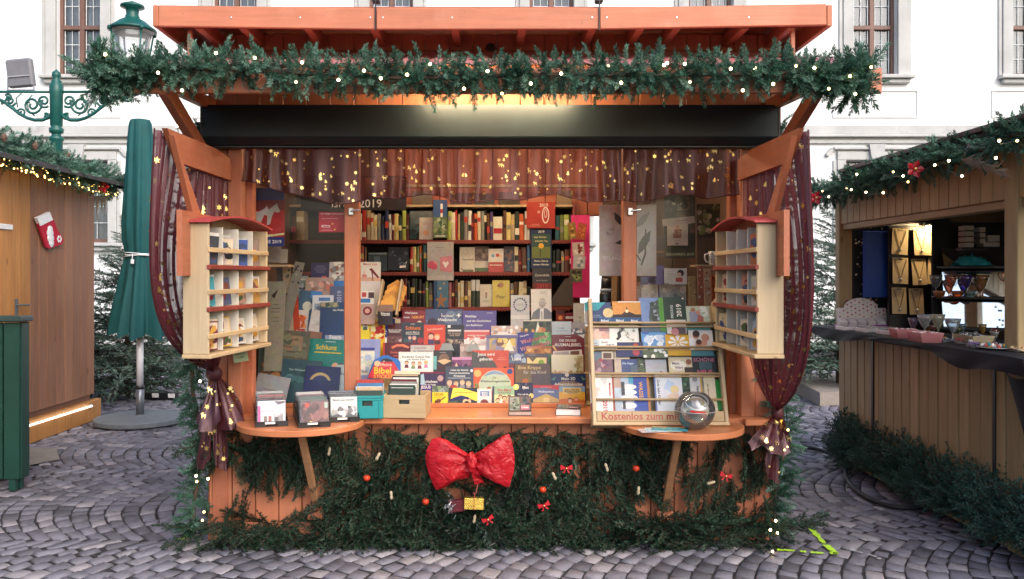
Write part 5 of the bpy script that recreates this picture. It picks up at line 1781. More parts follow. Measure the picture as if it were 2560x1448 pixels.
# -- sixth row and plank
book('oval red and blue book in the upper left of the middle bay', (962, 794, 1004, 822), 6, '8a2228', lambda a: a.rect(.08, .3, .95, .95, '28387a').rect(.6, .35, .92, .9, 'c8b898').rect(.35, .9, .7, 1, 'e0b090'))
book('dark red paperback in shade below the envelopes', (897, 783, 962, 806), 6, '7a2420', lambda a: a.rect(.02, .2, .98, .85, '5a3a40'))
book('maroon book with orange capital letters at the top', (1005, 776, 1063, 812), 6, '7c2026', lambda a: a.text('Weil Jesus', .38, .8, W_, .55).text('heute', .2, .52, W_, .26).text('GEBURT', .68, .52, 'f0a838', .55).disc(.75, .12, .1, 'e8d8c0'))
book('slate blue Christmas book with a glowing star', (1062, 773, 1156, 816), 6, '4a5170', lambda a: a.blobs(.5, .1, 1, .9, ['5f6a84', '707c90', '646f88'], 8, .2, 22).text('Die Weise', .6, .6, W_, .32).text('Weihnacht', .6, .38, W_, .5).poly([(.87, .62), (.9, .78), (.93, .62), (.9, .5)], 'fffbe8').poly([(.82, .64), (.9, .67), (.98, .64), (.9, .61)], 'fffbe8').blobs(0, .2, 1, 1, ['f0f0f0'], 12, .012, 23).disc(.2, .1, .12, 'a85a40').disc(.2, .2, .13, '3a2a34'))
book('purple book of stories from Bethlehem with three lines of white text', (1157, 777, 1241, 830), 6, '5c4f8c', lambda a: a.text('Matthias', .07, .74, W_, .33, align='l').text('und die Geschichten', .12, .52, W_, .72, align='l').text('von Bethlehem', .09, .32, W_, .5, align='l').lines(.8, .9, 'cfc8dc', 1, .26))
book('pale grey calendar with a wreath of leaves', (1277, 738, 1324, 798), 7, 'bcb8b4', lambda a: [a.disc(.5 + .33 * math.cos(q), .6 + .26 * math.sin(q), .06, random.choice(['5f6670', '7a808a', '4a5058']), n=6) for q in [6.283 * k / 16 for k in range(16)]] and a.rect(0, .0, 1, .16, 'd4cfc8').text('2019', .5, .6, '8a8a8a', .3), cat='calendar', name='calendar')
book('cream biography with a grey portrait of a man in a suit', (1328, 723, 1379, 798), 7, 'd8cfc2', lambda a: a.poly([(.0, 0), (.1, .22), (.36, .36), (.75, .36), (1, .22), (1, 0)], '6a6a6c').poly([(.42, 0), (.45, .34), (.62, .36), (.6, 0)], 'e4e0da').rect(.49, 0, .55, .26, '8a8680').disc(.55, .52, .17, 'a89a90', ry=.23).disc(.56, .6, .16, 'b8aca0').disc(.5, .55, .025, '4a4444').disc(.62, .55, .025, '4a4444').poly([(.55, .53), (.53, .46), (.58, .46)], '8f8278').rect(.5, .415, .6, .425, '6a5650').disc(.72, .52, .03, '9a8c82').lines(.6, .92, 'a8a098', 2, .4, .05))
# red and blue carry-case bible
cb = thing('carry_case_book', 'red bible shaped like a case with a blue handle', 'book', loc=at(959, 945, .40), rot=(R(-9), 0, 0))
k = (D0 + .40) / FPX
def cc(px, py): return ((px - 959) * k, (945 - py) * k)
m = MB()
o_ = [cc(*p) for p in ((918, 945), (928, 915), (934, 900), (944, 896), (956, 889), (968, 888), (980, 894), (994, 898), (1000, 906), (1002, 945))]
m.prism(o_, .03)
m.build('handle_back', m_plain('blue glossy card', (.012, .11, .40), .3), cb)
m = MB()
i_ = [cc(*p) for p in ((920, 945), (936, 910), (950, 905), (984, 905), (996, 925), (1000, 945))]
m.prism(i_, .012, 0, Matrix.Translation((0, -.013, 0)))
m.build('cover', m_plain('red glossy card', (.42, .018, .03), .25), cb)
m = MB(); m.prism([cc(*p) for p in ((952, 904), (955, 898), (968, 896), (980, 901), (982, 904))], .004, 0, Matrix.Translation((0, -.006, 0)))
m.build('handle_hole', BLACKPL, cb)
a = Art(84 * k, 57 * k)
a.text('Meine', .56, .58, 'f0b0a0', .34).text('Bibel', .46, .32, 'f0c030', .5).text('STICKER', .5, .06, 'e8a030', .6).disc(.3, .62, .09, 'd8b488').disc(.5, .72, .02, W_)
a.build(cb, Matrix.Translation((-41 * k, -.0135, 0)) @ Matrix(((1, 0, 0, 0), (0, 0, -1, 0), (0, 1, 0, 0), (0, 0, 0, 1))))
# steel book holders
for i, (px, py) in enumerate(((1117, 866), (1183, 868))):
    c = at(px, py, .60)
    t = thing('book_clip', ('left' if i == 0 else 'right') + ' steel bulldog clip on the stepped display', 'clip', loc=c)
    MB().prism([(-.05, -.03), (.05, -.03), (.03, .02), (-.03, .02)], .006).build('jaw', STEEL, t)
    MB().tube([(-.02, 0, .02), (0, -.008, .045), (.02, 0, .02)], .003, 6).build('handle', STEEL, t)

# wooden card holder with orange envelopes, and white deck-chair book
panel('book', 'white book with a red deck chair behind the left post', 'book', (893, 655, 951, 703), .95, 'd0ccc8', lambda a: a.text('Meine Zeit', .55, .88, 'a85a50', .6).rect(0, 0, 1, .2, 'c8a088').poly([(.5, .62), (.62, .68), (.95, .2), (.88, .15)], '6f2420').poly([(.6, .5), (.66, .0), (.7, .0), (.66, .45)], '7a2c24').blobs(0, .1, .5, .5, ['c87860', 'e0b0a0'], 7, .12, 24), base=1.30)
eh = thing('envelope_holder', 'pale wooden holder full of orange envelopes', 'card holder', loc=at(970, 790, .80))
k = (D0 + .8) / FPX
for sx in (-26, 22):
    MB().bar((sx * k, -.02, 0), ((sx + 12) * k, .05, 88 * k), .08, .014, .003, up=(1, 0, 0)).build('side', PINE, eh)
for i in range(4):
    m = MB(); w = 50 * k
    m.add([(-w / 2, 0, 0), (w / 2, 0, 0), (w / 2, 0, .06), (0, 0, .11), (-w / 2, 0, .06), (-w / 2, .003, 0), (w / 2, .003, 0), (w / 2, .003, .06), (0, .003, .11), (-w / 2, .003, .06)],
          [[0, 1, 2, 3, 4], [9, 8, 7, 6, 5], [0, 5, 6, 1], [1, 6, 7, 2], [2, 7, 8, 3], [3, 8, 9, 4], [4, 9, 5, 0]])
    o = m.build('envelope', m_plain('orange envelope paper %d' % (i % 2), ((.62, .30, .045), (.48, .21, .03))[i % 2], .6), None, False, eh.location + Vector((.015 + .012 * i, -.01 + .025 * i, .04 + .036 * i)))
    o.rotation_euler = (R(-12), R(4), 0)
    tag(o, 'orange envelope in the wooden holder, %s from the front' % ORD[i], 'envelope', 'orange envelopes')
panel('book', 'small picture book with a red ring behind the left post', 'book', (899, 760, 937, 795), .78, 'b09488', lambda a: a.disc(.5, .5, .3, '7a2028').disc(.5, .5, .16, 'c89880'), base=1.28)
panel('book', 'small dark book in front of the envelope holder', 'book', (945, 762, 982, 793), .72, '2a2022', lambda a: a.rect(0, .45, 1, 1, '8a6a58').text('Neues', .5, .3, W_, .6).text('Testament', .5, .16, W_, .6), base=1.28)
panel('card_pack', 'small blue and white card pack behind the left post', 'card', (899, 728, 935, 757), .82, 'dcd4cc', lambda a: a.rect(0, 0, .75, .35, '2f6fb0').rect(.15, .5, .45, .9, 'a83a30').rect(.6, .4, 1, .9, '4a3028'), base=1.28, pages=False)

# ------------------------------------------------------------------ left bay, behind the clear sheet
for i, (r_, Y_, c, lab) in enumerate((((700, 700, 742, 752), .72, 'b0643c', 'rust coloured pocket book half hidden in the left bay'), ((742, 690, 768, 730), .84, '7a8a94', 'slate pocket book behind the flower card in the left bay'), ((716, 822, 760, 862), .56, '9a3f38', 'brick red booklet below the autumn flower book'), ((812, 838, 862, 862), .54, '8a94b0', 'pale violet comic peeping out above the teal picture book'), ((744, 866, 772, 915), .50, 'b8a060', 'ochre booklet left of the teal picture book'), ((650, 770, 668, 832), .45, '3a4a44', 'dark green slim book beside the beige calendar'))):
    panel('pocket_book', lab, 'book', r_, Y_, c, (lambda a, s=i: a.text(['Advent', 'Stille', 'Licht', 'Stern', 'Engel', 'Psalm'][s], .5, .8, W_, .6).blobs(.05, .05, .95, .6, [['d89060', '7a3a20'], ['a8b4bc', '50606a'], ['c87868', '6a2420'], ['c0c8dc', '606a90'], ['d8c888', '806a30'], ['6a7a70', '20302a']][s], 10, .2, 150 + s)), base=.95, lean=12)
def lbook(label, rect, Y, col, fn=None, base=.78, cat='book', name='book', **kw):
    return panel(name, label, cat, rect, Y, col, fn, base, kw.pop('lean', 12), kw.pop('th', .012), **kw)
lbook('big teal picture book in the left bay', (768, 848, 864, 922), .46, '1f7a70', lambda a: a.text('Schlunz', .45, .72, 'e0c030', .55).rect(.15, .52, .85, .56, 'd0b838').disc(.72, .1, .09, 'd8a880').disc(.86, .1, .09, '5a3a28').disc(.18, .12, .08, 'c89060').lines(.55, .92, 'c8dcd8', 1, .4), roll=-3)
lbook('white and blue comic bible in the left bay', (802, 778, 876, 846), .62, 'c4c8d8', lambda a: a.text('Bibel-Comic', .6, .82, '22263a', .9).rect(.05, .0, 1, .55, '7a80a8').poly([(.15, 0), (.3, .35), (.45, .1)], 'c86a50').blobs(.3, 0, 1, .55, ['c8ccdc', 'e4e4ea', '8f94b4'], 12, .18, 25), base=.94, roll=-3)
lbook('tall grey-white folder in the left bay', (766, 776, 802, 852), .60, 'c0bcb8', lambda a: a.rect(0, 0, 1, .3, '8a6050').lines(.6, .6, '707070', 2, .4), base=.9, roll=-8)
lbook('white book with an orange autumn flower in the left bay', (714, 775, 768, 822), .66, 'c8c0bc', lambda a: a.blobs(.2, .05, .95, .75, ['c85a28', 'd87838', 'b84a20', 'e09858'], 24, .16, 26), base=1.0, roll=-2)
lbook('blue book with a white ball shape in the left bay', (745, 727, 800, 776), .70, '3a5878', lambda a: a.disc(.4, .2, .22, 'c8c8b8').rect(.5, .6, 1, 1, '3a78c0'), base=1.06, roll=-4)
lbook('white calendar box with blue picture in the left bay', (780, 738, 832, 780), .66, 'c8ccd8', lambda a: a.rect(.3, .65, .85, .85, '4a78b0').rect(.1, 0, .9, .5, '8a98a8').blobs(.1, 0, .9, .5, ['5a6a80', 'b0b8c0'], 8, .15, 27), base=1.06)
lbook('navy picture story book in the left bay', (800, 756, 876, 782), .64, '1f3a66', lambda a: a.text('Die Weihnacht', .68, .25, W_, .5).rect(0, .5, .6, 1, '5a6a58').blobs(0, .5, .6, 1, ['7a7a60', '3a4a40', 'a09878'], 10, .1, 28), base=1.06)
lbook('peach flower card in the left bay', (762, 694, 832, 740), .80, 'a08a80', lambda a: a.blobs(.1, .1, 1, .8, ['b86a60', 'c89088', '8a6a60', 'd0b0a8'], 20, .14, 29), base=1.2)
lbook('navy hymn book at the top of the left bay', (777, 657, 823, 698), .95, '2c2f58', lambda a: a.lines(.5, .8, '9a98c0', 4, .7, .12).rect(.6, .05, .85, .18, 'b85a48'), base=1.25)
lbook('photo book of people at the top of the left bay', (822, 655, 876, 706), .92, 'a8a8ac', lambda a: a.blobs(0, 0, 1, 1, ['70747c', 'c0c4c8', '50545c', '8a5a50', 'd8d8d8'], 30, .14, 30), base=1.25)
lbook('bright blue pocket book behind the left post', (834, 702, 858, 725), .86, '2f6fb8', None, base=1.2)
lbook('grey-blue calendar with slim letters in the left bay', (824, 716, 876, 760), .78, '4a5478', lambda a: a.text('2019', .45, .4, '98a4c8', .6, rot=90), base=1.1)
lbook('tall beige calendar with bird silhouettes in the left bay', (664, 704, 708, 832), .40, '8a8474', lambda a: a.poly([(.2, .72), (.45, .8), (.6, .86), (.5, .76), (.4, .66)], '2a2a28').lines(.5, .55, '605c50', 3, .5, .07).lines(.55, .3, '6a665a', 2, .4, .07), base=1.0, cat='calendar', name='calendar')
lbook('large brown map poster with a text box in the left bay', (650, 826, 762, 952), .36, '5a5644', lambda a: a.rect(.3, .6, .85, .9, '8a7258').text('Neue große', .58, .82, '3a3028', .36).text('Welt der Bibel', .58, .68, '3a3028', .36).blobs(0, 0, .8, .4, ['8a5a38', 'a87040', '6a4a30', '3a3020', 'b88a58'], 40, .08, 31).blobs(0, .45, 1, 1, ['4a5048', '646452', '70705c'], 18, .1, 32).rect(.25, .48, .9, .56, '6a6a58'), roll=-4, pages=False, th=.006, cat='poster', name='poster')
lbook('dark teal angel book at the foot of the left bay', (700, 900, 800, 958), .34, '2c4a54', lambda a: a.text('Der Weihnachtsengel', .5, .55, '98b0b0', .6).blobs(.1, 0, .9, .5, ['3a6068', '4a7478', '243c44'], 10, .12, 33), roll=-4)
lbook('navy book with a rainbow arc in the left bay', (760, 916, 848, 960), .32, '20285a', lambda a: a.disc(.45, .0, .32, 'b8a070', a0=20, a1=160).disc(.45, -.04, .26, '2a3262', a0=20, a1=160), roll=-3)
lbook('pale blue tract beside the left post base', (840, 912, 880, 945), .36, 'a8b8c0', lambda a: a.text('Weise', .45, .3, '303848', .5))
lbook('grey sheet music lying at the lower left', (628, 938, 712, 1010), .24, '98989c', lambda a: a.lines(.5, .5, '50505a', 4, .7, .1), roll=-10, pages=False, th=.006, cat='booklet', name='booklet')
for i, (r_, c, rl) in enumerate((((722, 654, 746, 722), '7a766c', -12), ((710, 662, 730, 756), 'a08c78', 4), ((698, 668, 714, 768), '54565c', 6), ((726, 700, 746, 775), 'b03a20', 5))):
    panel('slim_booklet', 'slim upright booklet in the left bay, %s from the right' % ORD[i], 'booklet', r_, .55 + .03 * i, c, (lambda a, s=i: a.blobs(0, 0, 1, 1, ['3a3a38', '98948a', '5a564c'] if s < 3 else ['c04a28', 'a83018'], 12, .2, 40 + s)), base=1.05, lean=5, roll=rl, group='slim booklets in the left bay')
panel('paper_stack', 'grey paper slips on the ledge under the horse calendar', 'paper', (664, 615, 700, 656), .45, '8f8a86', lambda a: a.lines(.5, .8, '6a6664', 5, .7, .14), lean=14, pages=False)
panel('paper_stack', 'smaller grey card beside the paper slips under the horse calendar', 'paper', (696, 623, 718, 658), .47, '9a948c', lambda a: a.lines(.5, .8, '6a6664', 3, .6, .2), lean=10, pages=False)
S('side_ledge', MB().span(at(664, 662, .40), at(735, 668, .56), .002), PINEX)
panel('horse_calendar', 'wall calendar with two white horses on red, blue foot', 'calendar', (606, 470, 711, 616), .24, 'b02a2a', lambda a: a.rect(0, .78, 1, 1, '2a4f8a').rect(0, .62, 1, .79, '7a3a3c').rect(0, 0, 1, .16, '26387a').poly([(0, .16), (.6, .16), (1, .2), (1, .23), (.6, .2), (.3, .18)], 'e0d8a0').text('PFERDE 2019', .62, .08, W_, .62)
      .poly([(.04, .36), (.06, .52), (.2, .58), (.42, .60), (.55, .66), (.58, .70), (.62, .64), (.66, .56), (.6, .53), (.52, .54), (.46, .44), (.42, .36)], 'c8c4be').poly([(.56, .57), (.68, .66), (.78, .71), (.82, .74), (.86, .66), (.9, .6), (.84, .575), (.76, .6), (.7, .5), (.66, .38), (.58, .36), (.6, .5)], 'bab6b0').blobs(.05, .2, .98, .36, ['c03030', '982020', 'b83838'], 18, .08, 34), lean=0, th=.006, pages=False, yaw=0)
panel('red_card', 'red notice card taped to the clear sheet', 'sign', (797, 530, 866, 581), .135, 'a8303c', lambda a: a.text('Zur Heiligen Nacht gesegnet', .5, .9, 'f0c0c0', .86).rect(.1, .66, .7, .68, 'e0a0a4').poly([(.08, .3), (.14, .36), (.42, .34), (.4, .24), (.12, .25)], 'e8d0d0').poly([(.14, .33), (.4, .315), (.38, .265), (.14, .275)], 'a8303c').lines(.3, .16, 'd88890', 2, .5, .07).disc(.58, .14, .03, 'e8b048').disc(.5, .42, .03, 'e8b048'), lean=0, th=.002, pages=False)
panel('banner_calendar', 'dark landscape calendar with the year in thin letters, hung high behind the left post', 'calendar', (752, 440, 1016, 526), 1.0, '241f22', lambda a: a.text('Israel 2019', .53, .2, 'b8b4b4', .47, bold=False).rect(.02, .45, .98, .95, '3a2a28').blobs(.02, .45, .98, .95, ['5a3a2c', '4a3028', '30241f'], 18, .07, 35), lean=0, th=.006, pages=False)

# ------------------------------------------------------------------ back shelves: spines
def spine(px0, px1, py0, py1, col, label, band=None, lean=0, group=None, dep=.17):
    Y = SY + .02
    a, b = at(px0, py1, Y), at(px1, py0, Y)
    w, h = b.x - a.x - .001, b.z - a.z
    m = MB()
    n = 5
    pf = [(-w / 2, .004)] + [(-w / 2 * math.cos(math.pi * i / n), .004 - .005 * math.sin(math.pi * i / n)) for i in range(1, n)] + [(w / 2, .004), (w / 2, dep), (-w / 2, dep)]
    k = len(pf)
    V = [(p[0], p[1], 0) for p in pf] + [(p[0], p[1], h) for p in pf]
    m.add(V, [[i, (i + 1) % k, (i + 1) % k + k, i + k] for i in range(k)], 0)
    m.add([(p[0], p[1], h) for p in pf], [list(range(k))], 1)
    if band:
        z0, z1, bc = band
        m.add([(-w * .46, -.0018, h * z0), (w * .46, -.0018, h * z0), (w * .46, -.0018, h * z1), (-w * .46, -.0018, h * z1)], [[0, 1, 2, 3]], 2)
    o = coloured_mesh(m, [col, 'cfc4ac', band[2] if band else col], 'book', PRINT, None)
    o.location = ((a.x + b.x) / 2, Y, a.z)
    o.rotation_euler = (0, R(lean), 0)
    return tag(o, label, 'book', group)

CN = {'cream': 'cfc3a4', 'white': 'd8d4cc', 'navy': '26304f', 'dark green': '2c3a30', 'olive': '6f7a48', 'red': 'a03028', 'maroon': '5c2226', 'grey': '84807a', 'black': '221f1f', 'teal': '3f6f78', 'beige': 'b09a78',
      'orange': 'c05830', 'light green': '9aa850', 'blue': '3f6a98', 'pink': 'b87878', 'brown': '5f4030', 'pale yellow': 'd0bc78', 'purple': '52406a'}
def run(px0, px1, shelf_py, cols, hmin, hmax, where, seed, wmul=1.0):
    rd = random.Random(seed)
    n = len(cols)
    ws = [rd.uniform(.7, 1.35) for _ in cols]
    tot = sum(ws)
    x = px0
    for i, (c, w) in enumerate(zip(cols, ws)):
        ww = (px1 - px0) * w / tot
        h = rd.uniform(hmin, hmax)
        bc = rd.choice(['e0d8c8', 'c8a860', '2a2626', 'b04038', '8a8478', 'd8c8a0'])
        z0 = rd.uniform(.08, .7)
        spine(x, x + ww - .4, shelf_py - h, shelf_py, CN[c], '%s spine, %s book %s' % (c, ORD[i], where), (z0, z0 + rd.uniform(.06, .24), bc), rd.choice((0, 0, 0, 1.2, -1)), 'books on the back shelves')
        x += ww
run(898, 1022, 600, ['white', 'red', 'beige', 'cream', 'cream', 'grey', 'navy', 'navy', 'white', 'maroon', 'pale yellow', 'dark green', 'light green', 'maroon'], 58, 76, 'right of the left post on the top back shelf', 1)
run(1118, 1233, 600, ['light green', 'cream', 'red', 'beige', 'dark green', 'grey', 'white', 'maroon', 'orange', 'cream', 'grey', 'black', 'brown', 'purple'], 62, 76, 'right of the lighthouse calendar on the top shelf', 2)
spine(1233, 1256, 542, 600, 'd8d2bc', 'wide cream book with a red band on the top back shelf', (.28, .5, 'a02a34'), 0, 'books on the back shelves')
run(1257, 1326, 600, ['brown', 'pale yellow', 'beige', 'dark green', 'orange', 'white', 'white'], 60, 76, 'right of the wide cream book on the top shelf', 3)
run(1388, 1434, 600, ['teal', 'olive', 'light green', 'dark green'], 60, 72, 'right of the red calendar on the top shelf', 4)
run(640, 760, 600, ['brown', 'navy', 'maroon', 'grey', 'dark green', 'brown', 'beige'], 56, 74, 'at the dark left end of the top shelf', 14)
run(897, 917, 680, ['maroon', 'red', 'brown'], 58, 68, 'right of the left post on the middle shelf', 5)
run(1025, 1067, 680, ['red', 'pale yellow', 'olive', 'orange', 'dark green', 'teal'], 54, 72, 'left of the pink heart calendar', 6)
run(1286, 1326, 680, ['cream', 'maroon', 'brown', 'blue'], 56, 68, 'left of the green night calendar', 7)
run(1380, 1432, 680, ['dark green', 'black', 'grey', 'brown', 'maroon'], 50, 64, 'right of the green night calendar', 8)
run(1000, 1082, 768, ['brown', 'maroon', 'black', 'black', 'dark green', 'black', 'black', 'light green', 'grey'], 58, 72, 'left of the starry blue calendar on the lowest shelf', 9)
run(1121, 1178, 768, ['pink', 'maroon', 'brown', 'cream', 'cream', 'brown', 'beige'], 60, 70, 'right of the starry blue calendar', 10)
spine(1178, 1189, 700, 768, '3a4038', 'dark green book with a pale upper half, left of two twins', (.6, 1, 'cfc8c0'), 0, 'books on the back shelves')
spine(1189.5, 1200, 700, 768, '3a4038', 'dark green book with a pale upper half, right of two twins', (.6, 1, 'cfc8c0'), 0, 'books on the back shelves')
run(1276, 1328, 768, ['grey', 'brown', 'cream', 'beige', 'black'], 50, 66, 'right of the yellow book on the lowest shelf', 11)

for i, (r_, c) in enumerate((((1030, 478, 1080, 512), '5a4a40'), ((1125, 482, 1180, 512), '4a2c34'), ((1186, 484, 1236, 512), '2c3038'), ((1246, 480, 1300, 512), '3a3028'), ((1392, 476, 1430, 512), '7a6248'))):
    panel('storage_box', 'dim box lying on top of the back shelf, %s from the left' % ORD[i], 'box', r_, SY + .04, c, None, lean=0, th=.12, pages=False, group='boxes on top of the back shelf')
# -- face-out books and calendars at the back
def face(label, rect, Y, col, fn, cat='book', name='book', **kw):
    return panel(name, label, cat, rect, Y, col, fn, None, kw.pop('lean', 4), kw.pop('th', .014), **kw)
CAL = dict(cat='calendar', name='calendar', lean=0, th=.006, pages=False)
face('dark teal book on the top back shelf', (1024, 528, 1082, 598), 1.86, '2c4048', lambda a: a.lines(.5, .7, '7a9098', 3, .6).blobs(0, 0, 1, .5, ['3a5660', '223238', '486874'], 8, .2, 50))
face('pale pink book with an orange drawing on the top shelf', (1048, 544, 1082, 599), 1.80, 'b8aca8', lambda a: a.disc(.5, .3, .2, 'c89070').lines(.5, .8, '8a8480', 3, .5))
face('tall lighthouse calendar hung on the back shelf', (1083, 500, 1118, 595), 1.74, '33507f', lambda a: a.rect(0, 0, 1, .55, '5a6a48').rect(.52, .55, .68, .9, W_).rect(.52, .65, .68, .76, 'a03030').blobs(0, .05, 1, .55, ['78886a', '3f5238', 'a8b098', '4a5a40', '8a9468'], 26, .2, 51).rect(.15, .03, .85, .07, 'b8b8a8'), **CAL)
face('red calendar with a paper clip motif', (1317, 505, 1388, 571), 1.74, 'a8362c', lambda a: a.disc(.66, .5, .13, 'e0d0c0', ry=.3).disc(.66, .5, .09, 'a8362c', ry=.25).disc(.66, .56, .05, 'e0d0c0', ry=.16).disc(.66, .56, .03, 'a8362c', ry=.13).disc(.42, .62, .05, 'c8907a').text('2019', .6, .88, 'e8c8b8', .3).lines(.3, .16, 'd89080', 2, .4), **CAL)
face('night blue calendar with a green meadow and yellow lantern', (1327, 574, 1379, 671), 1.72, '1e2a50', lambda a: a.rect(.06, .26, .94, .88, '2f4a40').rect(.06, .26, .94, .55, '66732c').disc(.5, .58, .13, 'e0a838').rect(.44, .3, .48, .5, '2a2a20').text('2019', .5, .945, W_, .3).text('Sage Worten', .45, .8, 'd0c890', .6).text('auf jeden Tag', .5, .7, 'd0c890', .6).text('Meine Zeit in', .5, .19, W_, .66).text('seinen Händen', .5, .1, W_, .76), **CAL)
face('dark calendar with white script below the night blue one', (1331, 671, 1379, 724), 1.70, '3c3a40', lambda a: a.text('Zuversicht', .5, .68, 'c8c4c4', .76).text('durch das Jahr', .5, .42, '98949a', .6).rect(0, 0, 1, .3, '7a2c30').text('2019', .5, .15, 'b83838', .6), **CAL)
face('grey calendar with a pink heart envelope', (1068, 605, 1134, 701), 1.72, 'a8a4a4', lambda a: a.poly([(.48, .25), (.5, .6), (.95, .65), (.95, .2)], 'c87c8a').poly([(.7, .32), (.58, .45), (.62, .5), (.7, .46), (.78, .5), (.82, .45)], 'e8dcdc').blobs(0, .28, .42, .5, ['c04a68', 'b03a58', 'd87890'], 10, .14, 52).rect(0, 0, 1, .12, 'b8b0b0').lines(.5, .86, '8a8686', 1, .5), **CAL)
face('starry blue calendar with a wooden star', (1084, 700, 1121, 776), 1.72, '2f4a70', lambda a: a.rect(.25, .1, 1, 1, '4f728a').poly([(.1, .36), (.42, .42), (.5, .62), (.6, .42), (.95, .38), (.66, .28), (.75, .06), (.5, .2), (.25, .06), (.36, .28)], 'a0724a').disc(.45, .72, .08, 'b8a078').disc(.7, .88, .07, 'a89070'), **CAL)
face('dark framed picture on the middle back shelf', (921, 632, 968, 678), 1.80, '2a3234', lambda a: a.rect(.08, .1, .92, .92, '1e2628').rect(.3, .2, .6, .8, '485a5c').rect(.0, .9, 1, 1, '6a7878'))
face('black picture book with a white bird shape on the middle shelf', (970, 618, 1022, 676), 1.82, '1a1c22', lambda a: a.poly([(.55, .1), (.6, .35), (.75, .2), (.9, .4), (.85, .12)], 'f0f0f0').blobs(0, .2, 1, .9, ['3a4048', '5a6470', '282c34'], 16, .12, 53))
face('white certificate book on the middle back shelf', (1149, 618, 1187, 679), 1.82, 'c8c0b0', lambda a: a.text('Geschenk', .55, .5, '5a5450', .8).disc(.4, .8, .18, 'b0a898').disc(.4, .8, .14, 'c8c0b0').rect(.2, .0, .9, .08, '6a7a50').disc(.15, .1, .05, 'a03830'))
face('green and brown book on the middle back shelf', (1186, 616, 1222, 679), 1.85, '7a6a5c', lambda a: a.rect(0, .15, 1, .42, 'c8c0b4').rect(0, 0, 1, .15, '5a6a48').blobs(0, .45, 1, 1, ['8a6858', '5a4840', 'a08878'], 10, .2, 54))
face('white and red biography on the middle back shelf', (1221, 622, 1259, 680), 1.80, 'd4ccc4', lambda a: a.rect(0, 0, 1, .42, 'b04038').text('Das Geheimnis', .5, .3, W_, .8).disc(.3, .7, .12, '7a9ab0').disc(.6, .72, .12, 'b04a40').disc(.8, .68, .1, 'd8a888'))
face('mauve picture book on the middle back shelf', (1260, 616, 1290, 679), 1.86, '6a5a64', lambda a: a.blobs(0, 0, 1, 1, ['8a6058', '54525e', 'a87868', '44485a'], 20, .2, 55))
face('cream book with a small figure on the lowest back shelf', (1200, 711, 1231, 767), 1.80, 'cfc4b0', lambda a: a.disc(.5, .6, .08, '8a6a58').rect(.44, .38, .56, .56, '8a7a6a').lines(.5, .3, '8a8274', 2, .6))
face('glossy yellow book on the lowest back shelf', (1231, 701, 1274, 767), 1.78, 'd0b83c', lambda a: a.text('Paar', .5, .38, '7a6a20', .5).disc(.5, .82, .16, 'a87838').disc(.38, .8, .1, '8a5a30'), mat=m_print('very glossy print', .08))
face('brown cover on the lowest back shelf beside the envelopes', (1000, 702, 1024, 767), 1.85, '6a4a3c', lambda a: a.blobs(0, 0, 1, 1, ['8a6a58', '50342a'], 8, .25, 56))

# ------------------------------------------------------------------ pink door curtain and hanging cards at the back door
o = MB().span(at(1428, 745, 1.74), at(1474, 538, 1.76), .003).build('pink_bag', m_paint('magenta plastic', (.62, .02, .16), .35, .12, 6), None)
tag(o, 'bright magenta bag hanging in the back doorway', 'bag')
for i, (r_, c, rl) in enumerate((((1424, 556, 1444, 598), '8a6a38', 8), ((1440, 558, 1462, 600), 'a05038', -8), ((1432, 606, 1462, 640), 'b8a8a4', 3), ((1432, 640, 1462, 672), 'b0b0b4', -4), ((1426, 672, 1456, 706), '5f6048', 2))):
    panel('hanging_card', ['gold wrapped card at the top left of the door rack', 'rust red wrapped card at the top of the door rack', 'pinkish card in the upper middle of the door rack', 'grey card in the middle of the door rack', 'olive card at the foot of the door rack'][i], 'card', r_, 1.60 - .02 * i, c, (lambda a, s=i: a.blobs(.1, .1, .9, .9, [['c8a860', '5a4020'], ['c87838', '6a2818'], ['7a3a34', 'd8d0cc'], ['7a8490', 'd0d0d0'], ['8a9458', '3a2a28']][s], 9, .2, 60 + s)), lean=0, roll=rl, pages=False, th=.006, group='cards hanging at the back door')
S('dark_panel', MB().add([at(1380, 765, 1.5), at(1432, 765, 1.5), at(1432, 690, 1.5), at(1412, 698, 1.5), at(1380, 745, 1.5)], [[0, 1, 2, 3, 4]]), m_paint('grey brown cloth', (.075, .058, .05), .9))
panel('candle_glass', 'red candle box on the plank in the middle bay', 'candle', (1390, 775, 1412, 803), 1.06, '8a3a30', lambda a: a.disc(.5, .3, .25, 'e08850').rect(0, .6, 1, 1, '5a2a28'), lean=0, th=.05, pages=False)
panel('small_box', 'small dark red box beside the candle box', 'box', (1414, 783, 1434, 803), 1.06, '7a2c34', lambda a: a.rect(0, .3, 1, .6, 'c8c0c0'), lean=0, th=.05, pages=False)
panel('slim_card', 'tall beige card beside the flyer rack', 'card', (1434, 758, 1462, 832), .86, 'a89c84', lambda a: a.blobs(.1, .1, .9, .6, ['5a5a48', '8a8470'], 8, .12, 66), base=1.05, pages=False, th=.004)

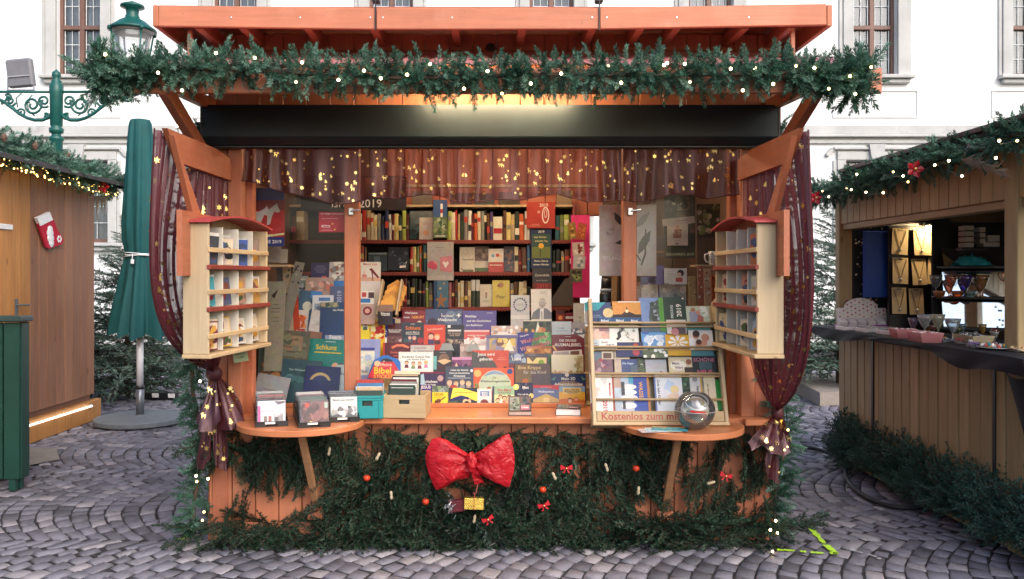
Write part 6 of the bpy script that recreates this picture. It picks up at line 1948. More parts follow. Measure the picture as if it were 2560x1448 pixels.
# ------------------------------------------------------------------ right bay
panel('plant_calendar', 'large white calendar with dark leaves, hung behind the right post', 'calendar', (1498, 512, 1641, 690), .30, 'b8aca6', lambda a: a.rect(.5, .12, .96, .97, 'b4b4b2').text('PFLANZEN', .3, .25, 'd8d4d0', .44, bold=False)
      .poly([(.26, .9), (.27, .8), (.34, .73), (.43, .70), (.42, .76), (.36, .84)], '3c4046').poly([(.27, .46), (.36, .50), (.46, .5), (.46, .45), (.36, .44)], '4a4446').poly([(.64, .68), (.68, .78), (.76, .85), (.88, .9), (.84, .8), (.76, .72)], '7a7e80').poly([(.68, .30), (.69, .45), (.76, .55), (.9, .64), (.88, .5), (.8, .38)], '50545a').poly([(.72, .15), (.79, .32), (.80, .66), (.825, .66), (.82, .3), (.75, .15)], '4a4a4a').poly([(.6, .34), (.72, .2), (.73, .22), (.62, .36)], '4a4a4a').blobs(.12, .55, .28, .72, ['9a8c86', 'a89a94'], 9, .03, 70), lean=0, th=.006, pages=False)
panel('photo_calendar', 'dark photo calendar behind the clear sheet in the right bay', 'calendar', (1660, 488, 1738, 645), .60, '2f362e', lambda a: a.text('WORTE', .5, .86, 'a8a89a', .5).text('2019', .6, .79, '98988a', .35).blobs(0, .2, 1, .98, ['3a4438', '4a5040', '262c26', '5a4a3a'], 30, .13, 71).text('GEDANKEN 2019', .5, .06, 'b0b48a', .9), lean=0, th=.006, pages=False)
panel('cake_card', 'white card with a brown layered cake drawing', 'card', (1668, 556, 1720, 614), .52, 'c4b8a8', lambda a: a.rect(.28, .32, .68, .52, 'a06a50').rect(.34, .54, .64, .72, 'a87058').rect(.42, .74, .58, .86, 'c88a50').blobs(.26, .3, .7, .75, ['8a5040', 'c09078'], 10, .06, 72).rect(.4, .06, .55, .1, '3a3a38').lines(.5, .22, '8a8078', 1, .4), lean=0, pages=False, th=.003)
panel('title_strip', 'white title strip clipped above the cake card', 'sign', (1657, 544, 1738, 562), .51, 'b8b0a8', lambda a: a.lines(.6, .6, '8a8480', 1, .6, .2, .12), lean=0, pages=False, th=.003, roll=6)
panel('reddish_card', 'dark red word card left of the cake card', 'card', (1640, 590, 1664, 640), .55, '4a3834', lambda a: a.text('HOLZ', .5, .2, 'c07a50', .8), lean=0, pages=False, th=.003)
panel('cartoon_card', 'white card with a dark-haired cartoon child', 'card', (1661, 671, 1718, 711), .40, 'c0bab4', lambda a: a.disc(.72, .7, .15, '2a2a2c').disc(.66, .6, .1, 'd0a898').rect(.5, .15, .8, .42, 'a84848').lines(.25, .8, 'b08880', 4, .3, .17).rect(0, 0, .2, .1, '8a8a88'), lean=6, pages=False, th=.004)
panel('violet_booklet', 'violet booklet below the plant calendar', 'booklet', (1640, 664, 1662, 712), .44, '4a3f86', None, lean=4, pages=False, th=.004)
panel('photo_calendar', 'green landscape calendar in the far right of the right bay', 'calendar', (1742, 510, 1800, 590), .62, '3f4030', lambda a: a.blobs(0, 0, 1, 1, ['5a5a3a', '8a8460', '2f342a', '70804a', 'b0a890'], 26, .16, 73), lean=0, pages=False, th=.006)
S('mug_shelf', MB().span(at(1738, 662, .50), at(1815, 668, .66), .002), PINEX)
S('mug_niche', MB().span(at(1742, 662, .67), at(1815, 580, .69), .002), BROWNWALL)
mg = at(1786, 662, .56)
mug = thing('mug', 'white mug with a dark pattern on the little shelf in the right bay', 'mug', loc=mg)
MB().lathe([(.032, 0), (.038, .004), (.040, .09), (.037, .09), (.035, .01), (.001, .008)], n=20).build('body', m_plain('white china', (.7, .7, .7), .2), mug, True)
MB().tube([(-.036, 0, .075), (-.062, 0, .07), (-.066, 0, .045), (-.055, 0, .02), (-.034, 0, .018)], .006, 8).build('handle', m_plain('white china', (.7, .7, .7), .2), mug, True)
m = MB()
for i in range(7):
    for j in range(14):
        q = 2 * math.pi * (j + .5 * (i % 2)) / 14
        m.box((.0405 * math.cos(q), .0405 * math.sin(q), .012 + i * .011), (.003, .007, .006), .0005, 0, (0, 0, q))
m.build('pattern', BLACKPL, mug)['kind'] = 'stuff'
th_ = thing('thermos_flask', 'dark thermos flask standing behind the plant calendar', 'flask', loc=at(1515, 765, .95))
MB().lathe([(.045, 0), (.048, .01), (.048, .085), (.04, .1)], n=20).build('body', m_plain('dark steel', (.06, .065, .07), .3, .8), th_, True)
MB().lathe([(.043, .1), (.043, .125)], n=20).build('band', m_plain('pale blue plastic', (.3, .36, .42), .4), th_, True)
MB().lathe([(.038, .125), (.034, .2), (.001, .202)], n=20).build('cup', BLACKPL, th_, True)
panel('wooden_strip', 'upright pale wooden strip left of the right post', 'strip', (1528, 690, 1541, 762), .7, 'a07a4c', None, lean=0, roll=-2, pages=False, th=.02)
for i, (r_, c) in enumerate((((1586, 706, 1602, 756), '8a5a30'), ((1604, 712, 1646, 760), 'b8b0a8'), ((1650, 712, 1716, 760), '9aa0a8'), ((1602, 692, 1660, 716), '3a3a78'))):
    panel('greeting_card', ['brown card right behind the right post', 'off-white card behind the flyer rack', 'pale blue card stack behind the flyer rack', 'dark violet card under the plant calendar'][i], 'card', r_, .5 + .03 * i, c, (lambda a, s=i: a.blobs(0, 0, 1, 1, [['6a4020', 'b08048'], ['8a7a70', 'd8d4d0', 'a09890'], ['c8ccd0', '70788a', 'b0b4bc'], ['5a5a98', '2a2a58', '8a8ab8']][s], 12, .14, 80 + s)), lean=8, pages=False, th=.006, base=1.0)
for i, (r_, c) in enumerate((((1722, 690, 1740, 745), 'a08458'), ((1746, 665, 1760, 752), '9a5a48'), ((1762, 672, 1778, 752), 'b89a80'), ((1780, 690, 1798, 760), 'a04a28'))):
    panel('upright_book', ['pale wood-coloured book', 'red patterned book', 'beige book', 'orange-brown book'][i] + ' leaning upright at the right end of the right bay', 'book', r_, .38 + .03 * i, c, (lambda a, s=i: a.blobs(0, 0, 1, 1, [['b89868', '8a7048'], ['d0c0b8', '7a3a30'], ['8a5a48', 'd8c8b8'], ['c06838', '6a3020']][s], 12, .2, 90 + s)), lean=6, base=.95)

# ------------------------------------------------------------------ slanted flyer rack
PB, PT = Vector((0, -.20, .755)), Vector((0, .035, 1.467))
fv = (PT - PB).normalized(); fn_ = Vector((0, -fv.z, fv.y))
rack_rot = Matrix((Vector((1, 0, 0)), -fn_, fv)).transposed()
fo = on_plane(1480, 1062, PB, fn_)
frack = thing('flyer_rack', 'slanted pine flyer rack with a hand-lettered strip on the counter', 'rack', loc=fo, rot=rack_rot)
def fl(px, py):
    p = on_plane(px, py, PB, fn_) - fo
    return Vector((p.x, 0, p.dot(fv)))
FW = fl(1817, 1060).x; FH = fl(1470, 752).z
for x0, x1 in ((0, .022), (FW - .022, FW)):
    MB().span((x0, -.055, -.0), (x1, .05, FH), .004).build('side', PINE, frack)
MB().span((.022, .045, .0), (FW - .022, .055, FH - .02), .002).build('back', PINE, frack)
m = MB().span((.024, -.05, .012), (FW - .024, -.036, fl(1600, 1031).z), .003).build('front_board', PINEX, frack)
MB().span((-.002, -.058, -.012), (FW + .002, .055, .010), .004).build('bottom_board', PINEX, frack)
for py in (1002, 938, 872, 812):
    z = fl(1600, py).z
    MB().tube([(.02, -.045, z), (FW - .02, -.045, z)], .007, 8).build('rail', PINEX, frack, True)
for py in (1030, 938, 872, 815):
    z = fl(1600, py).z - .012
    if py != 1030:
        MB().span((.023, -.03, z - .004), (FW - .023, .044, z + .004), .001).build('shelf', PINEX, frack)
a = Art(FW - .05, fl(1600, 1031).z - .012)
a.text('Kostenlos zum mitnehmen', .03, .5, '9a2a14', .80 * 1.2, align='l', maxh=.72)
a.build(frack, Matrix.Translation((.03, -.0505, .012)) @ Matrix(((1, 0, 0, 0), (0, 0, -1, 0), (0, 1, 0, 0), (0, 0, 0, 1))), 'hand_lettering')

def flyer(label, rect, col, fn=None, dep=-.02, tilt=4, roll=0):
    x0, y0, x1, y1 = rect
    A_, B_ = fl(x0, y1), fl(x1, y0)
    w, h = B_.x - A_.x, B_.z - A_.z
    M = Matrix.Translation(fo) @ rack_rot.to_4x4()
    loc = M @ Vector(((A_.x + B_.x) / 2, dep, A_.z))
    t = thing('flyer', label, 'flyer', 'flyers in the slanted rack', loc=loc, rot=rack_rot @ Euler((R(-tilt), R(-roll), 0)).to_matrix())
    coloured_mesh(MB().box((0, .003, h / 2), (w, .006, h), .0006), [col], 'sheet', PAPER, t)
    if fn:
        a = Art(w, h); fn(a)
        a.build(t, Matrix.Translation((-w / 2, -.0001, 0)) @ Matrix(((1, 0, 0, 0), (0, 0, -1, 0), (0, 1, 0, 0), (0, 0, 0, 1))), 'print', PAPER)
    return t
# bottom row
flyer('white colouring book with line drawing at the lower left of the rack', (1476, 932, 1532, 1030), 'dcd8d4', lambda a: a.blobs(.1, .35, .75, .95, ['c8c4c0', 'e8e4e0', 'd0b8b0'], 14, .13, 100).text('Malkalender', .83, .55, 'a82838', height=.05, rot=-90, maxh=.5).text('2019', .6, .12, 'b83a48', .5, rot=-90).rect(.93, 0, 1, 1, '9a4a40').rect(0, 0, .2, .2, '7a3a34'), -.03)
flyer('blue and white penguin calendar in the lower rack', (1537, 932, 1619, 1030), 'a8b0c0', lambda a: a.rect(.55, 0, 1, 1, '2f4a98').rect(.42, .7, .55, 1, '3f98b0').rect(0, .6, .2, 1, 'b09888').disc(.42, .62, .22, 'd8d8d8', ry=.08).disc(.42, .48, .22, 'e0e0e0', ry=.08).disc(.42, .34, .24, 'd0d0d4', ry=.09).disc(.4, .14, .22, 'd8d8dc', ry=.1).rect(.2, .4, .3, .75, '3a3c44').rect(.22, .05, .3, .25, '3a3c44').text('WASSER', .76, .5, 'd8a048', .58, rot=-90).rect(.94, 0, 1, 1, 'b07848'), -.03)
flyer('white drawing pad with a kneeling child in the lower rack', (1638, 936, 1708, 1030), 'd8dae0', lambda a: a.rect(.0, 0, .05, 1, '5f70a8').text('Gott liebt Kinder', .14, .5, '2a2a38', .86, rot=-90, maxh=.1).poly([(.3, .6), (.45, .85), (.65, .75), (.55, .5)], 'b8c8e0').disc(.66, .58, .14, 'e0c890').poly([(.4, .4), (.7, .55), (.85, .3), (.5, .25)], 'e0c0b0'), -.03)
flyer('green forest brochure in the lower rack', (1708, 936, 1756, 1030), 'c8c8c8', lambda a: a.rect(0, 0, .36, 1, '2f4a38').blobs(0, 0, .36, 1, ['3f6a48', '1f3028', '5a7a58'], 14, .14, 101).text('Natur', .7, .55, '5a3a68', .4, rot=-90).disc(.6, .85, .12, '8a8a90'), -.03)
flyer('cream notebook with sloped lettering in the lower rack', (1754, 936, 1784, 1030), 'd8ccb0', lambda a: a.text('Das Geheimnis', .5, .55, '5a3a28', .86, rot=-90, maxh=.4).rect(0, 0, .1, 1, 'c8a048'), -.03)
flyer('bright green sheet at the right end of the rack', (1784, 950, 1802, 1026), '2f8a3a', None, -.015)
# row above
flyer('maroon and grey nature flyer in the third row of the rack', (1474, 880, 1530, 938), '6a5060', lambda a: a.rect(0, .6, .6, 1, '5f7280').blobs(0, 0, 1, .8, ['8a3a48', '5a3a50', 'a08088', '705860'], 18, .14, 102))
flyer('dark blue evening flyer in the third row of the rack', (1536, 899, 1592, 938), '3a4a78', lambda a: a.rect(0, .0, .3, 1, 'b0a090').text('Die Sieger', .6, .7, 'b8c8e0', .5).rect(.7, 0, 1, .6, '4a5a70'))
flyer('dark leafy flyer in the third row of the rack', (1592, 897, 1612, 938), '3a4438', lambda a: a.blobs(0, 0, 1, 1, ['4a5a44', '28302a', 'c8c8c4'], 10, .3, 103))
flyer('pale grey card with a tent in the third row of the rack', (1613, 900, 1664, 938), 'a8aab0', lambda a: a.poly([(.6, 0), (.72, .25), (.9, 0)], '6a4038'))
flyer('cream booklet with an oval title in the third row of the rack', (1672, 893, 1728, 938), 'cfc2a4', lambda a: a.disc(.4, .5, .34, 'e4dfd4', ry=.22).text('Mein', .3, .62, '4a3a58', .3).text('Wirt', .42, .38, '4a3a58', .34).disc(.85, .7, .12, '8a5a44').rect(.65, 0, 1, .4, '40302c'))
flyer('black flyer with pink capitals in the third row of the rack', (1730, 889, 1788, 938), '24282e', lambda a: a.text('SCHÖNE', .5, .78, 'c07890', .85).text('NEUE', .5, .12, 'c86a80', .6).rect(.3, .25, .8, .65, '3f5a64').rect(0, .93, 1, 1, '4a8890'))
# second row
flyer('white card reading Gott in the second row of the rack', (1498, 851, 1540, 876), 'e0dcd8', lambda a: a.text('Gott', .28, .7, '2a2a4a', .4).text('sorgt für', .62, .42, '3a3a4a', .5), -.034)
flyer('pale blue card at the left of the second rack row', (1476, 851, 1500, 876), 'a8b4bc', lambda a: a.lines(.5, .6, '6a7478', 2, .5, .2, .06), -.032)
flyer('navy music flyer in the second rack row', (1540, 858, 1606, 895), '28305c', lambda a: a.text('Worte', .4, .65, '98a0c8', .4).disc(.72, .3, .13, 'a84048').disc(.72, .75, .1, 'a84838'), -.03)
flyer('beige photo booklet in the second rack row', (1504, 880, 1572, 900), 'c8b8a4', lambda a: a.rect(.05, .1, .35, .8, '5a4438').rect(.4, .1, .48, 1, '8a7a6c'), -.018)
flyer('flyer of a blue sky with white blossoms', (1605, 832, 1664, 898), '5f94cc', lambda a: a.blobs(.05, .45, .95, .9, ['dfe8f0', 'c0d4e8', 'f0f4f8'], 18, .13, 104).rect(0, 0, 1, .33, '56664a').blobs(0, 0, 1, .35, ['e8e8e0', '40503a', 'f0f0ea', '6a7a58'], 16, .1, 105).rect(.05, .94, .3, 1, '4a5aa8'), -.03)
flyer('golden yellow gift flyer with a white flower', (1664, 838, 1722, 892), 'd8a428', lambda a: [a.poly([(.5, .62), (.5 + .36 * math.cos(q - .25), .62 + .30 * math.sin(q - .25)), (.5 + .42 * math.cos(q), .62 + .36 * math.sin(q)), (.5 + .36 * math.cos(q + .25), .62 + .30 * math.sin(q + .25))], 'f0ece4') for q in [6.283 * k / 8 for k in range(8)]] and a.disc(.5, .62, .07, 'd8b060').rect(0, .3, 1, .34, 'b8841c'), -.03)
flyer('white photo card of a family laughing', (1722, 828, 1778, 878), 'd8d4d0', lambda a: a.disc(.3, .72, .14, 'b07a64').disc(.32, .82, .15, '3a2420').disc(.68, .62, .17, 'c08870').disc(.4, .3, .15, 'b87c66').disc(.62, .36, .13, 'c89078').disc(.4, .4, .12, '4a2c24').rect(0, 0, .2, .6, 'e8e8ea'), -.03)
flyer('teal strip flyer in the second rack row', (1726, 876, 1782, 892), '4f8a90', None, -.02)
# top row
flyer('skin-toned photo card of clasped hands', (1472, 816, 1522, 852), 'b89a94', lambda a: a.disc(.5, .35, .3, 'e0b0a0').disc(.75, .3, .16, 'd89a8a').rect(0, .85, 1, 1, 'd8d8c8').rect(.5, .6, 1, .85, '8a6a6c'))
flyer('white card with a bare curved tree', (1522, 814, 1594, 860), 'dcdad4', lambda a: a.poly([(.2, .2), (.3, .35), (.28, .55), (.45, .85), (.55, .8), (.4, .55), (.42, .35), (.3, .15)], '2f2c2a').blobs(.35, .1, .95, .8, ['a8a89a', 'c0c0b0', '8a8a78'], 20, .05, 106).rect(0, .9, .35, 1, '5a8a48'))
flyer('teal and navy night flyer at the top left of the rack', (1463, 757, 1526, 812), '2a3a68', lambda a: a.poly([(0, .6), (0, 1), (.8, 1), (.5, .62)], '2f8a98').disc(.88, .5, .2, 'c8b080').rect(.0, 0, .25, .6, '8a8078').lines(.45, .4, '98a8c8', 2, .4, .08))
flyer('orange sunset flyer with dark silhouettes', (1532, 755, 1600, 806), 'c88a44', lambda a: a.rect(0, 0, 1, .35, '2a1a14').poly([(.3, .35), (.45, .5), (.5, .75), (.56, .5), (.8, .35)], '3a2418').disc(.5, .52, .06, 'f0d8a8').rect(.2, .95, 1, 1, 'e0d8d4'))
for i, (x0, x1) in enumerate(((1496, 1532), (1533, 1570), (1571, 1602))):
    flyer('small blue card, %s of three with the same white word' % ['left', 'middle', 'right'][i], (x0, 797, x1, 812), '1f4a78', lambda a: a.text('Bibel', .4, .4, 'd8dce4', .5), -.034)
flyer('tall blue landscape brochure in the top rack row', (1602, 745, 1650, 832), '6f88b8', lambda a: a.poly([(.4, .4), (.5, .8), (.9, .95), (1, .3), (.6, .3)], '3a4a48').rect(0, 0, 1, .3, '5a6a78').blobs(.4, .2, 1, .9, ['2f3a38', '4a5a50', '8a98a8'], 16, .14, 107), -.02)
flyer('slim bright green magazine spine in the top rack row', (1650, 745, 1660, 832), '4f8a38', None, -.024)
flyer('dark green magazine with the year 2019 running upward', (1660, 744, 1711, 806), '23382c', lambda a: a.text('2019', .68, .45, W_, .6, rot=90).text('FREUDIG', .36, .4, 'c8d0c8', .62, rot=90).disc(.9, .94, .04, W_), -.02)
flyer('white card stack with a dark photo in the top rack row', (1666, 802, 1712, 838), 'c8c0b8', lambda a: a.rect(.25, 0, .95, .5, '4a4448').disc(.4, .15, .2, 'b87878'), -.03)
flyer('photo card of a couple in a bright landscape', (1711, 768, 1770, 812), 'b8c4b0', lambda a: a.disc(.36, .8, .1, 'b07a60').rect(.2, .1, .55, .7, '8a94a8').disc(.56, .66, .09, 'c09078').poly([(.48, .1), (.55, .56), (.75, .4), (.75, .1)], 'a86058').blobs(.6, .4, 1, 1, ['d0dcd0', 'a8b898', 'e0e8e0'], 12, .14, 108), -.02)
flyer('teal card tucked below the couple card', (1712, 814, 1774, 830), '5f948c', None, -.015)

# ------------------------------------------------------------------ collection globe, leaflets
gc = at(1737, 1082, -.38)
globe = thing('collection_globe', 'clear plastic donation globe with a red label on the right half-round shelf', 'donation globe', loc=(gc.x, -.38, .749))
gr = 50 * (D0 - .38) / FPX
PLC = m_thin('clear globe plastic', (.94, .95, .95), .10, .04, .05)
prof = [(gr * math.sin(math.pi * i / 20), gr - gr * math.cos(math.pi * i / 20) * .98) for i in range(2, 18)]
MB().lathe(prof, n=32).build('globe', PLC, globe, True)
q0 = Euler((R(28), 0, 0)).to_matrix().to_4x4()
m = MB(); 
m.tube([Vector((.063 * math.cos(a_), -.045 + .052 * math.sin(a_) * .5, gr * 1.45 + .052 * math.sin(a_) * .8)) for a_ in [6.283 * k / 28 for k in range(29)]], .005, 8)
m.build('rim', m_thin('rim plastic', (.9, .9, .9), .25, .1, .3), globe, True)
m = MB()
m.tube([(gr * 1.005 * math.cos(a_), gr * 1.005 * math.sin(a_), gr * .98) for a_ in [6.283 * k / 36 for k in range(37)]], .0018, 6)
m.build('seam', m_thin('seam plastic', (.9, .9, .9), .25, .1, .4), globe, True)
m = MB(); P = []
for v in range(2):
    P.append([(gr * 1.012 * math.sin(q), -gr * 1.012 * math.cos(q), gr * (1.0 + .10 * v) - .010 * (q + .2)) for q in [-.45 + .75 * i / 10 for i in range(11)]])
m.grid(P).build('label_strip', m_plain('red sticker', (.5, .02, .025), .4), globe)
a = Art(.08, .010); a.text('Bitte mitnehmen', .5, .5, 'f0e8e4', .9)
m = MB(); rd = random.Random(31)
bills = [(.30, .30, .27), (.16, .17, .17), (.42, .40, .36), (.2, .24, .2), (.5, .48, .44)]
for i in range(9):
    r0 = rd.uniform(0, gr * .45); q = rd.uniform(0, 6.28)
    m.box((r0 * math.cos(q), r0 * math.sin(q), gr * rd.uniform(.35, 1.05)), (rd.uniform(.05, .09), rd.uniform(.03, .05), .002), .0005, i % 5, (rd.uniform(-.9, .9), rd.uniform(-.9, .9), rd.uniform(0, 3)))
coloured_mesh(m, bills, 'banknotes', PAPER, globe)
lf = [((1600, 1068, 1700, 1100), 'c8c0c8', 'white leaflet at the bottom of the pile on the right half-round shelf', 8, lambda a: a.blobs(0, 0, 1, 1, ['c8a0a0', 'b8c0d8', 'e0d8d8'], 10, .1, 120)),
      ((1625, 1068, 1720, 1098), 'a8c8d0', 'light blue leaflet under the teal one on the right half-round shelf', -6, lambda a: a.rect(.6, 0, 1, 1, 'd8d0a8')),
      ((1630, 1066, 1725, 1095), '2f98a8', 'teal leaflet on top of the pile on the right half-round shelf', -14, lambda a: a.text('Einladung', .5, .4, 'd8e8e8', .4).rect(0, .7, .4, 1, 'c8bc8a').rect(.4, .7, 1, 1, '58b0bc'))]
for i, (r_, c, lab, az_, f_) in enumerate(lf):
    Lp = thing('leaflet', lab, 'leaflet', 'leaflets on the right shelf', loc=((1662 - CX) * 4.8 / FPX + [-.05, -.01, .03][i], -.41 + .008 * i, .750 + .003 * i), rot=(0, 0, R(az_)))
    coloured_mesh(MB().box((0, 0, .0012), (.20, .10, .0024), .0004), [c], 'sheet', PRINT, Lp)
    a = Art(.20, .10); f_(a)
    a.build(Lp, Matrix.Translation((-.10, -.05, .0024)), 'print')

# ------------------------------------------------------------------ CD trays, crates, loose books on the counter
CASE = m_thin('jewel case plastic', (.9, .91, .92), 0, .1, .01, fres=.35)
cdcols = ['6a6468', '4a4a50', '2a2a30', '98948f', '6a3a48', 'b0aca8', '3a4a40', '202028', '88303a', 'a8a49c', '505868', '887860']
def cd_tray(cx, cyy, n, yaw, front, labelword, z=.769, seed=0):
    rd = random.Random(seed)
    Lt = n * .0145 + .03
    t = thing('cd_tray', 'black plastic tray of CDs, ' + labelword, 'tray', 'black CD trays', loc=(cx, cyy, z), rot=(0, 0, R(yaw)))
    m = MB()
    m.span((-.09, -.005, 0), (.09, Lt, .006), .002)
    for sx in (-1, 1):
        m.add([(sx * .090, -.005, 0), (sx * .090, Lt, 0), (sx * .090, Lt, .085), (sx * .090, Lt - .03, .085), (sx * .090, -.005, .028), (sx * .085, -.005, 0), (sx * .085, Lt, 0), (sx * .085, Lt, .085), (sx * .085, Lt - .03, .085), (sx * .085, -.005, .028)],
              [[0, 1, 2, 3, 4], [9, 8, 7, 6, 5], [0, 5, 6, 1], [1, 6, 7, 2], [2, 7, 8, 3], [3, 8, 9, 4], [4, 9, 5, 0]])
    m.span((-.09, -.009, 0), (-.03, -.004, .03), .001); m.span((.03, -.009, 0), (.09, -.004, .03), .001); m.span((-.03, -.009, .012), (.03, -.004, .03), .001)
    m.build('tray', BLACKPL, t)
    MB().box((-.01, -.0105, .021), (.055, .002, .011), .0005).build('label_card', WHITEP, t)
    Rm = Euler((0, 0, R(yaw))).to_matrix()
    for i in range(n):
        p = Vector((cx, cyy, z)) + Rm @ Vector((rd.uniform(-.003, .003), .006 + i * .0145, .008))
        c = thing('cd_case', 'CD case in the tray %s, %s from the front' % (labelword.split(',')[0], ORD[i]), 'CD', 'CDs in the black trays', loc=p, rot=Rm @ Euler((R(-9 - rd.uniform(0, 4)), 0, 0)).to_matrix())
        hh = .138 if rd.random() < .8 else .15
        col = front[0] if i == 0 else rd.choice(cdcols)
        coloured_mesh(MB().box((.003, .0045, hh / 2), (.153, .006, hh - .004), .0006), [col], 'inlay', PRINT, c)
        MB().box((0, .0045, hh / 2), (.160, .0095, hh), .001).build('case', CASE, c)
        if i == 0:
            a = Art(.150, hh - .006); front[1](a)
            a.build(c, Matrix.Translation((-.0735, -.0006, .003)) @ Matrix(((1, 0, 0, 0), (0, 0, -1, 0), (0, 1, 0, 0), (0, 0, 0, 1))), 'inlay_print')
    return t
cd_tray(-1.240, -.385, 24, 17, ('d8d4d8', lambda a: a.rect(0, 0, .1, .8, 'b84a88').rect(0, .8, 1, .97, 'c8c4d8').poly([(.6, .97), (.75, .82), (1, .9), (1, .97)], '5a4a58').rect(.14, .55, .95, .76, 'c0b8c8').rect(.2, .05, .55, .42, 'd8d0cc').rect(.22, .05, .34, .36, '6a5a54').rect(.38, .05, .5, .36, '8a4a48').rect(.6, .05, .92, .4, '8a8080').disc(.68, .22, .08, '4a4444').blobs(.6, .3, .98, .6, ['c8c0c8', '98909c'], 6, .1, 130)), 'on the left of the half-round shelf', seed=1)
cd_tray(-.995, -.405, 26, 17, ('6a4040', lambda a: a.blobs(0, 0, 1, 1, ['7a4a48', '4a2c30', '8a5a54', '5a3438', '3a2428'], 40, .16, 131).disc(.22, .85, .09, 'b83a30').rect(.86, .7, .98, .95, '98a098').rect(.1, .04, .5, .12, 'b8863a').disc(.35, .1, .06, 'd8b060')), 'in the middle of the half-round shelf', seed=2)
cd_tray(-.858, -.235, 15, 14, ('e0dcd8', lambda a: a.text('Musik zum Advent', .5, .88, '6a6664', .8).rect(0, 0, 1, .3, '4a4a4c').blobs(0, .15, 1, .6, ['3f4040', '6a6a6a', '9a9a9a', 'd0d0d0'], 26, .13, 132).rect(.45, 0, .55, .4, 'e8e4e0')), 'at the back near the teal crate', seed=3)

# teal plastic crate of books
tc = thing('teal_crate', 'teal plastic crate filled with upright books beside the CD trays', 'crate', loc=((917 - CX) * 5.02 / FPX, -.16, .775), rot=(0, 0, R(3)))
TEALP = m_plain('teal plastic', (.02, .26, .27), .4)
cw, cd2, chh = .185, .25, .135
m = MB()
for (a0, b0, a1, b1) in ((-cw / 2, 0, cw / 2, .006), (-cw / 2, cd2 - .006, cw / 2, cd2), (-cw / 2, .006, -cw / 2 + .006, cd2 - .006), (cw / 2 - .006, .006, cw / 2, cd2 - .006)):
    if b1 - b0 < .01 and b0 == 0:
        for (p0, q0_, p1, q1_) in ((-cw / 2, 0, cw / 2, .075), (-cw / 2, .105, cw / 2, chh), (-cw / 2, .075, -.03, .105), (.03, .075, cw / 2, .105)):
            m.span((p0, b0, q0_), (p1, b1, q1_), .001)
    else:
        m.span((a0, b0, 0), (a1, b1, chh), .001)
m.span((-cw / 2, 0, 0), (cw / 2, cd2, .005), .001)
m.build('box', TEALP, tc)
m = MB()
for (q0_, q1_, o_) in ((chh - .012, chh, .005), (.108, .114, .003)):
    m.span((-cw / 2 - o_, -o_, q0_), (cw / 2 + o_, -.0005, q1_), .001)
    m.span((-cw / 2 - o_, 0, q0_), (-cw / 2 - .0005, cd2, q1_), .001)
    m.span((cw / 2 + .0005, 0, q0_), (cw / 2 + o_, cd2, q1_), .001)
for xx in (-.07, .07):
    m.span((xx - .003, -.004, .002), (xx + .003, -.0005, .107), .001)
m.build('rim', TEALP, tc)
def crate_books(root, cols, y0, dy, h0, dh, w, labelf, seed, lean=-10):
    rd = random.Random(seed)
    M = root.matrix_basis if False else Matrix.Translation(root.location) @ root.rotation_euler.to_matrix().to_4x4()
    for i, c in enumerate(cols):
        p = M @ Vector((rd.uniform(-.006, .006), y0 + dy * i, .008))
        b = thing('book', labelf(i, c), 'book', 'books in the crates', loc=p, rot=Euler((R(lean - rd.uniform(-2, 2)), 0, root.rotation_euler.z)).to_matrix())
        h = h0 + dh * i + rd.uniform(-.008, .008)
        th = dy * .8
        m = MB(); ww = w * rd.uniform(.92, 1.0)
        m.box((0, .001, h / 2), (ww, .002, h), .0005); m.box((0, th - .001, h / 2), (ww, .002, h), .0005); m.box((-ww / 2 + .001, th / 2, h / 2), (.002, th - .004, h), .0004)
        coloured_mesh(m, [CN[c]], 'cover', PRINT, b)
        MB().box((.001, th / 2, h / 2), (ww - .006, th - .0045, h - .005), .0004).build('pages', PAGES, b)
        yield b, ww, h, i
for b, w, h, i in crate_books(tc, ['dark green', 'cream', 'beige', 'white', 'blue', 'blue', 'white', 'red', 'red'], .03, .022, .150, .006, .165, lambda i, c: '%s book in the teal crate, %s from the front' % (c, ORD[i]), 5):
    pass
# pine crate of books
pc = thing('pine_crate', 'small pine crate with a slot handle, full of books, on the counter', 'crate', loc=((1010 - CX) * 5.05 / FPX, -.135, .775), rot=(0, 0, R(-4)))
cw, cd2, chh = .255, .23, .135
m = MB()
for (p0, q0_, p1, q1_) in ((-cw / 2, 0, cw / 2, .082), (-cw / 2, .108, cw / 2, chh), (-cw / 2, .082, -.032, .108), (.032, .082, cw / 2, .108)):
    m.span((p0, 0, q0_), (p1, .011, q1_), .0008)
m.build('front', PINEX, pc)
MB().span((-cw / 2, cd2 - .011, 0), (cw / 2, cd2, chh), .002).build('back', PINEX, pc)
for sx in (-1, 1):
    MB().span((sx * cw / 2, .0115, 0), (sx * (cw / 2 - .01), cd2 - .0115, chh), .002).build('side', PINEY, pc)
MB().span((-cw / 2 + .01, .0115, 0), (cw / 2 - .01, cd2 - .0115, .008), .001).build('bottom', PINEX, pc)
for b, w, h, i in crate_books(pc, ['dark green', 'dark green', 'white', 'grey', 'maroon', 'white', 'black', 'beige', 'dark green', 'cream'], .022, .0195, .175, .0075, .165, lambda i, c: '%s book in the pine crate, %s from the front' % (c, ORD[i]), 6, -9):
    b.location.x -= .022
    if i == 0:
        a = Art(w, h); a.text('Losungen', .5, .66, '98a4a0', .56).text('FÜR 2019', .5, .36, '98a4a0', .5).rect(.78, .2, .96, .62, 'a8a8a4').rect(.05, .95, .9, .97, 'd0ccc4')
        a.build(b, Matrix.Translation((-w / 2, 0, 0)) @ Matrix(((1, 0, 0, 0), (0, 0, -1, 0), (0, 1, 0, 0), (0, 0, 0, 1))))
